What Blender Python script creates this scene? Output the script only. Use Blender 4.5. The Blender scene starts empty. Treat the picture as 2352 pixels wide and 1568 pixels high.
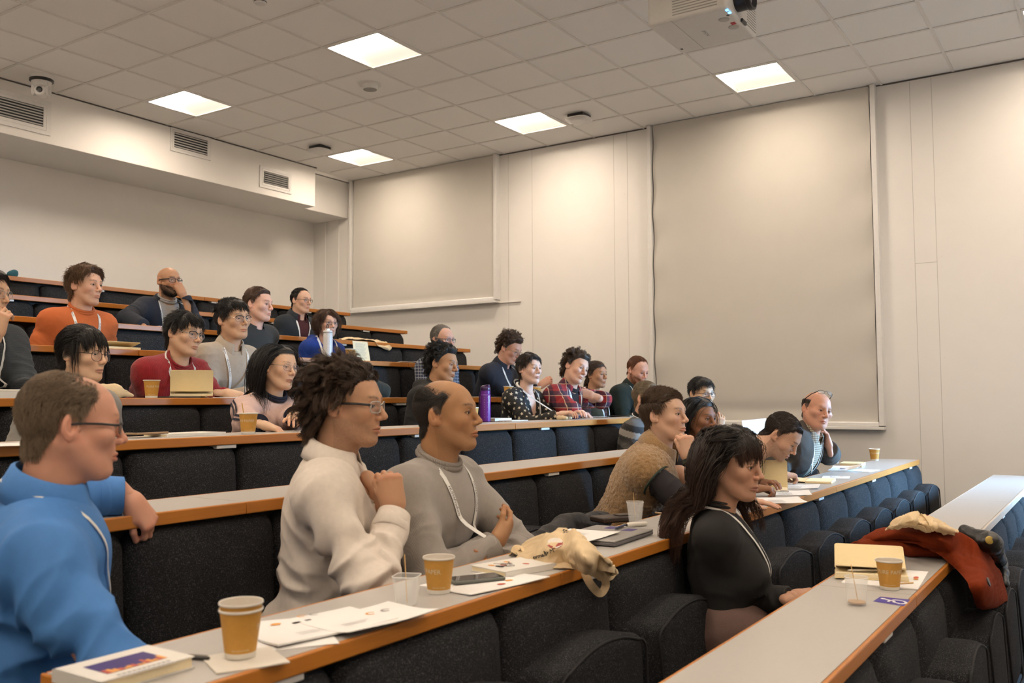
import bpy, bmesh, math, random
import numpy as np
from mathutils import Vector, Matrix
random.seed(7)
RNG = np.random.default_rng(7)
SC = bpy.context.scene
COL = SC.collection
PI = math.pi

# ---------------------------------------------------------------- camera (metres; x along the rows, y to the back wall, z from the lens)
FPX = 2090.96
YAW, PITCH, ROLL = 0.587071, 0.0630567, -0.00386869
CAM = np.array([-5.209, -4.714, 0.0])
CEIL = 2.874
def cam_basis():
    f = np.array([math.cos(YAW)*math.cos(PITCH), math.sin(YAW)*math.cos(PITCH), math.sin(PITCH)])
    r = np.array([math.sin(YAW), -math.cos(YAW), 0.0]); u = np.cross(r, f)
    c, s = math.cos(ROLL), math.sin(ROLL)
    return np.array([c*r+s*u, -s*r+c*u, f])
CB = cam_basis()
def ray(px, py): return np.array([(px-1176)/FPX, -(py-784)/FPX, 1.0]) @ CB
def AX(px, py, x): d = ray(px, py); return CAM + d*(x-CAM[0])/d[0]
def AY(px, py, y): d = ray(px, py); return CAM + d*(y-CAM[1])/d[1]
def AZ(px, py, z): d = ray(px, py); return CAM + d*(z-CAM[2])/d[2]
def AD(px, py, dep): return CAM + ray(px, py)*dep
def topx(P):
    q = (np.asarray(P, float)-CAM) @ CB.T
    return np.array([1176+FPX*q[..., 0]/q[..., 2], 784-FPX*q[..., 1]/q[..., 2]]).T

# ---------------------------------------------------------------- objects
def tag(o, label=None, cat=None, group=None, kind=None):
    if label: o['label'] = label
    if cat: o['category'] = cat
    if group: o['group'] = group
    if kind: o['kind'] = kind
    return o
def thing(name, label, cat, loc=(0, 0, 0), rotz=0.0, group=None):
    o = bpy.data.objects.new(name, None); COL.objects.link(o)
    o.location = [float(v) for v in loc]; o.rotation_euler = (0, 0, rotz); o.empty_display_size = .1
    return tag(o, label, cat, group)
def link(name, me, m, parent=None):
    o = bpy.data.objects.new(name, me); COL.objects.link(o)
    for x in (m if isinstance(m, (list, tuple)) else [m]): me.materials.append(x)
    if parent is not None: o.parent = parent
    return o
def npmesh(name, V, F, smooth=True, col=None, midx=None):
    """V (n,3); F either (m,k) int array or list of such arrays."""
    me = bpy.data.meshes.new(name)
    V = np.asarray(V, np.float32)
    Fs = F if isinstance(F, list) else [F]
    Fs = [np.asarray(f, np.int32) for f in Fs if len(f)]
    me.vertices.add(len(V)); me.vertices.foreach_set('co', V.ravel())
    nl = sum(f.size for f in Fs); npoly = sum(len(f) for f in Fs)
    me.loops.add(nl); me.polygons.add(npoly)
    me.loops.foreach_set('vertex_index', np.concatenate([f.ravel() for f in Fs]))
    st, a = [], 0
    for f in Fs:
        st.append(a+np.arange(len(f))*f.shape[1]); a += f.size
    me.polygons.foreach_set('loop_start', np.concatenate(st).astype(np.int32))
    if smooth: me.polygons.foreach_set('use_smooth', np.ones(npoly, bool))
    if midx is not None: me.polygons.foreach_set('material_index', np.asarray(midx, np.int32))
    if col is not None:
        at = me.color_attributes.new('Col', 'FLOAT_COLOR', 'POINT')
        c4 = np.ones((len(V), 4), np.float32); c4[:, :3] = col
        at.data.foreach_set('color', c4.ravel())
    me.update(calc_edges=True); me.validate()
    return me
class MB:
    """collects simple shapes and links them as ONE mesh object"""
    def __init__(s): s.V = []; s.F = []; s.n = 0; s.mi = []
    def add(s, V, F, mi=0):
        V = [tuple(float(c) for c in v) for v in V]
        s.V += V; s.F += [tuple(int(i)+s.n for i in f) for f in F]; s.mi += [mi]*len(F); s.n += len(V); return s
    def box(s, c0, c1, mi=0, M=None):
        x0, y0, z0 = c0; x1, y1, z1 = c1
        V = [(x0, y0, z0), (x1, y0, z0), (x1, y1, z0), (x0, y1, z0), (x0, y0, z1), (x1, y0, z1), (x1, y1, z1), (x0, y1, z1)]
        if M is not None: V = [tuple(M @ Vector(v)) for v in V]
        return s.add(V, [(0, 3, 2, 1), (4, 5, 6, 7), (0, 1, 5, 4), (1, 2, 6, 5), (2, 3, 7, 6), (3, 0, 4, 7)], mi)
    def lathe(s, prof, c=(0, 0, 0), n=32, mi=0, M=None, caps=True):
        V, F = [], []
        for r, z in prof:
            for k in range(n):
                a = 2*PI*k/n; V.append((r*math.cos(a), r*math.sin(a), z))
        for j in range(len(prof)-1):
            for k in range(n): F.append((j*n+k, j*n+(k+1) % n, (j+1)*n+(k+1) % n, (j+1)*n+k))
        if caps:
            F.append(tuple(range(n))[::-1]); F.append(tuple(range((len(prof)-1)*n, len(prof)*n)))
        if M is not None: V = [tuple(M @ Vector(v)) for v in V]
        V = [(v[0]+c[0], v[1]+c[1], v[2]+c[2]) for v in V]
        return s.add(V, F, mi)
    def tube(s, pts, r, n=8, mi=0, closed=False):
        V, F = tube_arr(pts, r, n, closed); return s.add(V, F, mi)
    def build(s, name, m, parent=None, smooth=False, bevel=0, seg=2, angle=35):
        me = bpy.data.meshes.new(name); me.from_pydata(s.V, [], s.F)
        me.polygons.foreach_set('material_index', s.mi)
        me.update(); me.validate()
        o = link(name, me, m, parent)
        if bevel:
            b = o.modifiers.new('b', 'BEVEL'); b.width = bevel; b.segments = seg; b.limit_method = 'ANGLE'; b.angle_limit = math.radians(35)
        if smooth or bevel:
            me.polygons.foreach_set('use_smooth', [True]*len(me.polygons))
            me.set_sharp_from_angle(angle=math.radians(angle))
        return o
def nrm(v):
    v = np.asarray(v, float); return v/(np.linalg.norm(v)+1e-12)
def tube_arr(pts, r, n=8, closed=False):
    P = np.asarray(pts, float); m = len(P)
    r = np.full(m, r) if np.isscalar(r) else np.asarray(r, float)
    T = np.gradient(P, axis=0) if not closed else np.roll(P, -1, 0)-np.roll(P, 1, 0)
    T /= np.linalg.norm(T, axis=1)[:, None]+1e-12
    u = np.cross(T[0], [0, 0, 1.0]);
    if np.linalg.norm(u) < .05: u = np.cross(T[0], [1.0, 0, 0])
    u = nrm(u); V = []
    a = np.arange(n)*2*PI/n
    for i in range(m):
        u = nrm(u-T[i]*np.dot(u, T[i])); w = np.cross(T[i], u)
        V.append(P[i]+r[i]*(np.cos(a)[:, None]*u+np.sin(a)[:, None]*w))
    V = np.concatenate(V); F = []
    for i in range(m if closed else m-1):
        j = (i+1) % m
        for k in range(n): F.append((i*n+k, i*n+(k+1) % n, j*n+(k+1) % n, j*n+k))
    if not closed: F += [tuple(range(n))[::-1], tuple(range((m-1)*n, m*n))]
    return V, F
def copy_tree(o, parent=None):
    c = o.copy(); COL.objects.link(c); c.parent = parent
    for ch in o.children: copy_tree(ch, c)
    return c

# ---------------------------------------------------------------- materials
_M = {}
def lin(c):
    """sRGB 0-255 -> linear"""
    return tuple(((v/255)/12.92 if v/255 <= .04045 else ((v/255+.055)/1.055)**2.4) for v in c)
def mat(name, c=(.5, .5, .5), c2=None, scale=40, rough=.6, bump=0, bscale=None, metal=0, trans=0, spec=.5, attr=False, sss=0, sheen=0, emit=None, estr=0, aniso=(1, 1, 1), detail=3, coat=0, thr=None):
    if name in _M: return _M[name]
    m = bpy.data.materials.new(name); m.use_nodes = True; nt = m.node_tree; N = nt.nodes; L = nt.links
    b = N['Principled BSDF']; b.inputs['Roughness'].default_value = rough; b.inputs['Metallic'].default_value = metal
    b.inputs['Specular IOR Level'].default_value = spec
    b.inputs['Transmission Weight'].default_value = trans; b.inputs['Coat Weight'].default_value = coat
    if sheen: b.inputs['Sheen Weight'].default_value = sheen; b.inputs['Sheen Roughness'].default_value = .5
    if sss:
        b.inputs['Subsurface Weight'].default_value = sss; b.inputs['Subsurface Radius'].default_value = (1, .35, .2); b.inputs['Subsurface Scale'].default_value = .006
    tc = N.new('ShaderNodeTexCoord'); mp = N.new('ShaderNodeMapping'); mp.inputs['Scale'].default_value = aniso
    L.new(tc.outputs['Object'], mp.inputs['Vector'])
    nz = N.new('ShaderNodeTexNoise'); nz.inputs['Scale'].default_value = scale; nz.inputs['Detail'].default_value = detail
    L.new(mp.outputs['Vector'], nz.inputs['Vector'])
    mx = N.new('ShaderNodeMix'); mx.data_type = 'RGBA'
    c2 = c2 or tuple(v*.9 for v in c)
    mx.inputs['A'].default_value = (*c, 1); mx.inputs['B'].default_value = (*c2, 1)
    if thr:
        mr = N.new('ShaderNodeMapRange'); mr.inputs['From Min'].default_value = thr[0]; mr.inputs['From Max'].default_value = thr[1]
        L.new(nz.outputs['Fac'], mr.inputs['Value']); L.new(mr.outputs['Result'], mx.inputs['Factor'])
    else: L.new(nz.outputs['Fac'], mx.inputs['Factor'])
    out = mx.outputs['Result']
    if attr:
        at = N.new('ShaderNodeAttribute'); at.attribute_name = 'Col'
        mm = N.new('ShaderNodeMix'); mm.data_type = 'RGBA'; mm.blend_type = 'MULTIPLY'; mm.inputs['Factor'].default_value = 1
        L.new(at.outputs['Color'], mm.inputs['A']); L.new(out, mm.inputs['B']); out = mm.outputs['Result']
    L.new(out, b.inputs['Base Color'])
    if bump:
        n2 = N.new('ShaderNodeTexNoise'); n2.inputs['Scale'].default_value = bscale or scale; n2.inputs['Detail'].default_value = 3
        L.new(mp.outputs['Vector'], n2.inputs['Vector'])
        bp = N.new('ShaderNodeBump'); bp.inputs['Strength'].default_value = min(1, bump); bp.inputs['Distance'].default_value = .004
        L.new(n2.outputs['Fac'], bp.inputs['Height']); L.new(bp.outputs['Normal'], b.inputs['Normal'])
    if emit:
        b.inputs['Emission Color'].default_value = (*emit, 1); b.inputs['Emission Strength'].default_value = estr
    _M[name] = m; return m
def wave_bump(m, scale, direction='Z', strength=.5, dist=.003):
    nt = m.node_tree; N = nt.nodes; L = nt.links; b = N['Principled BSDF']
    w = N.new('ShaderNodeTexWave'); w.bands_direction = direction; w.inputs['Scale'].default_value = scale; w.inputs['Distortion'].default_value = .6
    tc = N.new('ShaderNodeTexCoord'); L.new(tc.outputs['Object'], w.inputs['Vector'])
    bp = N.new('ShaderNodeBump'); bp.inputs['Strength'].default_value = strength; bp.inputs['Distance'].default_value = dist
    L.new(w.outputs['Fac'], bp.inputs['Height'])
    if b.inputs['Normal'].links: L.new(b.inputs['Normal'].links[0].from_socket, bp.inputs['Normal'])
    L.new(bp.outputs['Normal'], b.inputs['Normal']); return m
def plaid(name, base, bands, rough=.85):
    """bands: list of (axis 'X','Y','Z', cells per metre, duty, colour, mix)"""
    if name in _M: return _M[name]
    m = mat(name, base, rough=rough, scale=300, bump=.25, bscale=500); nt = m.node_tree; N = nt.nodes; L = nt.links; b = N['Principled BSDF']
    out = b.inputs['Base Color'].links[0].from_socket
    tc = N.new('ShaderNodeTexCoord'); sx = N.new('ShaderNodeSeparateXYZ'); L.new(tc.outputs['Object'], sx.inputs[0])
    for ax, fr, duty, c, k in bands:
        if ax == 'D':
            a = N.new('ShaderNodeMath'); a.operation = 'SUBTRACT'; L.new(sx.outputs['X'], a.inputs[0]); L.new(sx.outputs['Y'], a.inputs[1]); src = a.outputs[0]
        else: src = sx.outputs[ax]
        mu = N.new('ShaderNodeMath'); mu.operation = 'MULTIPLY'; mu.inputs[1].default_value = fr; L.new(src, mu.inputs[0])
        fc = N.new('ShaderNodeMath'); fc.operation = 'FRACT'; L.new(mu.outputs[0], fc.inputs[0])
        lt = N.new('ShaderNodeMath'); lt.operation = 'LESS_THAN'; lt.inputs[1].default_value = duty; L.new(fc.outputs[0], lt.inputs[0])
        kk = N.new('ShaderNodeMath'); kk.operation = 'MULTIPLY'; kk.inputs[1].default_value = k; L.new(lt.outputs[0], kk.inputs[0])
        mx = N.new('ShaderNodeMix'); mx.data_type = 'RGBA'; L.new(kk.outputs[0], mx.inputs['Factor']); L.new(out, mx.inputs['A']); mx.inputs['B'].default_value = (*c, 1)
        out = mx.outputs['Result']
    L.new(out, b.inputs['Base Color']); return m

# ---------------------------------------------------------------- text as flat mesh arrays
def text_arr(s, size=1.0, align='CENTER', shear=0):
    cu = bpy.data.curves.new('t', 'FONT'); cu.body = s; cu.size = size; cu.align_x = align; cu.align_y = 'CENTER'; cu.resolution_u = 2; cu.shear = shear
    o = bpy.data.objects.new('t', cu); COL.objects.link(o)
    dg = bpy.context.evaluated_depsgraph_get(); dg.update()
    me = o.evaluated_get(dg).to_mesh()
    V = [tuple(v.co) for v in me.vertices]; F = [tuple(p.vertices) for p in me.polygons]
    o.evaluated_get(dg).to_mesh_clear()
    bpy.data.objects.remove(o); bpy.data.curves.remove(cu)
    return np.array(V), F

# ---------------------------------------------------------------- noise
_T = np.random.default_rng(3).random((32, 32, 32)).astype(np.float32)*2-1
def vnoise(P):
    P = np.asarray(P, np.float32); i = np.floor(P).astype(np.int32); f = P-i; f = f*f*(3-2*f); i &= 31; j = (i+1) & 31
    x0, y0, z0 = i[..., 0], i[..., 1], i[..., 2]; x1, y1, z1 = j[..., 0], j[..., 1], j[..., 2]
    fx, fy, fz = f[..., 0], f[..., 1], f[..., 2]
    a = _T[x0, y0, z0]*(1-fx)+_T[x1, y0, z0]*fx; b = _T[x0, y1, z0]*(1-fx)+_T[x1, y1, z0]*fx
    c = _T[x0, y0, z1]*(1-fx)+_T[x1, y0, z1]*fx; d = _T[x0, y1, z1]*(1-fx)+_T[x1, y1, z1]*fx
    return (a*(1-fy)+b*fy)*(1-fz)+(c*(1-fy)+d*fy)*fz

# ---------------------------------------------------------------- smooth implicit bodies
class SDF:
    def __init__(s): s.ops = []
    def cap(s, a, b, ra, rb=None, k=.03, sub=False, sq=None):
        s.ops.append(('cap', np.asarray(a, float), np.asarray(b, float), ra, ra if rb is None else rb, k, sub, sq)); return s
    def ell(s, c, r, R=None, k=.03, sub=False):
        r = np.full(3, r) if np.isscalar(r) else np.asarray(r, float)
        s.ops.append(('ell', np.asarray(c, float), r, None if R is None else np.asarray(R, float), None, k, sub, None)); return s
    def fn(s, f, lo, hi, k=.01, sub=False):
        s.ops.append(('fn', f, np.asarray(lo, float), np.asarray(hi, float), None, k, sub, None)); return s
    @staticmethod
    def dist(op, P):
        t = op[0]
        if t == 'cap':
            _, a, b, ra, rb, k, sub, sq = op
            d = b-a; L2 = d@d+1e-12; pa = P-a
            h = np.clip((pa@d)/L2, 0, 1)
            q = pa-h[..., None]*d
            if sq is not None:
                n, f = sq; n = np.asarray(n, float); q = q+(q@n)[..., None]*n*(1/f-1)
                return (np.sqrt((q*q).sum(-1))-(ra+(rb-ra)*h))*min(1, f)
            return np.sqrt((q*q).sum(-1))-(ra+(rb-ra)*h)
        if t == 'ell':
            _, c, r, R, _, k, sub, _ = op
            q = P-c
            if R is not None: q = q@R.T
            k0 = np.sqrt(((q/r)**2).sum(-1))+1e-9; k1 = np.sqrt(((q/(r*r))**2).sum(-1))+1e-9
            return k0*(k0-1)/k1
        return op[1](P)
    @staticmethod
    def box(op, pad):
        t = op[0]
        if t == 'cap':
            r = max(op[3], op[4]); lo = np.minimum(op[1]-r, op[2]-r); hi = np.maximum(op[1]+r, op[2]+r)
        elif t == 'ell':
            e = op[2] if op[3] is None else np.sqrt(((op[3].T*op[2])**2).sum(1)); lo, hi = op[1]-e, op[1]+e
        else: lo, hi = op[2], op[3]
        return lo-pad, hi+pad
    @staticmethod
    def comb(f, d, k, sub):
        if sub:
            h = np.maximum(k-np.abs(f+d), 0)/k; return np.maximum(f, -d)+h*h*k*.25
        h = np.maximum(k-np.abs(f-d), 0)/k; return np.minimum(f, d)-h*h*k*.25
    def __call__(s, P):
        P = np.asarray(P, float); f = np.full(P.shape[:-1], 1.0)
        for op in s.ops: f = s.comb(f, s.dist(op, P), op[5], op[6])
        return f
    def mesh(s, h, lo=None, hi=None):
        bl, bh = [], []
        for op in s.ops:
            if not op[6]: a, b = s.box(op, 3*h); bl.append(a); bh.append(b)
        l0 = np.min(bl, 0); h0 = np.max(bh, 0)
        if lo is not None: l0 = np.maximum(l0, lo)
        if hi is not None: h0 = np.minimum(h0, hi)
        n = np.maximum(np.ceil((h0-l0)/h).astype(int)+1, 3)
        F = np.full(n, 1.0, np.float32)
        ax = [l0[i]+h*np.arange(n[i]) for i in range(3)]
        for op in s.ops:
            a, b = s.box(op, op[5]+3*h)
            i0 = np.maximum(np.floor((a-l0)/h).astype(int), 0); i1 = np.minimum(np.ceil((b-l0)/h).astype(int)+1, n)
            if (i1 <= i0).any(): continue
            sl = tuple(slice(i0[i], i1[i]) for i in range(3))
            P = np.stack(np.meshgrid(*[ax[i][sl[i]] for i in range(3)], indexing='ij'), -1)
            F[sl] = s.comb(F[sl], s.dist(op, P), op[5], op[6])
        return snets(F, l0, h)
_OFF = np.array([(i, j, k) for i in (0, 1) for j in (0, 1) for k in (0, 1)])
_ED = [(0, 1), (2, 3), (4, 5), (6, 7), (0, 2), (1, 3), (4, 6), (5, 7), (0, 4), (1, 5), (2, 6), (3, 7)]
def snets(F, o, h):
    S = F < 0
    cnt = sum(S[i:S.shape[0]-1+i, j:S.shape[1]-1+j, k:S.shape[2]-1+k].astype(np.int8) for i, j, k in _OFF)
    act = (cnt > 0) & (cnt < 8); idx = np.argwhere(act)
    vid = np.full(act.shape, -1, np.int32); vid[act] = np.arange(len(idx))
    vals = np.stack([F[idx[:, 0]+a, idx[:, 1]+b, idx[:, 2]+c] for a, b, c in _OFF], 1)
    acc = np.zeros((len(idx), 3)); num = np.zeros(len(idx))
    for a, b in _ED:
        va, vb = vals[:, a], vals[:, b]; m = (va < 0) != (vb < 0)
        t = np.where(m, va/np.where(m, va-vb, 1), 0)
        acc += m[:, None]*(_OFF[a]+t[:, None]*(_OFF[b]-_OFF[a])); num += m
    V = o+h*(idx+acc/num[:, None])
    Q = []
    for ax in range(3):
        sl0 = [slice(None)]*3; sl1 = [slice(None)]*3; sl0[ax] = slice(0, -1); sl1[ax] = slice(1, None)
        A, B = S[tuple(sl0)], S[tuple(sl1)]; E = np.argwhere(A != B)
        u, v = (ax+1) % 3, (ax+2) % 3
        ok = (E[:, u] > 0) & (E[:, v] > 0) & (E[:, u] < S.shape[u]-1) & (E[:, v] < S.shape[v]-1); E = E[ok]
        ins = A[E[:, 0], E[:, 1], E[:, 2]]
        du = np.zeros(3, int); dv = np.zeros(3, int); du[u] = 1; dv[v] = 1
        q = np.stack([vid[tuple((E-du-dv).T)], vid[tuple((E-dv).T)], vid[tuple(E.T)], vid[tuple((E-du).T)]], 1)
        q[~ins] = q[~ins][:, ::-1]; Q.append(q)
    return V, np.concatenate(Q)
def vnormals(V, F):
    n = np.cross(V[F[:, 2]]-V[F[:, 0]], V[F[:, 3]]-V[F[:, 1]]); N = np.zeros_like(V)
    for k in range(4):
        for c in range(3): N[:, c] += np.bincount(F[:, k], n[:, c], len(V))
    return N/(np.linalg.norm(N, axis=1)[:, None]+1e-12)
def relax(V, F, it=1, lam=.5):
    for _ in range(it):
        A = np.zeros_like(V); n = np.zeros(len(V))
        for a, b in ((0, 1), (1, 2), (2, 3), (3, 0)):
            for i, j in ((F[:, a], F[:, b]), (F[:, b], F[:, a])):
                n += np.bincount(i, minlength=len(V))
                for c in range(3): A[:, c] += np.bincount(i, V[j, c], len(V))
        V = V+lam*(A/np.maximum(n, 1)[:, None]-V)
    return V
def sstep(a, b, x): t = np.clip((x-a)/(b-a), 0, 1); return t*t*(3-2*t)
# ================================================================ the room
YR = {1: 2.83, 2: 1.95, 3: 1.07, 4: .19, 5: -.70, 6: -1.63, 7: -2.45, 8: -3.364, 9: -4.166}
ZR = {1: 1.024, 2: .772, 3: .536, 4: .304, 5: .012, 6: -.148, 7: -.314, 8: -.495, 9: -.605}
FL = {r: ZR[r+1]-.74 for r in range(1, 9)}; FL[0] = ZR[1]-.74; FL[9] = -1.47
XW, YB, XL, YF = 3.54, 4.35, -7.4, -9.8
WALL = mat('wall_paint', (.83, .81, .78), (.80, .78, .75), 6, .55, .08, 180)
CEILM = mat('ceiling_tile', (.92, .905, .88), (.88, .865, .84), 220, .9, .25, 260)
GRIDM = mat('ceiling_bar', (.80, .775, .74), rough=.5)
WHITE = mat('white_plastic', (.78, .77, .75), rough=.4)
GLOSSW = mat('white_gloss_frame', (.80, .79, .77), rough=.25)
DARKM = mat('dark_gap', (.02, .02, .02), rough=.8)
BLACKP = mat('black_plastic', (.012, .012, .013), rough=.35)
LAM = mat('grey_laminate', (.45, .435, .415), (.42, .405, .385), 90, .34, .03, 300)
WOOD = mat('orange_beech_edge', (.52, .195, .024), (.40, .14, .018), 14, .38, .05, 60, aniso=(.6, 8, 12))
FAB = mat('charcoal_wool_fabric', (.0165, .0168, .0185), (.105, .107, .115), 330, .95, .6, 300, thr=(.54, .76), sheen=.0, detail=2, spec=.15)
PIPE = mat('black_piping', (.006, .006, .008), rough=.8)
CARPET = mat('dark_carpet', (.03, .03, .034), (.05, .05, .055), 300, .95, .4)
PANELM = mat('dark_panel', (.022, .021, .02), rough=.7)

def slab(name, c0, c1, m, bevel=0, parent=None, kind='structure'):
    o = MB().box(c0, c1).build(name, m, parent, bevel=bevel)
    if kind and parent is None: o['kind'] = kind
    return o
ZLOW = -1.47
# stepped floor, one mesh
fl = MB()
ye = [YF, -5.6]+[YR[r]+.05 for r in range(9, 0, -1)]+[YB]
zz = [FL[9], FL[9]]+[FL[r] for r in range(8, 0, -1)]+[FL[0]]
for i in range(len(zz)): fl.box((XL, ye[i], ZLOW-.3), (XW, ye[i+1], zz[i]), 1 if i == 0 else 0)
fl.build('floor', [CARPET, mat('pale_bounce_floor', (.50, .47, .43), rough=.5)])['kind'] = 'structure'  # unseen front floor made pale to bounce light up to the ceiling
slab('wall_back', (XL, YB, ZLOW-.3), (XW+.2, YB+.15, CEIL+.15), WALL)
slab('wall_left', (XL-.15, YF, ZLOW-.3), (XL, YB+.15, CEIL+.15), WALL)
slab('wall_front', (XL-.15, YF-.15, ZLOW-.3), (XW+.2, YF, CEIL+.15), WALL)
# window wall, with the unblinded daylight window nearer the front of the hall
WY0, WY1, WZ0, WZ1 = -9.2, -6.0, -.5, 2.6
ww = MB()
ww.box((XW, WY1, ZLOW-.3), (XW+.2, YB, CEIL+.15)); ww.box((XW, YF, ZLOW-.3), (XW+.2, WY0, CEIL+.15))
ww.box((XW, WY0, ZLOW-.3), (XW+.2, WY1, WZ0)); ww.box((XW, WY0, WZ1), (XW+.2, WY1, CEIL+.15))
ww.build('wall_right', WALL)['kind'] = 'structure'
wf = MB(); t = .06
for a, b in (((WY0, WZ0), (WY1, WZ0+t)), ((WY0, WZ1-t), (WY1, WZ1)), ((WY0, WZ0), (WY0+t, WZ1)), ((WY1-t, WZ0), (WY1, WZ1)), ((-7.63, WZ0), (-7.57, WZ1))):
    wf.box((XW+.05, a[0], a[1]), (XW+.11, b[0], b[1]))
wfo = wf.build('window_1', GLOSSW); wfo['kind'] = 'structure'
# panel joints, cover strips and screws of the window wall
JOINT = mat('panel_joint', (.50, .485, .46), rough=.6)
tr = MB()
def vline(y, z0=ZLOW, z1=CEIL, w=.0035): tr.box((XW-.0012, y-w/2, z0), (XW, y+w/2, z1))
for y in (-.394, -.232, .821, -3.237, -3.418, 1.15, -5.2): vline(y)
tr.box((XW-.0012, -3.418, 1.195), (XW, -3.237, 1.199))
tr.build('trim_1', JOINT)['kind'] = 'structure'
tr = MB(); tr.box((XW-.012, 3.872, -1), (XW, 3.897, 2.39)); tr.box((XW-.006, 4.12, -1), (XW, 4.135, 2.39)); tr.build('trim_2', WALL)['kind'] = 'structure'
sc = MB()
for y, zs in ((-3.20, (2.45, 1.75, 1.24, 1.15, .35, -.5)), (-3.455, (2.45, 1.75, 1.24, 1.15, .35, -.5)), (-.36, (2.2, 1.5, .9)), (-.20, (2.2, 1.5, .9)), (.3, (2.3, .9))):
    for z in zs:
        M = Matrix.Translation((XW-.002, y, z)) @ Matrix.Rotation(PI/2, 4, 'Y')
        sc.lathe([(.005, -.002), (.005, .001), (.003, .002)], n=10, M=M)
sc.build('trim_3', GRIDM)['kind'] = 'structure'
# bulkhead along the back wall
bk = MB(); bk.box((XL, 3.49, 2.385), (2.73, YB, CEIL+.1)); bk.box((2.73, 3.71, 2.395), (XW, YB, CEIL+.1))
bk.build('wall_bulkhead', WALL, bevel=.004)['kind'] = 'structure'

# ceiling: tiles with openings where the lights sit, bars between
LIGHTS = [(i, j) for i in (0, 4, -4, -8, -12) for j in (0, 4, -4, -8, -12)]
LIGHTS = [l for l in LIGHTS if l not in ((0, -4),)]
X0, X1, Y0, Y1 = -15, 6, -18, 6
V, F = [], []
for i in range(X0, X1):
    for j in range(Y0, Y1):
        if (i, j) in LIGHTS: continue
        n = len(V); x0, x1, y0, y1 = i*.6, min(i*.6+.6, XW+.05), j*.6, j*.6+.6
        if x0 >= XW: continue
        V += [(x0, y0, CEIL+.006), (x1, y0, CEIL+.006), (x1, y1, CEIL+.006), (x0, y1, CEIL+.006)]; F.append((n, n+3, n+2, n+1))
cb = MB(); cb.add(V, F); cb.box((XL-.2, YF-.2, CEIL+.2), (XW+.3, YB+.2, CEIL+.3))
cb.build('ceiling', CEILM)['kind'] = 'structure'
gb = MB()
for i in range(X0, X1+1): gb.box((i*.6-.011, YF, CEIL-.001), (i*.6+.011, 3.5, CEIL+.005)) if i*.6 < XW else None
for j in range(Y0, Y1): gb.box((XL, j*.6-.011, CEIL-.0013), (XW, j*.6+.011, CEIL+.0047))
gb.build('trim_4', GRIDM)['kind'] = 'structure'
cg = MB()   # gap shadow painted as dark strips where the tiles meet the walls
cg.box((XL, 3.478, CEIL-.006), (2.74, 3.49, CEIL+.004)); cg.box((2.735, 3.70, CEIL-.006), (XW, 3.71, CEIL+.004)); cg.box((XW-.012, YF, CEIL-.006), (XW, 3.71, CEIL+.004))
cg.build('trim_5', mat('gap_shade', (.10, .09, .08), rough=.7))['kind'] = 'structure'

# ---- ceiling lights
LAMP = mat('light_diffuser', (.9, .9, .9), rough=.5, emit=(1, .825, .65), estr=55)
LAMP2 = mat('light_reflector', (.9, .9, .88), rough=.5, emit=(1, .84, .68), estr=.75)
def ceiling_light(i, j, label):
    t = thing('ceiling_light', label, 'ceiling light', ((i+.5)*.6, (j+.5)*.6, CEIL), 0, 'recessed square ceiling lights')
    f = MB(); a, b = .29, .272
    for c0, c1 in (((-a, -a), (a, -b)), ((-a, b), (a, a)), ((-a, -b), (-b, b)), ((b, -b), (a, b))): f.box((c0[0], c0[1], -.003), (c1[0], c1[1], .03))
    for c0, c1 in (((-a, -a), (a, -a+.006)), ((-a, a-.006), (a, a)), ((-a, -a), (-a+.006, a)), ((a-.006, -a), (a, a))): f.box((c0[0], c0[1], .0), (c1[0], c1[1], .07))
    f.build('frame', WHITE, t, bevel=.001)
    d = MB(); d.box((-b, -b, .05), (.02, b, .06)); d.build('diffuser', LAMP, t)
    r = MB()
    V = []; n = 10
    for k in range(n+1):
        u = k/n; x = .02+(b-.02)*u; z = .05-.035*math.sin(u*PI*.5); V += [(x, -b+.02, z), (x, b-.02, z)]
    r.add(V, [(2*k, 2*k+1, 2*k+3, 2*k+2) for k in range(n)]); r.box((.02, -b, .051), (b, b, .06)); r.build('reflector', LAMP2, t, smooth=True)
    s = MB(); s.lathe([(.012, 0), (.012, .012), (.006, .02)], (-.22, .2, .03), 12); s.build('sensor', WHITE, t)
    return t
LL = {(0, 0): 'square recessed ceiling light, largest one, above the middle of the hall', (0, 4): 'square recessed ceiling light in front of the white bulkhead vents',
      (4, 4): 'square recessed ceiling light in the back corner beside the wall unit disc', (4, 0): 'square recessed ceiling light above the wall between the two blinds',
      (4, -4): 'square recessed ceiling light above the tall blind, beside the projector'}
for l in LIGHTS: ceiling_light(l[0], l[1], LL.get(l, 'square recessed ceiling light over the front part of the hall'))

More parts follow.
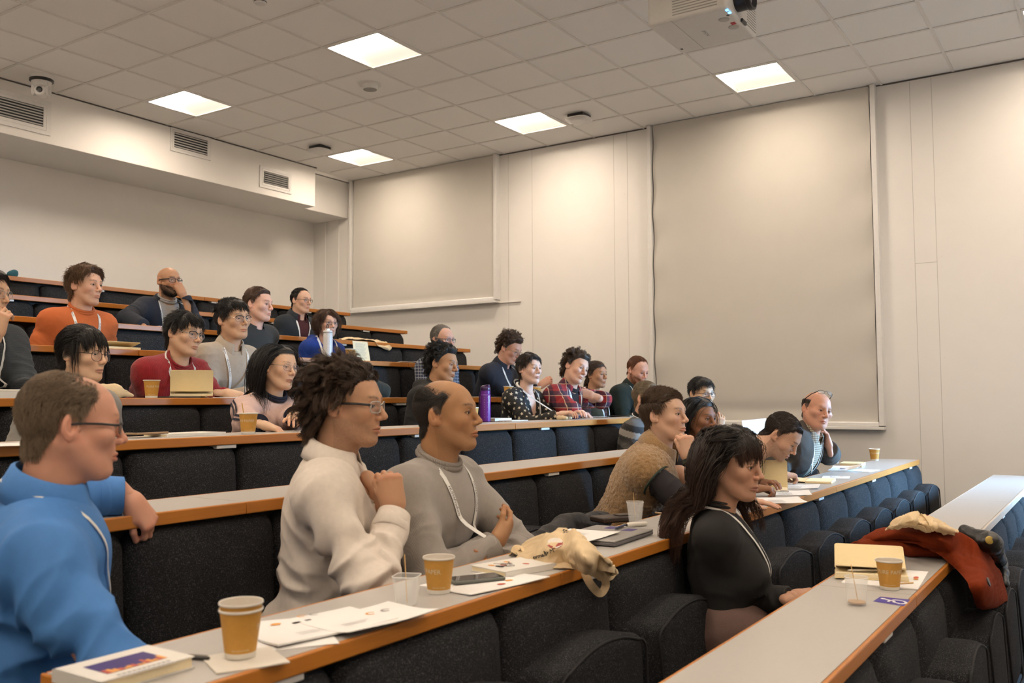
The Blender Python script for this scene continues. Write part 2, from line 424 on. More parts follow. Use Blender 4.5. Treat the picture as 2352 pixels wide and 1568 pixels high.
# ---- vents in the bulkhead
def vent(x0, x1, z0, z1, fr, label):
    t = thing('air_vent', label, 'vent', ((x0+x1)/2, 3.49, (z0+z1)/2), 0, 'slotted air vents in the bulkhead')
    w, h = (x1-x0)/2, (z1-z0)/2
    f = MB()
    f.box((-w-fr, -.012, -h-fr), (w+fr, 0, -h)); f.box((-w-fr, -.012, h), (w+fr, 0, h+fr)); f.box((-w-fr, -.012, -h), (-w, 0, h)); f.box((w, -.012, -h), (w+fr, 0, h))
    o = fr*.45
    for a, b in (((-w-o, -h-o), (w+o, -h-o+.006)), ((-w-o, h+o-.006), (w+o, h+o)), ((-w-o, -h-o), (-w-o+.006, h+o)), ((w+o-.006, -h-o), (w+o, h+o))): f.box((a[0], -.016, a[1]), (b[0], -.012, b[1]))
    f.build('frame', WHITE, t, bevel=.0015)
    MB().box((-w, -.002, -h), (w, -.0005, h)).build('backing', DARKM, t)
    n = max(6, int((z1-z0)/.024))
    for k in range(n):
        z = -h+(k+.5)*2*h/n
        b = MB(); M = Matrix.Translation((0, -.006, z)) @ Matrix.Rotation(math.radians(-32), 4, 'X'); b.box((-w, -.007, -.001), (w, .007, .0015), M=M); b.build('slat', WHITE, t)
vent(-1.62, -.71, 2.53, 2.71, .07, 'white slotted air vent, longest, under the dome camera')
vent(.69, 1.115, 2.665, 2.83, .045, 'white slotted air vent, middle one, touching the ceiling edge')
vent(1.90, 2.28, 2.52, 2.665, .055, 'white framed small air vent at the bulkhead end by the corner')

# ---- roller blinds
BLIND = mat('blind_fabric', (.60, .575, .53), (.57, .545, .50), 5, .75, .04, 700)
BRAIL = mat('blind_rail_aluminium', (.82, .82, .82), rough=.3)
def blind(y0, y1, z0, z1, label, wr, railm, sill):
    t = thing('roller_blind', label, 'roller blind', (XW, (y0+y1)/2, z0), 0, 'closed roller blinds on the window wall')
    w = (y1-y0)/2; h = z1-z0; nx, nz = 70, 120
    V = []; 
    for i in range(nz+1):
        for k in range(nx+1):
            u, v = k/nx, i/nz; e = min(u, 1-u)
            d = wr*(.5*math.sin(v*38+3*math.sin(u*5))*math.exp(-e*16)+.35*float(vnoise(np.array([u*5, v*9+u*2, 1.3])))*math.exp(-e*5)+.5*math.exp(-((v-.035)/.02)**2)*math.sin(u*3))
            V.append((-.05+d*.03, -w+.035+(2*w-.07)*u, .03+(h-.03)*v))
    F = [(i*(nx+1)+k, i*(nx+1)+k+1, (i+1)*(nx+1)+k+1, (i+1)*(nx+1)+k) for i in range(nz) for k in range(nx)]
    fb = npmesh('fabric', np.array(V), np.array(F)[:, ::-1]); link('fabric', fb, BLIND, t)
    for s in (-1, 1): MB().box((-.085, s*w-.022, 0), (0, s*w+.022, h)).build('side_channel', GLOSSW, t, bevel=.003)
    MB().box((-.08, -w+.02, -.01), (-.035, w-.02, .035)).build('bottom_rail', railm, t, bevel=.012, seg=4)
    MB().box((-.10, -w-.02, -.035), (0, w+.02, -.008)).build('sill', GLOSSW, t, bevel=.003)
blind(1.29, 3.60, 1.155, CEIL, 'smaller beige roller blind near the back corner, white bottom rail', .25, BRAIL, 1)
blind(-2.93, -.685, -.255, CEIL, 'tall beige roller blind with rippled edges behind the seated people', .9, GLOSSW, 1)
tr = MB(); tr.box((XW-.02, .98, 1.118), (XW, 1.29, 1.124)); tr.box((XW-.02, 3.60, 1.118), (XW, 3.80, 1.124)); tr.build('trim_6', WALL)['kind'] = 'structure'

# ---- things on the ceiling
def access_point(loc, label):
    t = thing('ceiling_access_point', label, 'wireless access point', loc, 0, 'rounded white discs under dark ceiling brackets')
    MB().box((-.09, -.09, -.035), (.09, .09, 0)).build('bracket', BLACKP, t, bevel=.01)
    V = []; n = 40
    for rr, z in ((.6, -.035), (.97, -.042), (1.0, -.052), (.9, -.066), (.5, -.074)):
        for k in range(n):
            a = 2*PI*k/n; c, s = math.cos(a), math.sin(a); q = (abs(c)**3.2+abs(s)**3.2)**(-1/3.2)*.125*rr; V.append((q*c, q*s, z))
    F = [(j*n+k, j*n+(k+1) % n, (j+1)*n+(k+1) % n, (j+1)*n+k) for j in range(4) for k in range(n)]+[tuple(range(4*n, 5*n))[::-1], tuple(range(n))]
    MB().add(V, F).build('cover', WHITE, t, smooth=True, angle=50)
access_point((2.096, 2.767, CEIL+.006), 'white rounded wireless unit on the ceiling near the bulkhead end')
access_point((2.746, -.251, CEIL+.006), 'white rounded wireless unit beside the light over the two blinds')
t = thing('smoke_detector', 'white smoke detector cut by the top picture edge', 'smoke detector', (-.888, .327, CEIL+.006))
MB().lathe([(.052, 0), (.052, -.012), (.046, -.014), (.046, -.026), (.038, -.036), (.03, -.038)][::-1], n=32).build('body', WHITE, t, smooth=True)
MB().lathe([(.044, -.0265), (.0462, -.0265), (.0462, -.021), (.044, -.021)], n=32, caps=False).build('sensing_slot', DARKM, t)
t = thing('ceiling_speaker', 'round white sensor with grey face in middle of ceiling', 'ceiling sensor', (.88, .887, CEIL+.006))
MB().lathe([(.105, 0), (.105, -.006), (.075, -.008), (.068, -.045), (.064, -.05)][::-1], n=36).build('body', WHITE, t, smooth=True)
MB().lathe([(.062, -.0505), (.062, -.049)], n=36).build('grey_face', mat('grey_face', (.30, .29, .28), rough=.6), t)
# dome camera
t = thing('ceiling_dome_camera', 'white pan-tilt camera hanging from the ceiling above the vents', 'camera', (-.92, 3.15, CEIL+.006), math.radians(-135))
MB().lathe([(.10, 0), (.10, -.03), (.095, -.038)][::-1], n=36).build('base', WHITE, t, smooth=True)
MB().lathe([(.096, -.03), (.1, -.035), (.1, -.05), (.09, -.056)][::-1], n=36).build('black_ring', BLACKP, t, smooth=True)
MB().lathe([(.084, -.05), (.08, -.10), (.05, -.12), (.02, -.125)][::-1], n=36).build('turntable', WHITE, t, smooth=True)
for s in (-1, 1):
    M = Matrix.Translation((0, s*.058, -.13)) @ Matrix.Rotation(PI/2, 4, 'X')
    MB().lathe([(.045, -.014), (.052, -.01), (.052, .01), (.045, .014)], n=30, M=M).box((-.05, s*.058-.012, -.13), (.05, s*.058+.012, -.05)).build('yoke', WHITE, t, smooth=True)
hd = MB(); M = Matrix.Translation((0, 0, -.14)) @ Matrix.Rotation(PI/2, 4, 'Y'); hd.lathe([(.03, -.06), (.05, -.045), (.054, 0), (.05, .05), (.042, .056)], n=32, M=M)
hdo = hd.build('camera_head', WHITE, t, smooth=True)
MB().lathe([(.026, .055), (.026, .062), (.018, .063), (.016, .058)], n=28, M=M).build('lens', BLACKP, hdo, smooth=True)
cbk = MB(); cbk.tube([(-.09, .02, -.03), (-.13, .03, -.04), (-.12, .06, -.02), (-.1, .07, -.002)], .006); cbk.tube([(-.09, -.02, -.06), (-.12, -.03, -.08), (-.10, -.05, -.085)], .006); cbk.build('cable', BLACKP, t, smooth=True)

# ---- projector
PZ0 = 2.43
c_ = [AZ(*q, PZ0) for q in ((1490, 62), (1565, 126), (1740, 82))]
pj = thing('projector', 'white ceiling projector with black lens and blue status lights', 'projector', (.43, -2.50, PZ0))
PX0, PX1, PY0, PY1, PH = -.295, .285, -.27, .27, .20
body = MB().box((PX0, PY0, 0), (PX1, PY1, PH)).build('body', mat('projector_white', (.72, .70, .66), rough=.45), pj, bevel=.025, seg=4)
gr = MB()
for k in range(9): gr.box((PX0-.002, PY0+.06, .03+k*.018), (PX0+.002, .09, .036+k*.018))
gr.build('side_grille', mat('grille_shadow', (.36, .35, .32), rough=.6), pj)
gr = MB()
for k in range(9): gr.box((.09, PY0-.002, .02+k*.018), (.26, PY0+.002, .025+k*.018))
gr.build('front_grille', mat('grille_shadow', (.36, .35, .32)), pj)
M = Matrix.Translation((-.10, PY0-.03, .115)) @ Matrix.Rotation(PI/2, 4, 'X')
lb = MB().lathe([(.06, -.05), (.075, -.04), (.075, .04), (.083, .05), (.083, .075), (.070, .078), (.055, .055)], n=40, M=M).build('lens_barrel', BLACKP, pj, smooth=True)
MB().lathe([(.0, .05), (.055, .052), (.05, .06), (.02, .066), (.0, .067)], n=40, M=M, caps=False).build('lens_glass', mat('lens_glass', (.01, .01, .06), rough=.05, spec=.8, coat=1), lb, smooth=True)
MB().box((-.03, PY0-.012, -.001), (.05, PY0+.002, .02)).build('lens_shift_slot', BLACKP, pj)
for x, y in ((-.12, -.19), (.03, -.2)): MB().lathe([(.028, -.004), (.034, -.003), (.034, .002)], (x, y, 0), 30).build('dial', mat('dial_grey', (.45, .43, .40), rough=.4), pj, smooth=True)
BLUE = mat('blue_led', (.05, .3, .9), emit=(.1, .45, 1), estr=5)
for x in (-.245, -.20): MB().box((x-.010, PY0+.004, -.002), (x+.010, PY0+.022, .002)).build('status_light', BLUE, pj)
MB().box((-.05, -.235, -.0015), (-.01, -.205, .001)).build('red_label', mat('red_label', (.45, .03, .04)), pj)
MB().box((.18, .225, -.002), (.20, .24, .001)).build('screw_hole', BLACKP, pj); MB().lathe([(.010, -.002), (.01, .001)], (-.17, -.235, 0), 16).build('remote_sensor', BLACKP, pj)
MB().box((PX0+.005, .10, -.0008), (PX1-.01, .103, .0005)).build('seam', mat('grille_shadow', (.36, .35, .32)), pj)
Vt, Ft = text_arr('EPSON', .034)
Mt = Matrix.Rotation(PI, 4, 'X') @ Matrix.Rotation(math.radians(0), 4, 'Z')
mb = MB(); mb.add([tuple(Mt @ Vector(v)+Vector((.02, -.01, -.0012))) for v in Vt], Ft); mb.build('logo', mat('logo_grey', (.16, .15, .14)), pj)
mb = MB(); mb.add([(v[0]*.5+.12, -v[1]*.5+.16, -.0012) for v in Vt], Ft[:2]); mb.build('small_mark', mat('logo_grey', (.16, .15, .14)), pj)
mt = MB(); mt.lathe([(.035, PH), (.035, CEIL+.006-PZ0)], (0, 0, 0), 20); mt.box((-.15, -.12, PH), (.15, .12, PH+.03)); mt.lathe([(.09, CEIL-PZ0-.02), (.09, CEIL+.006-PZ0)], n=24); mt.build('ceiling_mount', WHITE, pj, smooth=True)

# ================================================================ desks
def desk(r, x0, x1, label, seams=(), left_cap=True, wood=None):
    y, z = YR[r], ZR[r]; D = .30 if r != 9 else .29
    wood = wood or WOOD
    t = thing('long_desk', label, 'desk', (x0, y, FL[r-1]), 0, 'long curved-edge lecture desks')
    t['group'] = 'long lecture hall desks'
    cuts = [0]+[s-x0 for s in seams]+[x1-x0]; zt = z-FL[r-1]; L = x1-x0
    for a, b in zip(cuts[:-1], cuts[1:]): MB().box((a+.0012, .004, zt-.03), (b-.0012, D-.004, zt)).build('worktop', LAM, t)
    for a, b in zip(cuts[:-1], cuts[1:]):
        MB().box((a+.0008, -.008, zt-.037), (b-.0008, .004, zt+.0004)).build('front_edge', wood, t, bevel=.004, seg=3)
        MB().box((a+.0008, D-.004, zt-.034), (b-.0008, D+.004, zt+.0004)).build('rear_edge', wood, t, bevel=.003)
    for xx in (-.008, L): MB().box((xx, -.008, zt-.036), (xx+.008, D+.004, zt+.0004)).build('end_edge', wood, t, bevel=.003)
    MB().box((.02, .07, .0), (L-.02, .09, zt-.03)).build('modesty_panel', PANELM, t)
    xb = .3
    while xb < L:
        MB().box((xb-.05, -.002, zt-.052), (xb+.05, .05, zt-.03)).build('bracket', WHITE, t, bevel=.003); xb += 1.05*1.2
    return t
WOODW = mat('pale_worn_edge', (.50, .40, .30), (.62, .56, .50), 5, .30, .03, 60, aniso=(1, 8, 12))
ORD = ['', 'first', 'second', 'third', 'fourth', 'fifth', 'sixth', 'seventh', 'eighth', 'ninth', 'tenth', 'eleventh', 'twelfth', 'thirteenth', 'fourteenth', 'fifteenth']
DL = {1: 'long grey-topped desk of the topmost row against the back wall', 2: 'long orange-edged desk, second row down from the back wall', 3: 'long orange-edged desk holding the draped cream tote, third from the back',
      4: 'long orange-edged desk holding the white sports bottle', 5: 'long orange-edged desk in front of the man in a red jumper', 6: 'long grey desk holding the purple bottle', 7: 'long grey empty desk behind the man in the grey jumper',
      8: 'long grey desk holding the nested paper cups, laptop and draped tote bag'}
for r in range(1, 9): desk(r, -4.27 if r >= 6 else -4.6, 2.66, DL[r], seams=(-2.94, -1.97, .1) if r == 8 else (-3.3, -.55, 1.2) if r > 5 else (-1.9, .6))
desk(9, -4.1, -1.20, 'grey front desk with the wheelchair sticker and open notebook', seams=(-2.165,), wood=WOOD)
desk(9, -1.12, 2.84, 'grey front desk beyond the rust coat, reaching the window wall', seams=(.8,), wood=WOODW)

# ================================================================ seats
def rounded(w, h, rt, rb, n=7):
    P = []
    for cx, cz, r, a0 in ((w/2-rt, h-rt, rt, 0), (-w/2+rt, h-rt, rt, PI/2), (-w/2+rb, rb, rb, PI), (w/2-rb, rb, rb, 1.5*PI)):
        for k in range(n+1): a = a0+PI/2*k/n; P.append((cx+r*math.cos(a), cz+r*math.sin(a)))
    return P
def arch(w, h, n=8):
    P = []
    for k in range(n+1): a = PI/2*k/n; P.append((w/2-.05+.05*math.cos(a), h-.075+.04*math.sin(a)))
    for k in range(1, 12): u = 1-2*k/12; P.append((u*(w/2-.05), h-.035+.035*(1-u*u)))
    for k in range(n+1): a = PI/2+PI/2*k/n; P.append((-w/2+.05+.05*math.cos(a), h-.075+.04*math.sin(a)))
    return P+[(-w/2+.02, 0), (w/2-.02, 0)]
def prism_mesh(name, P, d, bulge, bev):
    """outline P in xz, thickness d along +y (front face at y=0 bulging to -y)"""
    bm = bmesh.new(); n = len(P)
    cx = sum(p[0] for p in P)/n; cz = sum(p[1] for p in P)/n
    rings = []
    for s, y in ((1, d), (1, bev), (1-.22*bev*10, bev*.3), (.80, -bulge*.35), (.5, -bulge*.8), (.2, -bulge)):
        rings.append([bm.verts.new((cx+(p[0]-cx)*s, y, cz+(p[1]-cz)*s)) for p in P])
    for a, b in zip(rings[:-1], rings[1:]):
        for k in range(n): bm.faces.new((a[k], b[k], b[(k+1) % n], a[(k+1) % n]))
    bm.faces.new(rings[-1][::-1]); bm.faces.new(rings[0])
    bmesh.ops.recalc_face_normals(bm, faces=bm.faces)
    me = bpy.data.meshes.new(name); bm.to_mesh(me); bm.free()
    me.polygons.foreach_set('use_smooth', [True]*len(me.polygons)); me.set_sharp_from_angle(angle=math.radians(50)); return me
_seat = {}
def seat_proto(key, w, hb):
    if key in _seat: return _seat[key]
    bw = w-.012
    back = prism_mesh('backrest', rounded(bw, hb, .055, .03), .07, .022, .03)
    panU = prism_mesh('seat_pan', arch(w-.07, .42), .14, .008, .03)
    P = arch(w-.095, .395); pip, pf = tube_arr([(p[0], -.002, p[1]+.012) for p in P], .0045, 6, True)
    mbp = MB().add(pip, pf)
    for m in (back, panU): m.materials.append(FAB)
    pm = bpy.data.meshes.new('piping'); pm.from_pydata(mbp.V, [], mbp.F); pm.polygons.foreach_set('use_smooth', [True]*len(pm.polygons)); pm.materials.append(PIPE)
    st = MB(); st.box((-w/2+.002, -.02, .0), (-w/2+.025, .03, .40)); st.box((-w/2-.0, -.1, 0), (-w/2+.06, .06, .012))
    sm_ = bpy.data.meshes.new('stand'); sm_.from_pydata(st.V, [], st.F); sm_.materials.append(BLACKP)
    _seat[key] = (back, panU, pm, sm_); return _seat[key]
SEATS = {}
def mk(name, me, parent, loc, rx=0):
    o = bpy.data.objects.new(name, me); COL.objects.link(o); o.parent = parent; o.location = loc; o.rotation_euler = (rx, 0, 0); return o
ROWN = {1: 'topmost row', 2: 'second row from the back', 3: 'third row from the back', 4: 'fourth row from the back', 5: 'fifth row from the back', 6: 'sixth row from the back', 7: 'row behind the nearest long desk', 8: 'row of the woman in black', 9: 'frontmost row'}
def seat_row(r, xr, pitch, n, occupied=()):
    for k in range(n):
        xc = xr-(k+.5)*pitch
        P = topx((xc, YR[r]-.05, ZR[r]-.2))
        if (CB[2] @ (np.array([xc, YR[r], ZR[r]])-CAM)) < .3 or not (-160 < P[0] < 2560): continue
        hb = ZR[r]-.04-FL[r]-.40
        back, pan, pip, stand = seat_proto((r, round(pitch, 3)), pitch, hb)
        occ = any(abs(xc-x) < pitch*.55 for x in occupied)
        tone = 'blue-grey' if (r == 8 and k < 8) or (r == 9 and k < 6) else 'charcoal'
        lab = f'{tone} upholstered tip-up seat, {ORD[k+1]} from the window end, {ROWN[r]}'
        t = thing('auditorium_seat', lab, 'seat', (xc, YR[r], FL[r]), 0, 'upholstered tip-up seats in '+ROWN[r])
        mk('backrest', back, t, (0, -.035, .40), math.radians(-4))
        if occ: p = mk('seat_pan', pan, t, (0, -.52, .44), math.radians(-90+180))
        if occ:
            p.location = (0, -.07, .32); p.rotation_euler = (math.radians(90), 0, 0)
        else: p = mk('seat_pan', pan, t, (0, -.160, .265), math.radians(-3))
        q = mk('piping', pip, p, (0, 0, 0)); mk('stand', stand, t, (0, -.06, 0))
        SEATS[(r, k)] = t
OCC = {1: [], 2: [-.64, .77], 3: [-1.91, -.5, .23], 4: [-2.89, -1.9, -1.48, .7, 1.65], 5: [-2.98, -1.89, -.47, .59, 1.25, 1.7, 2.5], 6: [.82, 1.86], 7: [-4.0, -3.22, -2.71, -.9, -.37, .9, 1.9], 8: [-1.8], 9: []}
for r, (xr, pi_, n) in {1: (2.639, .5255, 12), 2: (2.639, .5255, 12), 3: (2.639, .5255, 13), 4: (2.639, .5255, 13), 5: (2.62, .5255, 13), 6: (2.57, .521, 13), 7: (2.666, .53, 13), 8: (2.72, .5945, 12), 9: (3.02, .52, 15)}.items():
    seat_row(r, xr, pi_, n, OCC[r])
from mathutils.bvhtree import BVHTree
# ================================================================ people
def rz(a): c, s = math.cos(a), math.sin(a); return np.array([[c, -s, 0], [s, c, 0], [0, 0, 1.]])
def ry(a): c, s = math.cos(a), math.sin(a); return np.array([[c, 0, s], [0, 1, 0], [-s, 0, c]])
def rx(a): c, s = math.cos(a), math.sin(a); return np.array([[1, 0, 0], [0, c, -s], [0, s, c]])
D2R = PI/180
HL = {'full': [(0, .074), (35, .072), (52, .052), (66, .032), (75, -.004), (85, .0), (92, .024), (104, .022), (112, -.03), (140, -.068), (180, -.074)],
      'low': [(0, .066), (35, .06), (52, .04), (66, .02), (75, -.02), (85, -.012), (92, .02), (104, .015), (112, -.04), (140, -.075), (180, -.082)],
      'recede': [(0, .094), (25, .097), (45, .088), (60, .058), (70, .02), (77, -.01), (85, .0), (92, .024), (104, .022), (112, -.03), (140, -.066), (180, -.07)],
      'long': [(0, .068), (35, .062), (55, .04), (70, .01), (80, -.02), (100, -.03), (112, -.06), (140, -.085), (180, -.09)]}
def hairline(P, hl):
    az = np.degrees(np.arctan2(np.abs(P[:, 1]), P[:, 0]+.015)); t = np.array(HL[hl])
    return np.interp(az, t[:, 0], t[:, 1])

def head_sdf(fem=False, fw=1.0, jaw=1.0, nose=1.0, fat=0.0, eye=1.0, neck=None, rn=.056, lips=1.0, chin=0.0, ear=1.0):
    S = SDF(); f = fw
    S.ell((-.015, 0, .032), (.093, .074, .080), k=.02)
    S.ell((.028, 0, .035), (.056, .058, .052), k=.03)
    S.ell((.032, 0, -.030), (.052, .055*f, .075), k=.03)
    S.ell((.015, 0, -.072), (.050, .043*f+fat, .036+fat*.6), k=.03)
    for s in (-1, 1):
        S.cap((-.008, s*.050*f, -.042), (.055, s*.023*f, -.098*jaw), .020+fat, .016+fat*.6, k=.034)
        S.ell((.058, s*.040*f, -.022), (.025, .022+fat, .022), k=.026)
    S.ell((.070+chin, 0, -.099*jaw), (.021, .022*f, .019), k=.02)
    S.ell((.072, 0, -.055), (.021, .029, .027), k=.02)
    S.cap((.077, -.028, .020), (.077, .028, .020), .011 if fem else .0135, k=.022)
    for s in (-1, 1):
        S.ell((.099, s*.031, -.001), (.016, .018, .0125), k=.012, sub=True)
    n = nose
    S.cap((.086, 0, .012), (.094+.013*n, 0, -.027), .0066, .0088*n, k=.013)
    S.ell((.094+.0145*n, 0, -.0315), (.0105, .0098*n, .0088), k=.006)
    for s in (-1, 1): S.ell((.097, s*.0118*n, -.0355), (.0105, .0072, .0078), k=.005)
    for s in (-1, 1): S.ell((.1005, s*.0060, -.0440), (.0048, .0030, .0030), k=.002, sub=True)
    L = lips
    for s in (-1, 1):
        S.cap((.084, s*.0215, -.0680), (.0958, s*.0042, -.0635), .0030, .0046*L, k=.005)
        S.cap((.084, s*.0195, -.0712), (.0945, s*.005, -.0748), .0034, .0056*L, k=.005)
        S.cap((.0845, s*.0235, -.0694), (.1012, 0, -.0690), .0012, .0013, k=.003, sub=True)
        # eyelids and the opening between them
        S.ell((.076, s*.031, 0), .0137, k=.004)
        S.ell((.0905, s*.0312, -.0008), (.0115, .0128, .0043*eye), k=.0015, sub=True)
        # ear
        R = rz(s*-.42) @ rx(s*.10) @ ry(.16)
        S.ell((-.013, s*.0785*min(1.03, f*.5+.5), -.003), (.0205*ear, .0085, .0325*ear), R=R.T, k=.005)
        S.ell((-.0095, s*.0880, .000), (.0125, .0085, .0205), R=R.T, k=.003, sub=True)
        S.cap((-.017, s*.0835, .013), (-.015, s*.0825, -.010), .0036, .0036, k=.004)
        S.ell((-.006, s*.086, -.006), (.006, .008, .008), R=R.T, k=.003, sub=True)
        S.ell((-.002, s*.0765, -.026), (.009, .006, .010), k=.004)
        S.ell((.006, s*.0755, -.006), (.004, .004, .006), k=.003)
    if neck is not None:
        S.cap((-.030, 0, -.045), neck, rn, rn+.005, k=.028, sq=None)
        S.cap((-.012, 0, -.06), np.asarray(neck)+np.array([.014, 0, .01]), rn*.72, rn*.66, k=.03)
    return S
def paint_head(P, skin, lip, brow, browk=.8, beard=None, beardk=0, scalp=None, hl='full', bald=None, blush=.34, fem=False):
    n = vnoise(P*420); n2 = vnoise(P*60+5)
    C = np.tile(np.array(skin), (len(P), 1)); C *= (1+.05*n2)[:, None]
    x, y, z = P.T; ay = np.abs(y)
    def mixc(m, c): C[:] = C*(1-m[:, None])+np.asarray(c)*m[:, None]
    red = np.exp(-((ay-.042)/.026)**2-((z+.032)/.028)**2)*.8+np.exp(-(y/.014)**2-((z+.033)/.012)**2)*(x > .09)+1.0*(np.abs(y) > .073)*(np.abs(z) < .04)
    C *= 1-np.clip(red, 0, 1)[:, None]*blush*np.array([-.06, .18, .20])
    if scalp is not None:
        m = sstep(-.004, .006, z-hairline(P, hl)+.004*n)
        if bald is not None: m *= bald(P)
        mixc(m*.9, scalp)
    if beardk:
        zl = -.022-.34*np.clip(x, 0, .1)
        m = sstep(0, .014, zl-z)*(z > -.16)*(x > -.02)*sstep(-.19, -.12, z)
        m *= 1-np.exp(-(y/.03)**4-((z+.069)/.010)**4)*(x > .08)
        mixc(np.clip(m*beardk*(.8+.45*n), 0, 1), beard)
    zb = .0215+.0045*np.sin(np.clip((ay-.012)/.038, 0, 1)*PI*.8)
    m = np.exp(-((z-zb)/(.0032 if fem else .0042))**2)*sstep(.010, .015, ay)*(1-sstep(.044, .052, ay))*(x > .05)
    mixc(np.clip(m*browk*(.85+.4*n), 0, 1), brow)
    m = np.exp(-((z+.0692)/.0075)**4)*np.exp(-(y/.0225)**6)*(x > .085)
    mixc(m*.85, lip)
    m = np.exp(-((z+.0691)/.0011)**2)*(ay < .024)*(x > .083); mixc(m*.7, np.asarray(lip)*.35)
    for s in (-1, 1):
        q = ((y-s*.0312)/.0150)**2+((z+.0004)/.0064)**2
        m = ((q > .6) & (q < 1.25) & (x > .075)).astype(float); mixc(m*np.where(z > 0, .75, .35), np.asarray(brow)*.5)
    return np.clip(C, 0, 1)

# ---- hands
def hand_sdf(side, curl, thumb=(30, 25, 20), spread=6, w=1.0):
    S = SDF(); y_ = lambda v: v*side
    S.cap((-.045, 0, 0), (.018, 0, 0), .0255*w, .027*w, k=.02, sq=((0, 0, 1), .74))
    ys = (.029, .010, -.009, -.026); ln = (.070, .079, .073, .057); rr = (.0086, .0088, .0084, .0076)
    for i in range(4):
        K = np.array([.090-.004*abs(i-1), y_(ys[i]), .002-.002*abs(i-1)])
        S.cap((.012, y_(ys[i]*.55), 0), K, .0165, .0108, k=.018)
        c = curl[i] if hasattr(curl[0], '__len__') else curl
        a = 0; P = K; sp = math.radians(spread*(1.2-i))*side
        for j, fr in enumerate((.46, .30, .24)):
            a += math.radians(c[j]); d = np.array([math.cos(a)*math.cos(sp), math.sin(sp)*math.cos(a), -math.sin(a)])
            Q = P+d*ln[i]*fr
            S.cap(P, Q, rr[i]*(1.04-.09*j)*w, rr[i]*(.97-.10*j)*w, k=.0045)
            P = Q
    S.cap((.015, y_(.016), -.006), (.050, y_(.034), -.012), .017, .0125, k=.018)
    a, b, c = [math.radians(v) for v in thumb]
    P = np.array([.050, y_(.034), -.012])
    for j, (l, r) in enumerate(((.032, .0104), (.027, .0092))):
        aa = a-(b if j else 0); d = np.array([math.cos(aa), math.sin(aa)*side, -math.sin(c*(1+.5*j))*.7]); d /= np.linalg.norm(d)
        Q = P+d*l; S.cap(P, Q, r*w, r*.88*w, k=.005); P = Q
    return S
CURL = {'relax': [(25, 32, 16), (28, 36, 18), (32, 38, 18), (36, 38, 18)], 'fist': [(72, 92, 45), (76, 95, 48), (78, 95, 48), (80, 92, 45)],
        'flat': [(6, 10, 5)]*4, 'pen': [(38, 42, 18), (48, 52, 22), (58, 62, 28), (62, 66, 28)], 'curl': [(48, 60, 30), (52, 62, 30), (56, 64, 30), (60, 62, 30)]}
THUMB = {'relax': (38, 18, 22), 'fist': (12, 45, 55), 'flat': (45, 12, 8), 'pen': (14, 10, 40), 'curl': (22, 25, 45)}

# ---- hair strands as thin tapered prisms, vectorised
def strands(path, r, color, taper=True, jit=.25, tip=None):
    """path (n,m,3) in local units -> V,F,C"""
    n, m, _ = path.shape
    T = np.gradient(path, axis=1); T /= np.linalg.norm(T, axis=2)[..., None]+1e-9
    ref = np.tile(np.array([.31, .77, .55]), (n, 1))[:, None, :]+np.zeros_like(T)
    u = np.cross(T, ref); u /= np.linalg.norm(u, axis=2)[..., None]+1e-9; w = np.cross(T, u)
    rad = r*(np.linspace(1, .15, m)**.6 if taper else np.ones(m))*RNG.uniform(.7, 1.3, (n, 1))
    V = []
    for k in range(3):
        a = 2*PI*k/3; V.append(path+rad[..., None]*(math.cos(a)*u+math.sin(a)*w))
    V = np.stack(V, 2).reshape(-1, 3)
    b = (np.arange(n)[:, None]*m+np.arange(m-1)[None])*3; F = []
    for k in range(3):
        k2 = (k+1) % 3; F.append(np.stack([b+k, b+k2, b+3+k2, b+3+k], -1).reshape(-1, 4))
    c = np.asarray(color)*(1+RNG.uniform(-jit, jit, (n, 1, 1))); c = np.repeat(np.repeat(c, m, 1), 3, 1).reshape(n, m*3, 3)
    if tip is not None:
        g = np.repeat(np.linspace(0, 1, m)**1.5, 3)[None, :, None]; c = c*(1-g)+np.asarray(tip)*g
    return V, np.concatenate(F), c.reshape(-1, 3)
def push_out(P, solids, mrg):
    for so in solids:
        if so[0] == 'e':
            q = (P-so[1])/(so[2]+mrg[..., None]); l = np.linalg.norm(q, axis=-1); m = l < 1
            P = np.where(m[..., None], so[1]+(P-so[1])/np.maximum(l, .2)[..., None], P)
        else:
            a, b, r = so[1], so[2], so[3]; d = b-a; h = np.clip(((P-a)@d)/(d@d), 0, 1); c = a+h[..., None]*d
            v = P-c; l = np.linalg.norm(v, axis=-1); rr = r+mrg; m = l < rr
            P = np.where(m[..., None], c+v/np.maximum(l, 1e-4)[..., None]*rr[..., None], P)
    return P
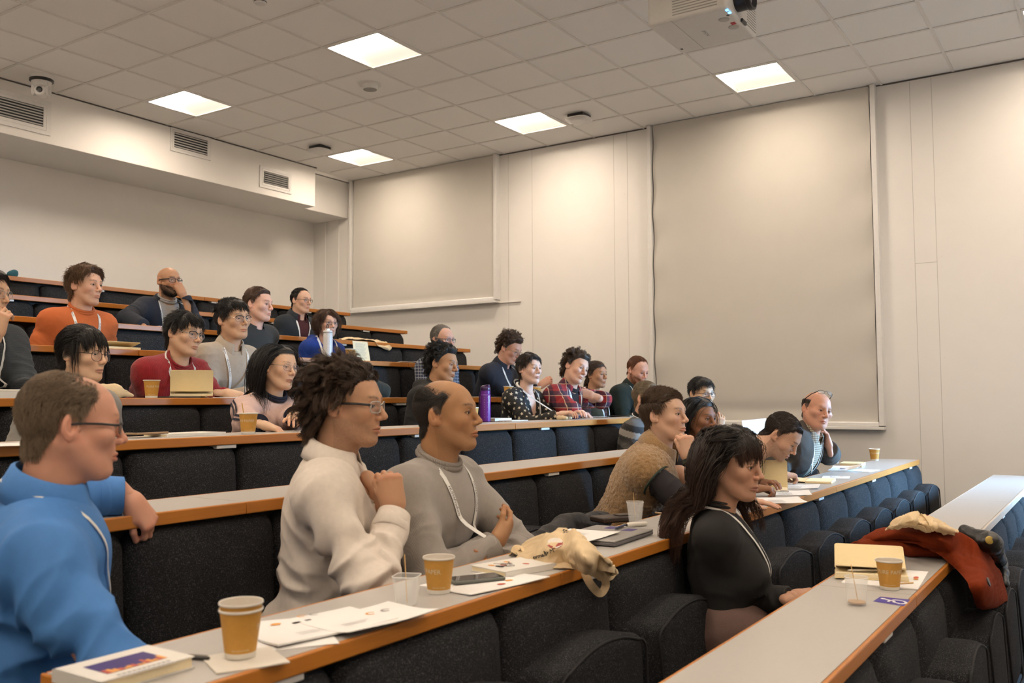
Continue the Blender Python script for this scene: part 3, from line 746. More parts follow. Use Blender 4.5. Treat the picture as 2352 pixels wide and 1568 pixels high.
def grow(roots, norm, length, seg, comb, lift=.5, grav=.3, noise=.15, curl=None, solids=(), layer=.0, down=(0, 0, -1), nf=30, m0=0, clump=0):
    n = len(roots); L = length*RNG.uniform(.75, 1.15, n); st = (L/seg)[:, None]
    P = roots.copy(); path = [P.copy()]
    d = norm*lift+comb(P); d /= np.linalg.norm(d, axis=1)[:, None]+1e-9
    mrg = RNG.uniform(0, 1, n)*layer+m0; dn = np.asarray(down, float); ph = RNG.uniform(0, 6.28, n)
    ns = RNG.normal(0, noise, (n, 3)); cl = None
    if clump:
        cc = RNG.choice(n, min(clump, n), replace=False); D = ((roots[:, None]-roots[cc][None])**2).sum(2); cl = cc[D.argmin(1)]
        ph = ph[cl]+RNG.normal(0, .35, n); ns = ns[cl]+RNG.normal(0, noise*.25, (n, 3)); st = st[cl]*RNG.uniform(.85, 1.05, (n, 1)); mrg = mrg[cl]*RNG.uniform(.8, 1.1, n)
    for k in range(seg):
        c = comb(P)
        wob = np.stack([vnoise(P*nf+7*i) for i in range(3)], 1)*noise*1.5
        d = d*.62+c*.38+dn*grav*(k+1)/seg+ns*.35+wob*.5
        d /= np.linalg.norm(d, axis=1)[:, None]+1e-9
        P = P+d*st
        P = push_out(P, solids, m0+(mrg-m0)*min(1., (k+1)/(.40*seg)))
        path.append(P.copy())
    path = np.stack(path, 1)
    if cl is not None:
        g = np.linspace(0, .75, seg+1)[None, :, None]; path = path*(1-g)+path[cl]*g+(roots-roots[cl])[:, None]*g*.28
    if curl:
        A, w = curl; m = seg+1; s = np.arange(m)[None]/seg*L[:, None]*w+ph[:, None]
        T = np.gradient(path, axis=1); T /= np.linalg.norm(T, axis=2)[..., None]+1e-9
        u = np.cross(T, np.array([.3, .5, .8])); u /= np.linalg.norm(u, axis=2)[..., None]+1e-9; v = np.cross(T, u)
        g = np.minimum(1, np.arange(m)/2.)[None, :, None]*A
        path = path+g*(np.cos(s)[..., None]*u+np.sin(s)[..., None]*v)
    return path
def tang(v, P, c0=np.array([-.015, 0, .02])):
    n = P-c0; n /= np.linalg.norm(n, axis=1)[:, None]+1e-9
    v = v-n*(v*n).sum(1)[:, None]; return v/(np.linalg.norm(v, axis=1)[:, None]+1e-6)
def comb_fn(style):
    def f(P):
        x, y, z = P.T; o = np.zeros_like(P)
        if style == 'fwd': v = np.stack([np.where(z > .05, 1., .35), .15*np.sign(y), np.where(z > .05, -.2, -1.)], 1)
        elif style == 'quiff': v = np.stack([np.where((z > .06) & (x > -.02), .7, -.2), np.where(z > .06, .5, 0), np.where(z > .065, .55, -1.)], 1)
        elif style == 'spike': v = np.stack([np.where(z > .05, .9, .1), .2*np.ones_like(x), np.where(z > .055, .35, -.9)], 1)
        elif style == 'side': v = np.stack([.45*np.ones_like(x), np.where(z > .045, np.where(y > -.03, 1., -.6), .0), np.where(z > .045, -.15, -1.)], 1)
        elif style == 'back': v = np.stack([-1.*np.ones_like(x), .25*np.sign(y), np.where(z > .05, -.1, -.8)], 1)
        elif style == 'fringe': v = np.stack([np.where(x > .02, 1., -.35), .3*np.sign(y)*(np.abs(y) > .03), -np.ones_like(x)*.9], 1)
        elif style == 'part': v = np.stack([np.where(x > .0, .15, -.5), np.sign(y+.012)*1.1*(z > .03), np.where(z > .05, -.35, -1.)], 1)
        elif style == 'pony': v = np.stack([-1.*np.ones_like(x), .0*x, -.55*np.ones_like(x)], 1)
        elif style == 'up': v = P-np.array([-.015, 0, .02]); return v/np.linalg.norm(v, axis=1)[:, None]
        elif style == 'nat': v = np.stack([np.where(z > .06, .55, -.35), np.where(z > .06, .35, 0), np.where(z > .06, -.1, -1.)], 1)
        elif style == 'longback': v = np.stack([np.where(z > .03, -.25, np.where(x > -.02, -.55, -.25)), np.sign(y+.008)*np.where(z > .03, 1.0, .12), np.where(z > .05, -.4, -1.)], 1)
        elif style == 'crown': v = np.stack([np.where(z > .05, -.8, -.3), .3*np.sign(y), np.where(z > .05, -.3, -1.)], 1)
        elif style == 'loose': v = (P-np.array([-.015, 0, .02])); v = v/np.linalg.norm(v, axis=1)[:, None]*.24+np.stack([np.where(x > .02, -.75, np.where(z > .06, -.2, -.55)), .1*np.sign(y), np.where(z > .07, -.05, np.where(x > .02, .0, -.7))], 1); return v/np.linalg.norm(v, axis=1)[:, None]
        else: v = np.stack([o[:, 0], o[:, 0], -np.ones_like(x)], 1)
        return tang(v, P)
    return f

SKINM = mat('skin', (1, 1, 1), (.93, .91, .90), 55, .50, .05, 900, attr=True, sss=.12, spec=.35)
HAIRM = mat('hair', (1, 1, 1), (.78, .78, .78), 60, .52, attr=True, spec=.45)
EYEM = mat('eyeball', (1, 1, 1), (.97, .97, .97), 5, .45, attr=True, spec=.12)
def cloth(name, c, rough=.9, bump=.3, bs=450, c2=None, sc=60, **k): return mat(name, c, c2 or tuple(v*.82 for v in c), sc, rough, bump, bs, **k)
LENS = mat('spectacle_lens', (.9, .93, 1), rough=.03)
LENS.node_tree.nodes['Principled BSDF'].inputs['Alpha'].default_value = .07
LANY = mat('white_ribbon', (.78, .77, .74), rough=.6, scale=300)
INK = mat('black_print', (.015, .015, .017), rough=.6)
METAL = mat('metal_clip', (.6, .6, .6), rough=.25, metal=1)
BADGE = mat('badge_card', (.62, .60, .56), (.5, .49, .46), 160, .35)
SHOE = mat('dark_shoe', (.02, .018, .016), rough=.5)

def ik(S, W, l1, l2, pole):
    v = W-S; d = np.linalg.norm(v)
    if d > l1+l2-.006: W = S+v/d*(l1+l2-.006); v = W-S; d = np.linalg.norm(v)
    if d < abs(l1-l2)+.02: d = abs(l1-l2)+.02
    u = nrm(v); a = (l1*l1-l2*l2+d*d)/(2*d); h = math.sqrt(max(l1*l1-a*a, 0))
    p = np.asarray(pole, float); p = nrm(p-u*(p@u)); return S+u*a+p*h, W

class Person: pass
def person(label, row, hp, dy=.30, a=50, pitch=0, roll=0, tyaw=-90, s=1.0, fem=False, skin=(.5, .3, .2), lip=None, brow=(.03, .02, .015), head={}, hair=None, beard=None,
           top=(), legs=(.02, .02, .025), arms={}, glasses=None, lanyard=None, hip=None, dn=(0, 0, 0), sw=None, bw=1.0, belly=0, res=.008, hres=.0026, gaze=0, browk=.8, bald=None, y=None, armdef='lap', lookup=0, crop=0):
    p = Person(); yy = y if y is not None else YR[row]-dy
    H = AY(hp[0], hp[1], yy)
    dc = math.atan2(CAM[1]-H[1], CAM[0]-H[0]); yaw = dc+a*D2R
    Rh = rz(yaw) @ ry(pitch*D2R) @ rx(roll*D2R)
    F = np.array([math.cos(tyaw*D2R), math.sin(tyaw*D2R), 0]); Lf = np.array([-F[1], F[0], 0])
    Rn = rz(yaw*.5+tyaw*D2R*.5 if abs(yaw-tyaw*D2R) < 2 else yaw) @ ry(pitch*.6*D2R) @ rx(roll*.5*D2R)
    N = H+s*(Rn @ np.array([-.040, 0, -.178 if not fem else -.180]))+np.asarray(dn, float)
    fz = FL[row]
    hipP = np.array([N[0], YR[row]-.16, fz+.53]) if hip is None else np.asarray(hip, float)
    v = N-hipP; Lm = .52*s
    T = nrm(v); Fd = nrm(F-T*(F@T)); Ls = np.cross(T, Fd)
    sw = sw or (.165 if not fem else .145)
    sw *= s
    base = np.array([hipP[0], hipP[1], fz])
    root = thing('person', label, 'person', base, 0, 'seated audience')
    p.__dict__.update(H=H, Rh=Rh, N=N, T=T, Fd=Fd, Ls=Ls, base=base, root=root, s=s, row=row, F=F, Lf=Lf, hip=hipP)
    rn = .047 if fem else .056
    hd = dict(head); hd.setdefault('rn', rn)
    # ---------- arms
    A = {}
    for sd, sg in (('R', -1), ('L', 1)):
        S = N-T*.060+Ls*sg*sw-Fd*.005
        ar = dict(arms.get(sd, {}))
        l1, l2 = .295*s*(.94 if fem else 1), .255*s*(.94 if fem else 1)
        dz = ZR[row+1] if row < 9 else -.7
        if 'w' in ar: Wp = np.asarray(ar['w'], float)
        elif ar.get('to', armdef) == 'desk': Wp = np.array([N[0]+F[0]*.1, YR[row+1]+.27, dz+.035])+Lf*sg*.10
        else: Wp = hipP+F*.30+Ls*sg*.11+np.array([0, 0, .085])
        if 'wr' in ar: Wp = N+Fd*ar['wr'][0]*s+Ls*sg*ar['wr'][1]*s-T*ar['wr'][2]*s
        if 'er' in ar: ar['e'] = N+Fd*ar['er'][0]*s+Ls*sg*ar['er'][1]*s-T*ar['er'][2]*s
        if 'fr' in ar: ar['f'] = Fd*ar['fr'][0]+Ls*sg*ar['fr'][1]-T*ar['fr'][2]
        if 'nr' in ar: ar['n'] = Fd*ar['nr'][0]+Ls*sg*ar['nr'][1]-T*ar['nr'][2]
        pole = ar.get('pole', -T*1.0+Ls*sg*.5-Fd*.3)
        if 'e' in ar:
            E = S+nrm(np.asarray(ar['e'], float)-S)*l1; W = E+nrm(Wp-E)*l2
        else: E, W = ik(S, Wp, l1, l2, pole)
        fd = nrm(np.asarray(ar['f'], float)) if 'f' in ar else nrm(nrm(W-E)+(np.array([0, 0, -.15])))
        nn = np.asarray(ar.get('n', (0, 0, 1)), float); nn = nrm(nn-fd*(nn@fd))
        A[sd] = dict(S=S, E=E, W=W, f=fd, n=nn, pose=ar.get('pose', 'relax'), show=ar.get('hand', 'w' in ar or 'wr' in ar or ar.get('to', armdef) == 'desk'), sg=sg)
    p.A = A
    # ---------- torso solids
    def torso(g, arms_to=1.0, fore_to=None, kk=.05, body=False, sl=1.0):
        S = SDF(); B = N-T*.135*s; w = bw; cr_ = crop if g > 0 else 0
        S.cap(hipP+T*(cr_-.02), B, (.148*w+g)*s, (.150*w+g)*s if not fem else (.132*w+g)*s, k=kk, sq=(Fd, .70))
        S.cap(A['R']['S']+Ls*.03-T*.01, A['L']['S']-Ls*.03-T*.01, (.058+g)*s, k=.07)
        S.ell(N-T*.16*s+Fd*.015, ((.115+g)*s, (.150*w+g)*s, (.13+g)*s), R=np.stack([Fd, Ls, T]), k=.05)
        for q in A.values(): S.cap(N-T*.030*s-Fd*.018, q['S']+T*.008, (.050+g*.6)*s, (.046+g)*s, k=.045)
        if belly: S.ell(hipP+T*.12+Fd*.06, (.10+belly+g, .14+g, .16), R=np.stack([Fd, Ls, T]), k=.06)
        if fem:
            for sg in (-1, 1): S.ell(N-T*.205*s+Fd*.088*s+Ls*sg*.070*s, (.056+g, .060+g, .062+g), k=.05)
        if not cr_: S.ell(hipP-T*.03, (.15+g, .165*w+g, .12+g), R=np.stack([Fd, Ls, T]), k=.05)
        for q in A.values():
            if arms_to > 0:
                e = q['S']+(q['E']-q['S'])*arms_to
                S.cap(q['S'], e, (.052+g*sl)*s, (.052-.010*arms_to+g*sl)*s, k=.035)
                if fore_to: S.cap(q['E'], q['E']+(q['W']-q['E'])*fore_to, (.043+g*sl)*s, (.043-.015*fore_to+g*sl)*s, k=.022)
        return S
    p.torso = torso
    # ---------- body: head + trunk + arms + hands as one mesh
    Ninv = Rh.T @ ((N-H)/s)
    S = head_sdf(fem=fem, neck=Ninv, **hd)
    Vh, Fh = S.mesh(hres, lo=(-1, -1, Ninv[2]-.03), hi=(1, 1, 1))
    Vh = relax(Vh, Fh, 1, .35)
    Nh = vnormals(Vh, Fh)
    hr = hair or {}
    lipc = lip or tuple(np.array(skin)*np.array([.80, .52, .50]))
    bd = beard or {}
    Ch = paint_head(Vh, skin, lipc, brow, browk, bd.get('c'), bd.get('k', 0), hr.get('c') if hr.get('paint', True) else None, hr.get('hl', 'full'), bald, fem=fem)
    Bd = torso(-.006, 1.0, 1.0)
    Bd.cap(N-T*.02, H+s*(Rh @ np.array([-.028, 0, -.05])), (rn-.006)*s, (rn-.014)*s, k=.02)
    Vb, Fb = Bd.mesh(max(res, .008))
    parts = [(H+s*(Vh @ Rh.T), Fh, Ch), (Vb, Fb, np.tile(np.array(skin), (len(Vb), 1)))]
    for sd, q in A.items():
        if not q['show']: continue
        po = q['pose']; hs = hand_sdf(-q['sg'], CURL[po], THUMB[po], 3 if po in ('fist', 'pen', 'curl') else 7)
        V, Fq = hs.mesh(.0028 if hres < .003 else .0035)
        Cc = np.tile(np.array(skin), (len(V), 1)); k1 = np.exp(-((V[:, 0]-.092)/.010)**2); Cc = Cc*(1-k1[:, None]*np.array([0, .14, .15])*.8)
        tips = (V[:, 0] > .12)[:, None]; Cc = np.where(tips, Cc*np.array([1.03, .92, .92]), Cc)
        X = q['f']; Z = q['n']; Y = np.cross(Z, X)
        hsz = s*(.90 if fem else 1.0)
        parts.append((q['W']+X*.012+hsz*(V @ np.stack([X, Y, Z])), Fq, Cc))
    V = np.concatenate([x[0] for x in parts]); C = np.concatenate([x[2] for x in parts]); o = 0; FF = []
    for x in parts: FF.append(x[1]+o); o += len(x[0])
    link('body', npmesh('body', V-base, np.concatenate(FF), col=C), SKINM, root)
    loc = lambda P: H+s*(np.asarray(P, float) @ Rh.T)-base
    p.loc = loc
    # ---------- eyes
    ev, ef, ec = [], [], []
    nu, nv = 18, 16
    for sg in (-1, 1):
        th = np.linspace(0, PI, nv+1)
        for t in th:
            for k in range(nu):
                ph = 2*PI*k/nu; ev.append((math.cos(t), math.sin(t)*math.cos(ph), math.sin(t)*math.sin(ph)))
                d = math.degrees(t); ec.append((.008, .007, .007) if d < 17 else ((.035, .020, .011) if d < 35 else (.50, .44, .38)))
    ev = np.array(ev); m = (nv+1)*nu
    Rg = rz(gaze*D2R) @ ry(-lookup*D2R)
    ev = (ev @ Rg.T)*.0119; ev[:m] += (.0760, -.031, 0); ev[m:] += (.0760, .031, 0)
    for i in range(nv):
        for k in range(nu): ef.append((i*nu+k, (i+1)*nu+k, (i+1)*nu+(k+1) % nu, i*nu+(k+1) % nu))
    for h0 in (0, m): link('eye', npmesh('eye', loc(ev[h0:h0+m]), np.array(ef), col=np.array(ec[h0:h0+m])), EYEM, root)
    # ---------- hair
    solids = [('e', np.array([-.015, 0, .032]), np.array([.094, .075, .081])), ('e', np.array([.030, 0, -.028]), np.array([.058, .058, .082])),
              ('c', np.array([-.03, 0, -.05]), Ninv, rn+.004)]
    tol = lambda P: (Rh.T @ ((np.asarray(P)-H)/s))
    for q in A.values(): solids.append(('c', tol(N-Ls*0-T*.03), tol(q['S']+Ls*q['sg']*.02), .078)); solids.append(('c', tol(q['S']), tol(q['E']), .070))
    solids.append(('c', tol(N-T*.08), tol(hipP), .145))
    if (hair or {}).get('faceclear'): solids.append(('e', np.array([.080, 0, -.045]), np.array([.050, .060, .095])))
    dnl = Rh.T @ np.array([0, 0, -1.])
    if hr:
        zh = hairline(Vh, hr.get('hl', 'full')); mk_ = Vh[:, 2]-zh
        earm = (np.abs(Vh[:, 1]) > .066) & (((Vh[:, 0]+.010)/.027)**2+((Vh[:, 2]+.004)/.037)**2 < 1)
        dens = bald(Vh) if bald is not None else np.ones(len(Vh))
        ok = (mk_ > 0) & ~earm & (dens > .36)
        hv, hf, hc = [], [], []; off = 0
        th = hr.get('t', .012)
        if th > 0:
            keep = (ok & (dens > .45))[Fh].all(1); ids = np.unique(Fh[keep]); mp = np.full(len(Vh), -1); mp[ids] = np.arange(len(ids))
            P = Vh[ids]; nn = Nh[ids]
            tt = th*(1+hr.get('top', .4)*sstep(.04, .10, P[:, 2])+hr.get('front', 0)*sstep(.02, .06, P[:, 0])*sstep(.05, .08, P[:, 2])+hr.get('backt', 0)*sstep(0, -.06, P[:, 0]))
            fade = sstep(0, hr.get('fade', .022), mk_[ids])*sstep(.45, .9, dens[ids])
            nz = vnoise(P*hr.get('nf', 45))*.6+vnoise(P*hr.get('nf', 45)*2.3+3)*.4
            t_ = fade*tt*hr.get('capk', .62)*(1+hr.get('na', .35)*nz)-.0015*(1-fade); TC = np.zeros(len(Vh)); TC[ids] = t_
            q = P+nn*t_[:, None]; q[:, 2] += t_*.15
            hv.append(q); hf.append(mp[Fh[keep]]); hc.append(np.tile(np.asarray(hr['c']), (len(q), 1))*(.62+.25*nz[:, None])); off = len(q)
        n = hr.get('n', 1500); idx = np.flatnonzero(ok)
        for st in hr.get('sets', [dict()]):
            nn_ = int(n*st.get('k', 1)); 
            pr = np.clip(dens[idx], .02, 1); pr = pr*(st['w'](Vh[idx]) if 'w' in st else 1); pr = pr/pr.sum()
            r = RNG.choice(idx, nn_, p=pr); R0 = Vh[r]+RNG.normal(0, .0012, (nn_, 3))
            tk = TC[r]*.96+.0006 if th > 0 else np.zeros(nn_)
            R0 = R0+Nh[r]*tk[:, None]
            ln = st.get('l', hr.get('l', .03)); L_ = ln(R0) if callable(ln) else np.full(nn_, ln)
            if bald is not None: L_ = L_*np.clip(dens[r], .3, 1)
            pa = grow(R0, Nh[r], L_, st.get('seg', 6), comb_fn(st.get('style', hr.get('style', 'fwd'))), st.get('lift', hr.get('lift', .5)), st.get('g', hr.get('g', .15)), st.get('noise', hr.get('noise', .2)),
                      st.get('curl', hr.get('curl')), solids if st.get('push', True) else (), st.get('layer', hr.get('layer', .008)), dnl, st.get('nf', 30), np.clip(tk, 0, 1), st.get('clump', hr.get('clump', 0)))
            v_, f_, c_ = strands(pa, st.get('r', hr.get('r', .0011)), hr['c'], jit=.3, tip=hr.get('tip'))
            hv.append(v_); hf.append(f_+off); hc.append(c_); off += len(v_)
        if hr.get('tail'):   # gathered pony tail
            a0, b0, rr_, n3 = hr['tail']; a0 = np.array(a0); b0 = np.array(b0)
            k = RNG.normal(0, rr_, (n3, 3)); u = np.linspace(0, 1, 9)[None, :, None]
            pa = a0+(b0-a0)*u+k[:, None, :]*(np.sin(np.linspace(.15, 2.6, 9))[None, :, None])+np.array([-.03, 0, 0])*np.sin(u*PI)
            v_, f_, c_ = strands(pa, .0016, hr['c']); hv.append(v_); hf.append(f_+off); hc.append(c_); off += len(v_)
        link('hair', npmesh('hair', loc(np.concatenate(hv)), np.concatenate(hf), col=np.clip(np.concatenate(hc), 0, 1)), HAIRM, root)
    if bd.get('n'):
        x, yv, z = Vh.T; zl = -.026-.30*np.clip(x, 0, .1)
        m = (z < zl) & (z > -.128) & (x > .0) & ~((np.abs(yv) < .021) & (np.abs(z+.069) < .0085)) & (((z > -.062) & (np.abs(yv) < .028)) | (x < .086) | (z < -.078))
        idx = np.flatnonzero(m)
        if bd.get('only') == 'lip': idx = np.flatnonzero((np.abs(yv) < .027) & (z < -.050) & (z > -.062) & (x > .085))
        r = RNG.choice(idx, bd['n']); pa = grow(Vh[r], Nh[r], np.full(bd['n'], bd.get('l', .014)), 4, comb_fn('down'), .8, .2, .3, None, (), 0, dnl)
        v_, f_, c_ = strands(pa, bd.get('r', .0007), bd['c']); link('beard', npmesh('beard', loc(v_), f_, col=c_), HAIRM, root)
    # ---------- clothing
    for gm in top: garment(p, gm, res)
    # ---------- legs and shoes
    if legs is not None:
        S = SDF()
        S.ell(hipP+F*.0+np.array([0, 0, -.035]), (.15, .17, .10), R=np.stack([F, Lf, [0, 0, 1.]]), k=.05)
        for sg in (-1, 1):
            h0 = hipP+Lf*sg*.085+np.array([0, 0, -.03]); kn = np.array([h0[0], h0[1], fz+.50])+F*.43*s+Lf*sg*.03; an = np.array([kn[0], kn[1], fz+.09])+F*.02
            S.cap(h0, kn, .082, .060, k=.04); S.cap(kn, an, .060, .048, k=.03)
        if crop: S.ell(hipP+T*.02, (.168, .186, .13), R=np.stack([Fd, Ls, T]), k=.04)
        V, Fq = S.mesh(.014); V = V+vnormals(V, Fq)*(vnoise(V*np.array([14, 14, 26])))[:, None]*.005
        tm = legs if not isinstance(legs, tuple) else cloth('trousers_%d_%d_%d' % tuple(int(v*999) for v in legs), legs)
        link('trousers', npmesh('trousers', V-base, Fq), tm, root)
        for sg in (-1, 1):
            h0 = hipP+Lf*sg*.085; kn = np.array([h0[0], h0[1], fz])+F*.45*s+Lf*sg*.03
            S = SDF(); S.cap(kn-F*.03+np.array([0, 0, .045]), kn+F*.15+np.array([0, 0, .032]), .043, .034, k=.02); S.cap(kn-F*.03+np.array([0, 0, .05]), kn-F*.01+np.array([0, 0, .10]), .04, .045, k=.02)
            V, Fq = S.mesh(.012); V[:, 2] = np.maximum(V[:, 2], fz+.002); link('shoe', npmesh('shoe', V-base, Fq), SHOE, root)
    if glasses: make_glasses(p, glasses)
    if lanyard: make_lanyard(p, lanyard)
    return p

def garment(p, g, res):
    """g: dict name, m, g (thickness), sleeve ('long','short','none','rolled'), neck ('crew','shirt','v','open',None), wrinkle, col(P)->rgb"""
    N, T, Fd, Ls, base, s = p.N, p.T, p.Fd, p.Ls, p.base, p.s
    sl = {'long': (1, .93), 'short': (.62, None), 'none': (0, None), 'rolled': (1, .35), 'three': (1, .6)}[g.get('sleeve', 'long')]
    S = p.torso(g.get('g', .012), sl[0], sl[1], sl=g.get('loose', 1.0))
    h = g.get('h', res)
    big = N+Fd*.2
    def loc(P): q = P-N; return q@Fd, q@Ls, -(q@T)
    nk = g.get('neck', 'crew')
    if nk in ('v', 'open'):
        wv, dp, wm = g.get('v', (.075, .24, 0.0)); lm = g.get('vs', 0)
        def cut(P):
            f, l, t = loc(P); w = np.where(t < dp, np.maximum(wv*(1-np.clip(t, -.1, dp)/dp), wm), wm if wm else -.05)
            return np.maximum(np.maximum(np.abs(l-lm*t)-w, -f+.0), -t-.10)
        S.fn(cut, N-.6, N+.6, k=.006, sub=True)
    # opening round the neck
    nr = g.get('nr', .066 if nk != 'v' else .064)*s
    c0 = N+T*.0-Fd*.006
    S.cap(c0+T*.02+Fd*.0, p.H*.5+c0*.5+T*.12, nr, nr+.02, k=.008, sub=True)
    if g.get('hood'): 
        S.cap(N-Fd*.085-Ls*.07+T*.0, N-Fd*.085+Ls*.07+T*.0, .048, k=.03); S.cap(N-Ls*.085-Fd*.02+T*.015, N-Fd*.08-Ls*.05, .03, k=.03); S.cap(N+Ls*.085-Fd*.02+T*.015, N-Fd*.08+Ls*.05, .03, k=.03)
    ends = []
    if sl[0]:
        for sd, q in p.A.items():
            ft = sl[1]; a_, b_ = (q['E'], q['W']) if ft else (q['S'], q['E']); u = ft or sl[0]
            d_ = nrm(b_-a_); c_ = a_+(b_-a_)*u+d_*.004
            R_ = ((.043-.015*ft) if ft else (.052-.010*u))*s+g.get('g', .012)*g.get('loose', 1.0)*s
            ends.append((sd, c_, d_, R_))
            if sd in g.get('nocut', ''): continue
            def half(P, c_=c_, d_=d_): return np.maximum(-((P-c_)@d_), SDF.dist(('cap', c_, c_+d_*.08, R_+.012, R_+.012, 0, 0, None), P))
            S.fn(half, c_-.16, c_+.16, k=.004, sub=True)
    V, F = S.mesh(h)
    V = relax(V, F, 1, .4)
    nv = vnormals(V, F); wr = g.get('wr', .004)
    if wr:
        fq = g.get('wf', 1.0); X = V-p.base
        wp = np.stack([vnoise(X*6+11), vnoise(X*6+23), vnoise(X*6+37)], 1)*.05
        def ridge(Q): return (1-np.abs(vnoise(Q))*2.6)
        td = ridge((X+wp) @ np.stack([p.Fd*6, p.Ls*6, T*15], 1)*fq)*.6+ridge((X+wp*1.4) @ np.stack([(p.Fd+T)*7, (p.Ls-T)*7, (T+p.Ls*.6)*15], 1)*fq)*.5
        am = np.exp(-((V-p.hip)@T-.12)**2/.015)*.8; d = td*1.0; wA = np.zeros(len(V))
        for q in p.A.values():
            for a_, b_, r_ in ((q['S'], q['E'], .09), (q['E'], q['W'], .08)):
                ax = b_-a_; L2 = ax@ax; h_ = np.clip(((V-a_)@ax)/L2, 0, 1); ds = np.linalg.norm(V-a_-h_[:, None]*ax, axis=1); w_ = sstep(r_+.03, r_-.01, ds)
                u_ = nrm(ax); v1 = nrm(np.cross(u_, p.Fd+.1)); v2 = np.cross(u_, v1)
                da = ridge((X+wp*1.2) @ np.stack([v1*7, v2*7, (u_+v1*.35)*21], 1)*fq)*.75+ridge((X+wp) @ np.stack([v1*9, v2*9, (u_-v2*.5)*26], 1)*fq)*.4
                d = np.where(w_ > wA, d*(1-w_)+da*w_, d); wA = np.maximum(wA, w_)
            for c, r in ((q['E'], .14), (q['S']*.7+q['E']*.3-T*.04, .13)): am += np.exp(-(np.linalg.norm(V-c, axis=1)/r)**2)
        dn_ = np.linalg.norm(V-N, axis=1); am *= sstep(.07, .16, dn_)
        V = V+nv*((d-.25)*wr*(.30+np.clip(am, 0, 1.15)))[:, None]
    if g.get('lump'): V = V+nv*((vnoise(V*90)*.6+vnoise(V*170)*.4)*g['lump'])[:, None]
    col = g['col'](V, p) if 'col' in g else None
    me = npmesh(g['name'], V-base, F, col=col)
    o = link(g['name'], me, g['m'], p.root)
    p.outer = S; p.last = o; p.gV = getattr(p, 'gV', [])+[tuple(v) for v in V]; n0 = len(p.gV)-len(V); p.gF = getattr(p, 'gF', [])+[tuple(int(i)+n0 for i in f) for f in F]; p.bvh = BVHTree.FromPolygons(p.gV, p.gF)
    # neckline pieces
    cm = g.get('cm', g['m'])
    if nk == 'crew':
        n = 40; P = []
        for k in range(n):
            a = 2*PI*k/n; P.append(c0+T*(g.get('nz', .040)-.014*math.cos(a))+Fd*math.cos(a)*nr*1.0+Ls*math.sin(a)*nr*1.05)
        Vt, Ft = tube_arr(np.array(P)-base, g.get('cr', .011), 10, True); mb = MB().add(Vt, Ft)
        P2 = [q+T*.013-0*Fd for q in P]; Vt, Ft = tube_arr(np.array(P2)-base, g.get('cr', .011)*.75, 10, True); mb.add(Vt, Ft)
        mb.build('neckband', cm, p.root, smooth=True, angle=80)
    elif nk in ('shirt', 'open') and g.get('collar', True):
        ch = g.get('ch', .045); n = 33; V, F = [], []; op = g.get('op', .5)
        rows = ((1.0, -.02, 0), (.97, ch*.6, 0), (.985, ch, 0), (1.10, ch*.93, 0), (1.28, ch*.35, 1), (1.36, -.012, 1))
        for r, zt, e in rows:
            for k in range(n):
                u = k/(n-1)*2-1; a = PI+u*(PI-op*.5)   # starts at back, ends in front with a gap
                fr = (1-math.cos(a-PI))*.5
                pt = .030*fr**6*e
                q = c0+Fd*(math.cos(a)*nr*r+fr**2*.012*e)+Ls*math.sin(a)*nr*r*1.02+T*(zt+g.get('nz', .030)-fr*.026-pt+(.006 if not e else 0))
                V.append(q-base)
        for j in range(len(rows)-1):
            for k in range(n-1): F.append((j*n+k, j*n+k+1, (j+1)*n+k+1, (j+1)*n+k))
        o = MB().add(V, F).build('collar', cm, p.root, smooth=True, angle=60)
        sm = o.modifiers.new('s', 'SOLIDIFY'); sm.thickness = .0025; sm.offset = 0
    if g.get('cuff') or g.get('hem'):
        for sd, c, d, R_ in ends:
            if sd in g.get('nocut', ''): continue
            L_ = g.get('cl', .055); R_ = R_+.0005
            Vt, Ft = tube_arr(np.array([c-d*L_, c-d*(L_-.003), c-d*.020, c+d*.004, c+d*.006, c-d*.02])-base, np.array([R_*1.0, R_+.0035, R_*.97+.003, R_*.94+.003, R_*.90, R_*.80]), 28)
            MB().add(Vt, Ft[:-2]).build('cuff', g.get('cuff') or g['m'], p.root, smooth=True, angle=60)

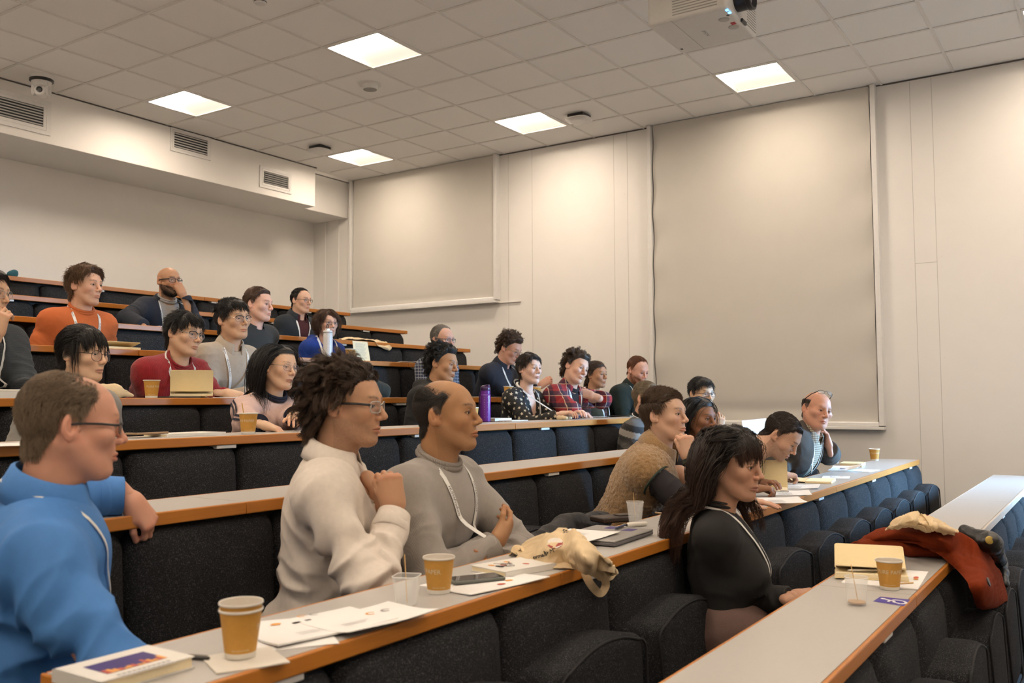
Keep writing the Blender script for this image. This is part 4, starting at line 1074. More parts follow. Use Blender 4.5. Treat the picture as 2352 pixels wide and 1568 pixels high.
def surf(p, l, t, up=.4):
    """point on the clothed chest at (sideways l, down t) from the neck, cast from the front"""
    P = p.N-p.T*t+p.Ls*l+up*p.Fd; h = p.bvh.ray_cast(Vector(P), Vector(-p.Fd), up+.10)
    return np.array(h[0]) if h[0] is not None else p.N-p.T*t+p.Ls*l
def make_lanyard(p, o):
    o = o if isinstance(o, dict) else {}
    N, T, Fd, Ls, base = p.N, p.T, p.Fd, p.Ls, p.base; w = o.get('w', .0082); dep = o.get('d', .30)
    mb = MB(); paths = []; c = N-T*.2-Fd*.03; r0 = o.get('nr', .078)
    for sg in (-1, 1):
        P = []
        for u in np.linspace(0, 1, 9)[:-1]:   # round the back of the neck
            a = PI-u*PI*.52; P.append(N-Fd*.006+Fd*math.cos(a)*r0+Ls*sg*math.sin(a)*r0*1.04+T*(.046-.020*u*u))
        for u in np.linspace(.0, 1, 26)[1:]: P.append(surf(p, sg*(r0*1.02*(1-u)**.85+.007)+o.get('sh', 0)*u, -.012+(dep+.012)*u))
        P = np.array(P)
        for _ in range(4): P[1:-1] = P[1:-1]*.5+(P[:-2]+P[2:])*.25
        nn = []
        for i in range(len(P)):
            k = max(0, (i-7)/26); out = P[i]-c; out = out-T*(out@T); out = nrm(nrm(out)*(.35+.65*k)+T*(1-k)*.9+Fd*k*.8)
            if i > 4:
                h = p.bvh.ray_cast(Vector(P[i]+out*.12), Vector(-out), .16)
                if h[0] is not None and (np.array(h[0])-P[i])@out > -.02: P[i] = np.array(h[0])
            nn.append(out)
        nn = np.array(nn)
        for _ in range(2): P[1:-1] = P[1:-1]*.5+(P[:-2]+P[2:])*.25
        P = P+nn*.0055
        tg = np.gradient(P, axis=0); tg /= np.linalg.norm(tg, axis=1)[:, None]
        nn -= tg*(nn*tg).sum(1)[:, None]; nn /= np.linalg.norm(nn, axis=1)[:, None]
        b = np.cross(tg, nn)
        V = np.stack([P-b*w-nn*.0008, P+b*w-nn*.0008, P+b*w+nn*.0008, P-b*w+nn*.0008], 1).reshape(-1, 3)-base
        F = [(4*i+k, 4*i+(k+1) % 4, 4*i+4+(k+1) % 4, 4*i+4+k) for i in range(len(P)-1) for k in range(4)]
        mb.add(V, F); paths.append((P, nn, b, sg))
    if o.get('text'):
        for P, nn, b, sg in paths:
            sl = np.concatenate([[0], np.cumsum(np.linalg.norm(np.diff(P, axis=0), axis=1))])
            for s0 in o.get('at', (.16, .30)):
                Vt, Ft = text_arr('HUMAProducts', .0165, shear=.1)
                x = np.clip(s0+Vt[:, 0], 0, sl[-1])
                Q = np.stack([np.interp(x, sl, P[:, i]) for i in range(3)], 1); Bn = np.stack([np.interp(x, sl, b[:, i]) for i in range(3)], 1); Nn = np.stack([np.interp(x, sl, nn[:, i]) for i in range(3)], 1)
                mb.add(Q-Bn*Vt[:, 1:2]+Nn*.0013-base, Ft, 1)
    lo = mb.build('lanyard', [LANY, INK], p.root)
    c = paths[0][0][-1]*.5+paths[1][0][-1]*.5
    mb = MB(); Vt, Ft = tube_arr(np.array([c+Fd*.004, c-T*.02+Fd*.006, c-T*.035+Fd*.008])-base, .004, 8); mb.add(Vt, Ft); mb.build('clip', METAL, lo, smooth=True)
    if o.get('badge', True):
        q = c-T*.095+Fd*.016; M = Matrix(((*Fd, 0), (*Ls, 0), (*T, 0), (0, 0, 0, 1))).to_3x3().transposed().to_4x4(); M.translation = Vector(q-base)
        MB().box((-.001, -.045, -.06), (.001, .045, .06), M=M).build('badge', BADGE, lo)
def make_glasses(p, o):
    """o: dict w,h,sq,c(mat),top(bool: worn on the head)"""
    w, h, e = o.get('w', .024), o.get('h', .018), o.get('sq', 3.0); r = o.get('r', .0014); fm = o['m']
    dx = o.get('dx', .0); dz = o.get('dz', -.001)
    up = o.get('up')
    def tr(P):
        P = np.asarray(P, float)+np.array([dx, 0, dz])
        if up: P = (P-np.array([.0, 0, 0])) @ ry(-up[0]*D2R).T+np.array([up[1], 0, up[2]])
        return p.loc(P)
    mb = MB(); lens = []
    for s in (-1, 1):
        n = 36; P = []
        for k in range(n):
            a = 2*PI*k/n; c, d = math.cos(a), math.sin(a); q = (abs(c)**e+abs(d)**e)**(-1/e)
            yv, zv = q*c*w, q*d*h; P.append((.1015-.055*((yv*s+.033)/.06)**2*.25-.06*zv*.3, s*.0335+yv, zv-.002))
        P = np.array(P); V, F = tube_arr(tr(P), r, 8, True); mb.add(V, F)
        if o.get('browline'):
            V, F = tube_arr(tr(P[2:17]), r*2.0, 8); mb.add(V, F, 1)
        lens.append(P)
        ex = P[0] if s > 0 else P[n//2]
        V, F = tube_arr(tr([ex+np.array([0, 0, h*.45]), ex+np.array([-.012, s*.006, h*.45]), (.05, s*.0735, h*.42), (.0, s*.0795, h*.38), (-.018, s*.0815, h*.1), (-.028, s*.079, -.012)]), r*(1.25 if not o.get('thick') else 2.2), 8); mb.add(V, F, 1 if o.get('temple') else 0)
    V, F = tube_arr(tr([(.1015, -.0105, .004), (.104, -.005, .0075), (.1045, 0, .0085), (.104, .005, .0075), (.1015, .0105, .004)]), r*1.1, 8); mb.add(V, F)
    fo = mb.build('glasses', [fm, o.get('temple') or o.get('browline') or fm], p.root, smooth=True, angle=70)
    for P in lens:
        V = tr(np.concatenate([P, [P.mean(0)+np.array([.0012, 0, 0])]])); n = len(P)
        MB().add(V, [(k, (k+1) % n, n) for k in range(n)]).build('lens', LENS, fo, smooth=True)
# ================================================================ the audience
def DK(px, r, dy=.2, dz=.028):
    P = AY(px, 900, YR[r]+dy); return np.array([P[0], YR[r]+dy, ZR[r]+dz])
SKG = 1.16
SK = {'pale': (.56, .36, .27), 'fair': (.53, .32, .22), 'ruddy': (.50, .26, .18), 'olive': (.42, .235, .14), 'asian': (.50, .32, .20), 'brown': (.285, .15, .075), 'deep': (.22, .105, .055), 'tan': (.36, .20, .11)}
SK = {k: tuple(min(.72, x*SKG) for x in v) for k, v in SK.items()}
BLK = (.010, .008, .007); DBR = (.022, .013, .008); BRN = (.052, .028, .014); LBR = (.13, .075, .038); GRY = (.17, .15, .125); RED = (.16, .058, .02); AUB = (.075, .033, .014)
FR = {'black': mat('black_frame', (.01, .01, .012), rough=.3), 'silver': mat('silver_frame', (.5, .48, .44), rough=.25, metal=1), 'gold': mat('thin_gold_frame', (.45, .34, .2), rough=.3, metal=1), 'clear': mat('clear_frame', (.45, .42, .38), rough=.2), 'brown': mat('brown_frame', (.05, .025, .012), rough=.3)}
def short(c, n=1500, **k): return dict(dict(c=c, hl='full', t=.011, n=int(n*1.5), l=.026, style='nat', lift=.35, g=.15, noise=.22, r=.0011, top=.6, layer=.005, fade=.016), **k)
def curly(c, n=1700, **k): return dict(dict(c=c, hl='full', t=.026, n=n, l=.055, style='loose', lift=.6, g=.2, noise=.4, r=.0016, top=.8, na=.4, nf=40, curl=(.006, 150), layer=.012, fade=.012, clump=max(60, n//14)), **k)
LT = dict(text=True)

# ---- the four nearest
JB = wave_bump(cloth('blue_shirt_cotton', lin((64, 122, 190)), .75, .12, 900), 160, 'Z', .05, .001)
def bald_blue(P): return (1-.72*sstep(.07, .10, P[:, 2])*sstep(-.06, .03, P[:, 0]))*(1-.75*sstep(.028, .05, P[:, 0])*sstep(.02, .05, P[:, 2]))
person('person in a bright blue shirt turned aside, one arm resting along the desk behind', 7, (166, 975), .30, a=97, pitch=3, tyaw=-30, s=1.0, skin=SK['ruddy'], brow=(.16, .10, .06), browk=.55, res=.006, hres=.0021,
       head=dict(fat=.007, fw=1.08, jaw=1.02, nose=1.05), hair=short((.15, .098, .056), 6500, hl='full', t=.006, l=.022, style='crown', r=.0007, noise=.25, lift=.25, tip=(.27, .20, .13), layer=.005, backt=.5, g=.3), bald=bald_blue,
       top=[dict(name='shirt', m=JB, g=.020, neck='shirt', wr=.017, wf=.7, cuff=JB, ch=.05, op=.5, nr=.071, loose=1.15)], belly=.05, bw=1.10,
       arms={'L': dict(e=(-3.905, -2.285, ZR[7]+.06), w=(-3.655, -2.44, ZR[7]+.05), f=(.42, -.30, -.62), n=(.0, -.75, .6), pose='curl', hand=True), 'R': dict(e=AY(215, 1490, -2.98), w=AY(400, 1575, -2.95))},
       glasses=dict(m=FR['black'], w=.024, h=.014, r=.0013, sq=3.5, thick=1), lanyard=dict(d=.30, badge=False, w=.0045, nr=.088))
WS = wave_bump(cloth('white_shirt_cotton', lin((222, 212, 200)), .8, .1, 900), 150, 'Z', .04, .001)
person('person in a white shirt with dark curly hair, hands clasped at the chest', 7, (802, 930), .30, a=68, pitch=2, tyaw=-52, s=1.03, skin=(0.472, 0.266, 0.159), brow=DBR, res=.006, hres=.0021,
       head=dict(nose=1.16, fw=1.03, fat=.004), hair=curly((.026, .015, .009), 11000, t=.020, l=.075, lift=.6, r=.0008, curl=(.0075, 62), noise=.38, layer=.020, tip=(.075, .040, .020), backt=.7, g=.45, na=.3, capk=.30, clump=420, sets=[dict(seg=9)]),
       beard=dict(c=(.06, .04, .03), k=.28), top=[dict(name='shirt', m=WS, g=.017, neck='shirt', wr=.014, wf=.85, cuff=WS, ch=.042, op=1.1, nr=.069, loose=1.1)], bw=1.02, belly=.02,
       arms={'R': dict(e=AY(838, 1330, -2.95), w=AY(893, 1222, -2.93), f=ray(880, 1135)-ray(893, 1222), n=(-.6, -.75, .1), pose='fist'), 'L': dict(w=AY(862, 1118, -2.80), f=ray(912, 1178)-ray(862, 1118), n=(-.2, -.7, .6), pose='curl', pole=(.6, .3, -.7))},
       glasses=dict(m=FR['clear'], temple=FR['black'], w=.0245, h=.0165, r=.0017, sq=4.5, thick=1), legs=(.33, .30, .27))
GS = wave_bump(cloth('grey_knit_wool', lin((158, 151, 144)), .95, .5, 700, sheen=.3), 115, 'X', .18, .002)
GR = wave_bump(cloth('grey_knit_rib', lin((154, 147, 140)), .95, .4, 700), 75, 'X', .5, .004)
def bald_crown(P): return (1-.95*sstep(.045, .092, P[:, 2]+.006*vnoise(P*60))*sstep(-.085, .03, P[:, 0]))*(1-.5*sstep(.08, .10, P[:, 2]))*(1-.9*sstep(.025, .055, P[:, 0])*sstep(.02, .05, P[:, 2]))
person('person in a grey knitted jumper and lanyard with folded arms', 7, (1026, 952), .32, a=70, pitch=-5, tyaw=-84, s=1.07, skin=(0.389, 0.206, 0.100), brow=BLK, res=.006, hres=.0021,
       head=dict(nose=1.03, fw=.98), hair=short((.018, .014, .011), 6000, hl='full', t=.004, l=.009, r=.0006, tip=(.045, .036, .03), style='crown', lift=.15, layer=.002), bald=bald_crown, beard=dict(c=(.05, .03, .02), k=.18),
       top=[dict(name='jumper', m=GS, cm=GR, g=.020, neck='crew', wr=.008, wf=.75, cuff=GR, nr=.069, cr=.012, loose=1.15, cl=.07, nocut='')],
       arms={'R': dict(er=(.17, .215, .235), wr=(.255, -.02, .165), fr=(-.05, -.85, -.45), nr=(.9, -.1, .1), pose='relax'), 'L': dict(er=(.20, .225, .205), wr=(.305, -.0, .215), fr=(-.2, -1, .15), nr=(.9, -.2, -.2), pose='flat')},
       lanyard=dict(d=.28, badge=False, text=True, at=(.135, .30)))
BJ = cloth('black_fine_knit', (.0065, .006, .006), .85, .3, 500)
def fr_w(P): return ((P[:, 0] > .018) & (np.abs(P[:, 1]) < .062)).astype(float)+1e-6
def bk_w(P): return 1-.97*((P[:, 0] > .034) & (np.abs(P[:, 1]) < .056))
person('person in black with long wavy dark hair and a fringe, at the front desk', 8, (1682, 1064), .19, a=62, pitch=6, tyaw=-72, s=1.05, fem=True, skin=(0.472, 0.266, 0.177), brow=DBR, res=.006, hres=.0021, lip=(.28, .12, .10),
       head=dict(nose=1.02, lips=1.0, jaw=.98), hair=dict(c=(.013, .009, .007), hl='long', t=.012, n=8000, style='longback', r=.0010, layer=.060, g=.60, noise=.10, lift=.12, tip=(.060, .026, .015), top=.5, fade=.012,
           faceclear=True, sets=[dict(k=1.0, w=bk_w, l=lambda R: RNG.uniform(.36, .54, len(R)), seg=18, curl=(.009, 34), nf=10, clump=230), dict(k=.30, w=fr_w, l=.058, seg=8, style='fringe', g=.8, lift=.3, noise=.07, layer=.006, r=.0012, push=False)]),
       top=[dict(name='top', m=BJ, g=.010, neck='crew', wr=.004, nr=.058, cr=.006)], legs=mat('brown_twill', (.15, .088, .072), (.085, .048, .04), 260, .8, .3, 500),
       arms={'R': dict(e=AY(1672, 1392, -3.52), w=AY(1804, 1374, -3.74), f=(.8, -.5, .05), n=(-.2, -.2, 1), pose='relax'), 'L': dict(wr=(.27, .02, .40), hand=True)},
       lanyard=dict(d=.34, badge=False, w=.0065), bw=.95, crop=.12)

# ---- the row behind the nearest desk, towards the window
FL_ = cloth('teddy_fleece', lin((166, 132, 88)), .98, 1.0, 230, c2=lin((120, 92, 58)), sc=120, sheen=.4)
TS = cloth('dark_plum_tee', (.012, .009, .011), .9, .2, 500)
GB = cloth('dark_green_binding', (.012, .028, .016), .7)
f_ = person('person in a tan fleece gilet with a watch, fist at the mouth', 7, (1527, 952), .46, a=62, pitch=-3, tyaw=-74, s=1.03, skin=(0.590, 0.378, 0.266), brow=BRN, res=.007, hres=.0022,
       head=dict(jaw=1.02, nose=1.0, fw=.97), hair=short((.058, .032, .017), 5200, hl='full', t=.010, l=.030, style='spike', lift=.8, r=.0010, top=1.0, noise=.22, tip=(.10, .055, .03), g=.0, layer=.004),
       top=[dict(name='tee', m=TS, g=.012, neck='v', v=(.055, .09, 0), sleeve='short', wr=.007, loose=1.3), dict(name='gilet', m=FL_, g=.036, neck='open', v=(.058, .20, .012), vs=.12, sleeve='none', wr=.004, lump=.0055, ch=.055, op=1.0, nr=.078, h=.005)],
       arms={'R': dict(e=AY(1548, 1136, -3.02), w=AY(1580, 1030, -3.04), f=ray(1568, 1000)-ray(1578, 1062), n=(-.75, -.60, .15), pose='fist'), 'L': dict(w=AZ(1700, 1150, -.455), f=(.35, -.75, -.08), n=(0, 0, 1), pose='flat')})
def watch(p, q, dmat, smat):
    d = nrm(q['W']-q['E']); c = q['W']-d*.012; n = q['n']; n = nrm(n-d*(n@d)); b = np.cross(d, n)
    P = [c+n*math.cos(a)*.027+b*math.sin(a)*.031 for a in np.linspace(0, 2*PI, 24, endpoint=False)]
    mb = MB()
    for o in (-.008, -.003, .003, .008): V, F = tube_arr(np.array(P)+d*o-p.base, .0035, 6, True); mb.add(V, F)
    w = mb.build('wristwatch', smat, p.root, smooth=True)
    M = Matrix(((*b, 0), (*d, 0), (*n, 0), (0, 0, 0, 1))).to_3x3().transposed().to_4x4(); M.translation = Vector(c+n*.026-p.base)
    MB().lathe([(.020, 0), (.023, .002), (.023, .009), (.020, .012)], n=28, M=M).build('case', dmat, w, smooth=True)
    MB().lathe([(.0, .0125), (.016, .0125)], n=28, M=M, caps=False).build('dial', mat('watch_dial', (.45, .44, .42), rough=.2), w)
watch(f_, f_.A['R'], BLACKP, cloth('olive_strap', (.03, .04, .022)))
# gilet piping round the armholes
for sd in ('R', 'L'):
    q = f_.A[sd]; d = nrm(q['E']-q['S']); u = nrm(np.cross(d, f_.Fd)); v = np.cross(d, u); c = q['S']+d*.062
    P = [c+u*math.cos(a)*.077+v*math.sin(a)*.084 for a in np.linspace(0, 2*PI, 30, endpoint=False)]
    V, F = tube_arr(np.array(P)-f_.base, .005, 8, True); MB().add(V, F).build('armhole_binding', GB, f_.root, smooth=True)
person('person with long straight black hair and deep brown skin beside the fleece gilet', 7, (1606, 960), .34, a=52, pitch=2, tyaw=-88, s=.95, fem=True, skin=SK['deep'], brow=BLK, lip=(.16, .055, .05), head=dict(lips=1.35, nose=1.05),
       hair=dict(c=(.007, .006, .006), hl='long', t=.010, n=2600, style='part', r=.0016, layer=.012, g=.9, noise=.08, lift=.25, top=.3, sets=[dict(w=bk_w, l=lambda R: RNG.uniform(.22, .34, len(R)), seg=10, style='longback')]),
       top=[dict(name='top', m=BJ, g=.012, neck='v', v=(.06, .10, 0))], arms={'R': dict(w=AZ(1728, 1122, -.455), f=ray(1762, 1112)-ray(1728, 1122)+np.array([0, -.003, -.004]), n=(0, 0, 1), pose='pen')}, armdef='desk')
BT = cloth('slate_blue_tee', lin((78, 88, 116)), .9, .2, 500)
person('person in a slate blue tee bent low over the desk, writing', 7, (1796, 1000), .74, a=74, pitch=40, roll=0, tyaw=-90, s=1.0, skin=(0.555, 0.342, 0.236), brow=DBR, res=.007, hres=.0023, dn=(-.10, .06, .02),
       hair=short((.030, .018, .012), 2600, t=.007, l=.013, r=.0010, lift=.35), beard=dict(c=(.05, .028, .018), k=.42),
       top=[dict(name='tee', m=BT, g=.014, neck='crew', sleeve='short', wr=.008, loose=1.4)], arms={'R': dict(e=AY(1796, 1104, -2.96), w=AZ(1858, 1096, -.46), f=(.75, -.6, -.05), n=(-.2, .15, 1), pose='pen'), 'L': dict(to='lap')},
       lanyard=dict(d=.26, badge=False, text=True, at=(.11,)))
TJ = cloth('charcoal_tweed', (.040, .034, .029), .95, .5, 380, c2=(.075, .064, .055), sc=420)
CK = plaid('brown_small_check', (.45, .40, .31), [('Z', 70, .35, (.08, .05, .03), .7), ('D', 60, .35, (.08, .05, .03), .7)])
def bald_top(P): return sstep(.062, .045, P[:, 2])
person('person in a charcoal jacket, spectacles pushed up on the bald head, cheek on hand', 7, (1876, 940), .62, a=36, pitch=6, roll=-10, tyaw=-95, s=1.02, skin=(0.555, 0.289, 0.195), brow=(.12, .08, .05), browk=.5, res=.007, hres=.0023,
       head=dict(fat=.009, fw=1.1, nose=1.12), hair=short((.05, .036, .026), 1500, hl='recede', t=.005, l=.012, r=.001), bald=bald_top,
       top=[dict(name='checked_shirt', m=CK, g=.012, neck='shirt', op=.9, sleeve='none'), dict(name='jacket', m=TJ, g=.028, neck='open', v=(.085, .36, .018), wr=.006, nocut='R', collar=True, ch=.03, op=2.4, nr=.080)], belly=.04, bw=1.08,
       arms={'L': dict(e=AY(1946, 1070, -3.06), w=AY(1906, 1006, -3.19), f=ray(1896, 955)-ray(1906, 1006), n=(.5, -.8, .1), pose='relax'), 'R': dict(w=AZ(1800, 1075, -.45), hand=False)},
       glasses=dict(m=FR['black'], w=.022, h=.014, sq=3, up=(38, -.02, .055), thick=1), lanyard=dict(d=.30))

# ---- the row in front of the purple bottle desk, two seats
def stripes(V, p):
    t = -((V-p.N)@p.T); k = np.floor((t+.04)/.042).astype(int) % 4
    tab = np.array([(.10, .095, .09), (.018, .017, .017), (.33, .30, .27), (.05, .046, .044)]); return tab[k]
ST = mat('striped_knit', (1, 1, 1), (.85, .85, .85), 300, .95, .4, 600, attr=True)
person('person in a grey and black striped jumper, mostly hidden by the fleece gilet', 6, (1487, 914), .30, a=62, tyaw=-85, skin=SK['fair'], brow=LBR, browk=.5, head=dict(fw=1.04), hair=short((.22, .165, .10), 1500, t=.008, l=.018), glasses=dict(m=FR['black'], thick=1),
       top=[dict(name='jumper', m=ST, g=.020, neck='crew', col=stripes, h=.006)], lanyard=LT)
PK = plaid('dark_check_cotton', (.018, .018, .020), [('Z', 34, .12, (.16, .15, .15), .7), ('D', 30, .12, (.16, .15, .15), .7), ('Z', 17, .5, (.035, .034, .036), .6)])
person('person in a dark checked shirt and wire glasses in front of the tall blind', 6, (1612, 903), .42, a=38, pitch=4, tyaw=-92, skin=SK['asian'], brow=BLK, head=dict(fat=.006, fw=1.1, nose=.92, eye=.8), hair=short(BLK, 1900, hl='low', t=.014, l=.035, style='fringe', top=.5),
       glasses=dict(m=FR['black'], w=.025, h=.016, sq=2.6), top=[dict(name='shirt', m=PK, g=.018, neck='shirt', op=1.0)], lanyard=True,
       arms={'L': dict(w=AZ(1712, 992, -.27), hand=False), 'R': dict(w=AY(1690, 1000, -2.08), f=ray(1694, 962)-ray(1690, 1000), n=(-.7, -.6, .2), pose='relax')})

# ---- fifth row from the back
BK = cloth('blouse_black', (.008, .007, .007), .8, .15, 400)
star = person('person in a black blouse with cream stars, short dark hair', 5, (1216, 846), .34, a=44, pitch=0, tyaw=-95, s=.97, fem=True, skin=(0.708, 0.472, 0.366), brow=DBR, lip=(.42, .18, .16), hair=short((.026, .015, .010), 2000, hl='long', t=.010, l=.04, style='side', r=.0013, lift=.3, g=.25),
       top=[dict(name='blouse', m=BK, g=.014, neck='v', v=(.060, .24, 0), h=.007)], lanyard=dict(d=.33, badge=False, text=True), armdef='desk')
PR = plaid('red_tartan_flannel', (.26, .012, .016), [('Z', 11, .42, (.012, .014, .035), .75), ('D', 9, .42, (.012, .014, .035), .75), ('Z', 11, .06, (.55, .42, .30), .9), ('D', 9, .06, (.55, .42, .30), .9), ('Z', 22, .05, (.45, .06, .05), .8)])
rp = person('person in a red tartan shirt with curly brown hair leaning on one elbow', 5, (1324, 845), .50, a=42, pitch=8, roll=-20, tyaw=-90, s=1.0, skin=(0.649, 0.401, 0.295), brow=BRN, hair=curly((.050, .028, .015), 2600, t=.022, l=.050, tip=(.085, .05, .028), curl=(.008, 150)),
       top=[dict(name='tee', m=TS, g=.010, neck='crew', sleeve='none'), dict(name='shirt', m=PR, g=.022, neck='open', v=(.06, .5, .02), sleeve='rolled', hem=1, wr=.006, op=1.5, loose=1.2)],
       arms={'R': dict(e=AY(1318, 948, -1.36), w=AZ(1372, 938, -.105), f=ray(1400, 945)-ray(1372, 938), n=(0, 0, 1), pose='relax'), 'L': dict(e=AY(1378, 918, -1.2), w=AY(1322, 890, -1.34), f=ray(1296, 884)-ray(1322, 890), n=(-.6, -.7, .3), pose='relax')}, lanyard=LT)
person('person with tied-back brown hair behind the red tartan shirt', 5, (1370, 860), .28, a=52, tyaw=-88, s=.95, fem=True, skin=SK['olive'], brow=BRN, hair=dict(c=BRN, hl='long', t=.010, n=1500, l=.05, style='pony', r=.0014, lift=.2, g=.2, layer=.006, tail=((-.10, 0, -.02), (-.10, .03, -.20), .012, 250)),
       top=[dict(name='patterned_top', m=plaid('dark_red_check', (.05, .02, .02), [('Z', 30, .3, (.16, .05, .04), .7), ('D', 26, .3, (.02, .02, .02), .7)]), g=.014, neck='v', v=(.06, .12, 0)), dict(name='gilet', m=cloth('olive_padded', (.05, .045, .025)), g=.026, neck='open', v=(.07, .5, .03), sleeve='none', collar=False)], lanyard=True)
person('person in a dark green cardigan with ginger beard looking down', 5, (1465, 850), .50, a=46, pitch=20, tyaw=-90, s=1.0, skin=(0.673, 0.389, 0.295), brow=RED, browk=.5, hair=short((.17, .06, .022), 1500, hl='recede', t=.007, l=.016), beard=dict(c=(.19, .062, .022), k=.75, n=1300, l=.014, r=.0009),
       top=[dict(name='tee', m=TS, g=.010, neck='crew', sleeve='none'), dict(name='cardigan', m=cloth('bottle_green_wool', (.010, .022, .020), .95, .5), g=.024, neck='open', v=(.07, .34, .012), ch=.045, op=1.3)], lanyard=True, armdef='desk')
person('person with thick black curls and lowered eyes above the grey jumper', 5, (1018, 836), .34, a=58, pitch=6, roll=-6, tyaw=-85, s=.97, skin=(0.425, 0.236, 0.130), brow=BLK, head=dict(nose=1.1, eye=.45, lips=1.1), hair=curly((.008, .007, .006), 2600, t=.024, l=.045, curl=(.005, 150)),
       top=[dict(name='hooded_top', m=cloth('black_jersey', (.010, .010, .010)), g=.022, neck='crew', hood=True)])
PKJ = cloth('pale_pink_jersey', lin((205, 176, 166)), .85, .15, 500)
pink = person('person in a pale pink track top with striped sleeves and long black hair', 5, (641, 843), .36, a=44, pitch=2, roll=-5, tyaw=-92, s=.98, fem=True, skin=(0.661, 0.437, 0.295), brow=BLK, browk=.5, head=dict(nose=.9, eye=.5, fw=1.03), lip=(.40, .17, .14),
       hair=dict(c=(.009, .007, .006), hl='long', t=.010, n=3600, style='part', r=.0014, layer=.014, g=.9, noise=.12, lift=.25, top=.3, sets=[dict(w=bk_w, l=lambda R: RNG.uniform(.28, .42, len(R)), seg=12, style='longback')]),
       top=[dict(name='track_top', m=PKJ, g=.018, neck='crew', cm=cloth('navy_trim', (.010, .012, .03)), cuff=cloth('navy_trim', (.010, .012, .03)), wr=.006)], glasses=dict(m=FR['silver'], w=.023, h=.0165, sq=2.6, r=.0011),
       arms={'R': dict(e=AY(566, 968, -1.16), w=AZ(668, 976, -.105), f=ray(700, 985)-ray(668, 976), n=(0, 0, 1), pose='relax'), 'L': dict(w=AZ(700, 975, -.10), hand=True, pose='relax')}, lanyard=None)
person('person with round thin glasses and black fringe, hair tied at the nape', 5, (192, 812), .36, a=50, pitch=3, tyaw=-92, s=.98, fem=True, skin=(0.673, 0.448, 0.301), brow=BLK, browk=.5, head=dict(nose=.9, eye=.75, fat=.003, fw=1.04), lip=(.42, .19, .15), res=.008,
       hair=dict(c=(.010, .008, .007), hl='long', t=.012, n=2600, style='pony', r=.0012, layer=.008, g=.2, noise=.12, lift=.25, top=.4, sets=[dict(w=bk_w, l=.06, seg=6), dict(k=.3, w=fr_w, l=.070, seg=7, style='fringe', g=.8, lift=.3, noise=.12, layer=.005), dict(k=.04, w=lambda P: (np.abs(P[:, 1]) > .055)*(P[:, 0] > .0)*(P[:, 0] < .035)+1e-6, l=.13, seg=9, style='down', g=1, noise=.1)], tail=((-.10, .0, -.05), (-.13, .02, -.19), .014, 420)),
       glasses=dict(m=FR['brown'], w=.0245, h=.0225, sq=2.2, r=.0011, dz=-.006), top=[dict(name='cardigan', m=cloth('grey_jersey', (.30, .285, .265)), g=.018, neck='crew')])

# ---- fourth row from the back
RJ = wave_bump(cloth('crimson_chenille', lin((150, 14, 24)), .95, .6, 300, c2=lin((112, 8, 16)), sc=40, sheen=.2), 34, 'X', .22, .005)
person('person in a crimson cable-knit jumper leaning on the desk', 4, (424, 766), .58, a=46, pitch=6, roll=-4, tyaw=-88, s=1.0, skin=(0.625, 0.407, 0.266), brow=BLK, head=dict(nose=.95, fat=.007, fw=1.08, eye=.85, lips=1.15), hair=short(BLK, 2600, hl='low', t=.014, l=.045, style='fringe', r=.0013, noise=.3, top=.4, lift=.45),
       glasses=dict(m=FR['silver'], browline=FR['black'], w=.025, h=.019, sq=2.6), top=[dict(name='jumper', m=RJ, g=.020, neck='crew', wr=.008, cr=.008)], lanyard=dict(d=.28, badge=False, text=True),
       arms={'R': dict(e=AY(352, 905, -.30), w=DK(470, 5, .12), hand=True, f=(.8, -.4, -.05)), 'L': dict(w=DK(512, 5, .16), f=(.8, -.55, -.06), n=(-.1, -.2, 1), pose='relax', pole=(.5, .6, -.4))})
person('person in a stone shirt and browline glasses, second from the red jumper', 4, (536, 733), .44, a=40, pitch=-1, roll=4, tyaw=-90, s=1.02, skin=(0.625, 0.401, 0.260), brow=BLK, head=dict(nose=.95, fat=.003, fw=1.05, eye=.6), hair=short(BLK, 2600, hl='low', t=.015, l=.035, style='fwd', top=.6, r=.0013),
       glasses=dict(m=FR['silver'], browline=FR['black'], w=.025, h=.018, sq=2.8), top=[dict(name='shirt', m=cloth('stone_cotton', lin((176, 163, 146)), .85, .2, 500), g=.017, neck='shirt', op=.7, wr=.006)], lanyard=dict(d=.30, badge=False, text=True),
       arms={'R': dict(w=DK(575, 5, .2), hand=False), 'L': dict(w=DK(585, 5, .24), f=(-.9, -.3, -.05), hand=True, pose='curl')})
person('person in a dark knitted cardigan cut by the left picture edge', 4, (-30, 674), .36, a=52, pitch=3, tyaw=-84, s=1.02, skin=(0.590, 0.378, 0.248), brow=BLK, head=dict(fw=1.05), hair=short(BLK, 1500, hl='low', t=.016, l=.03), glasses=dict(m=FR['clear'], w=.025, h=.018, sq=3),
       top=[dict(name='tee', m=TS, g=.010, neck='crew', sleeve='none'), dict(name='cardigan', m=wave_bump(cloth('slate_knit', (.040, .048, .056), .95, .6, 250), 60, 'Z', .4, .004), g=.030, neck='open', v=(.085, .5, .05), collar=False, wr=.006)], lanyard=dict(d=.34),
       arms={'R': dict(e=AY(-60, 905, -.36), w=AY(-8, 772, -.42), f=ray(4, 725)-ray(-8, 772), n=(-.7, -.5, .3), pose='curl'), 'L': dict(w=DK(70, 5, .2), hand=False)})
NV = cloth('navy_wool', (.010, .014, .026), .9, .3, 400)
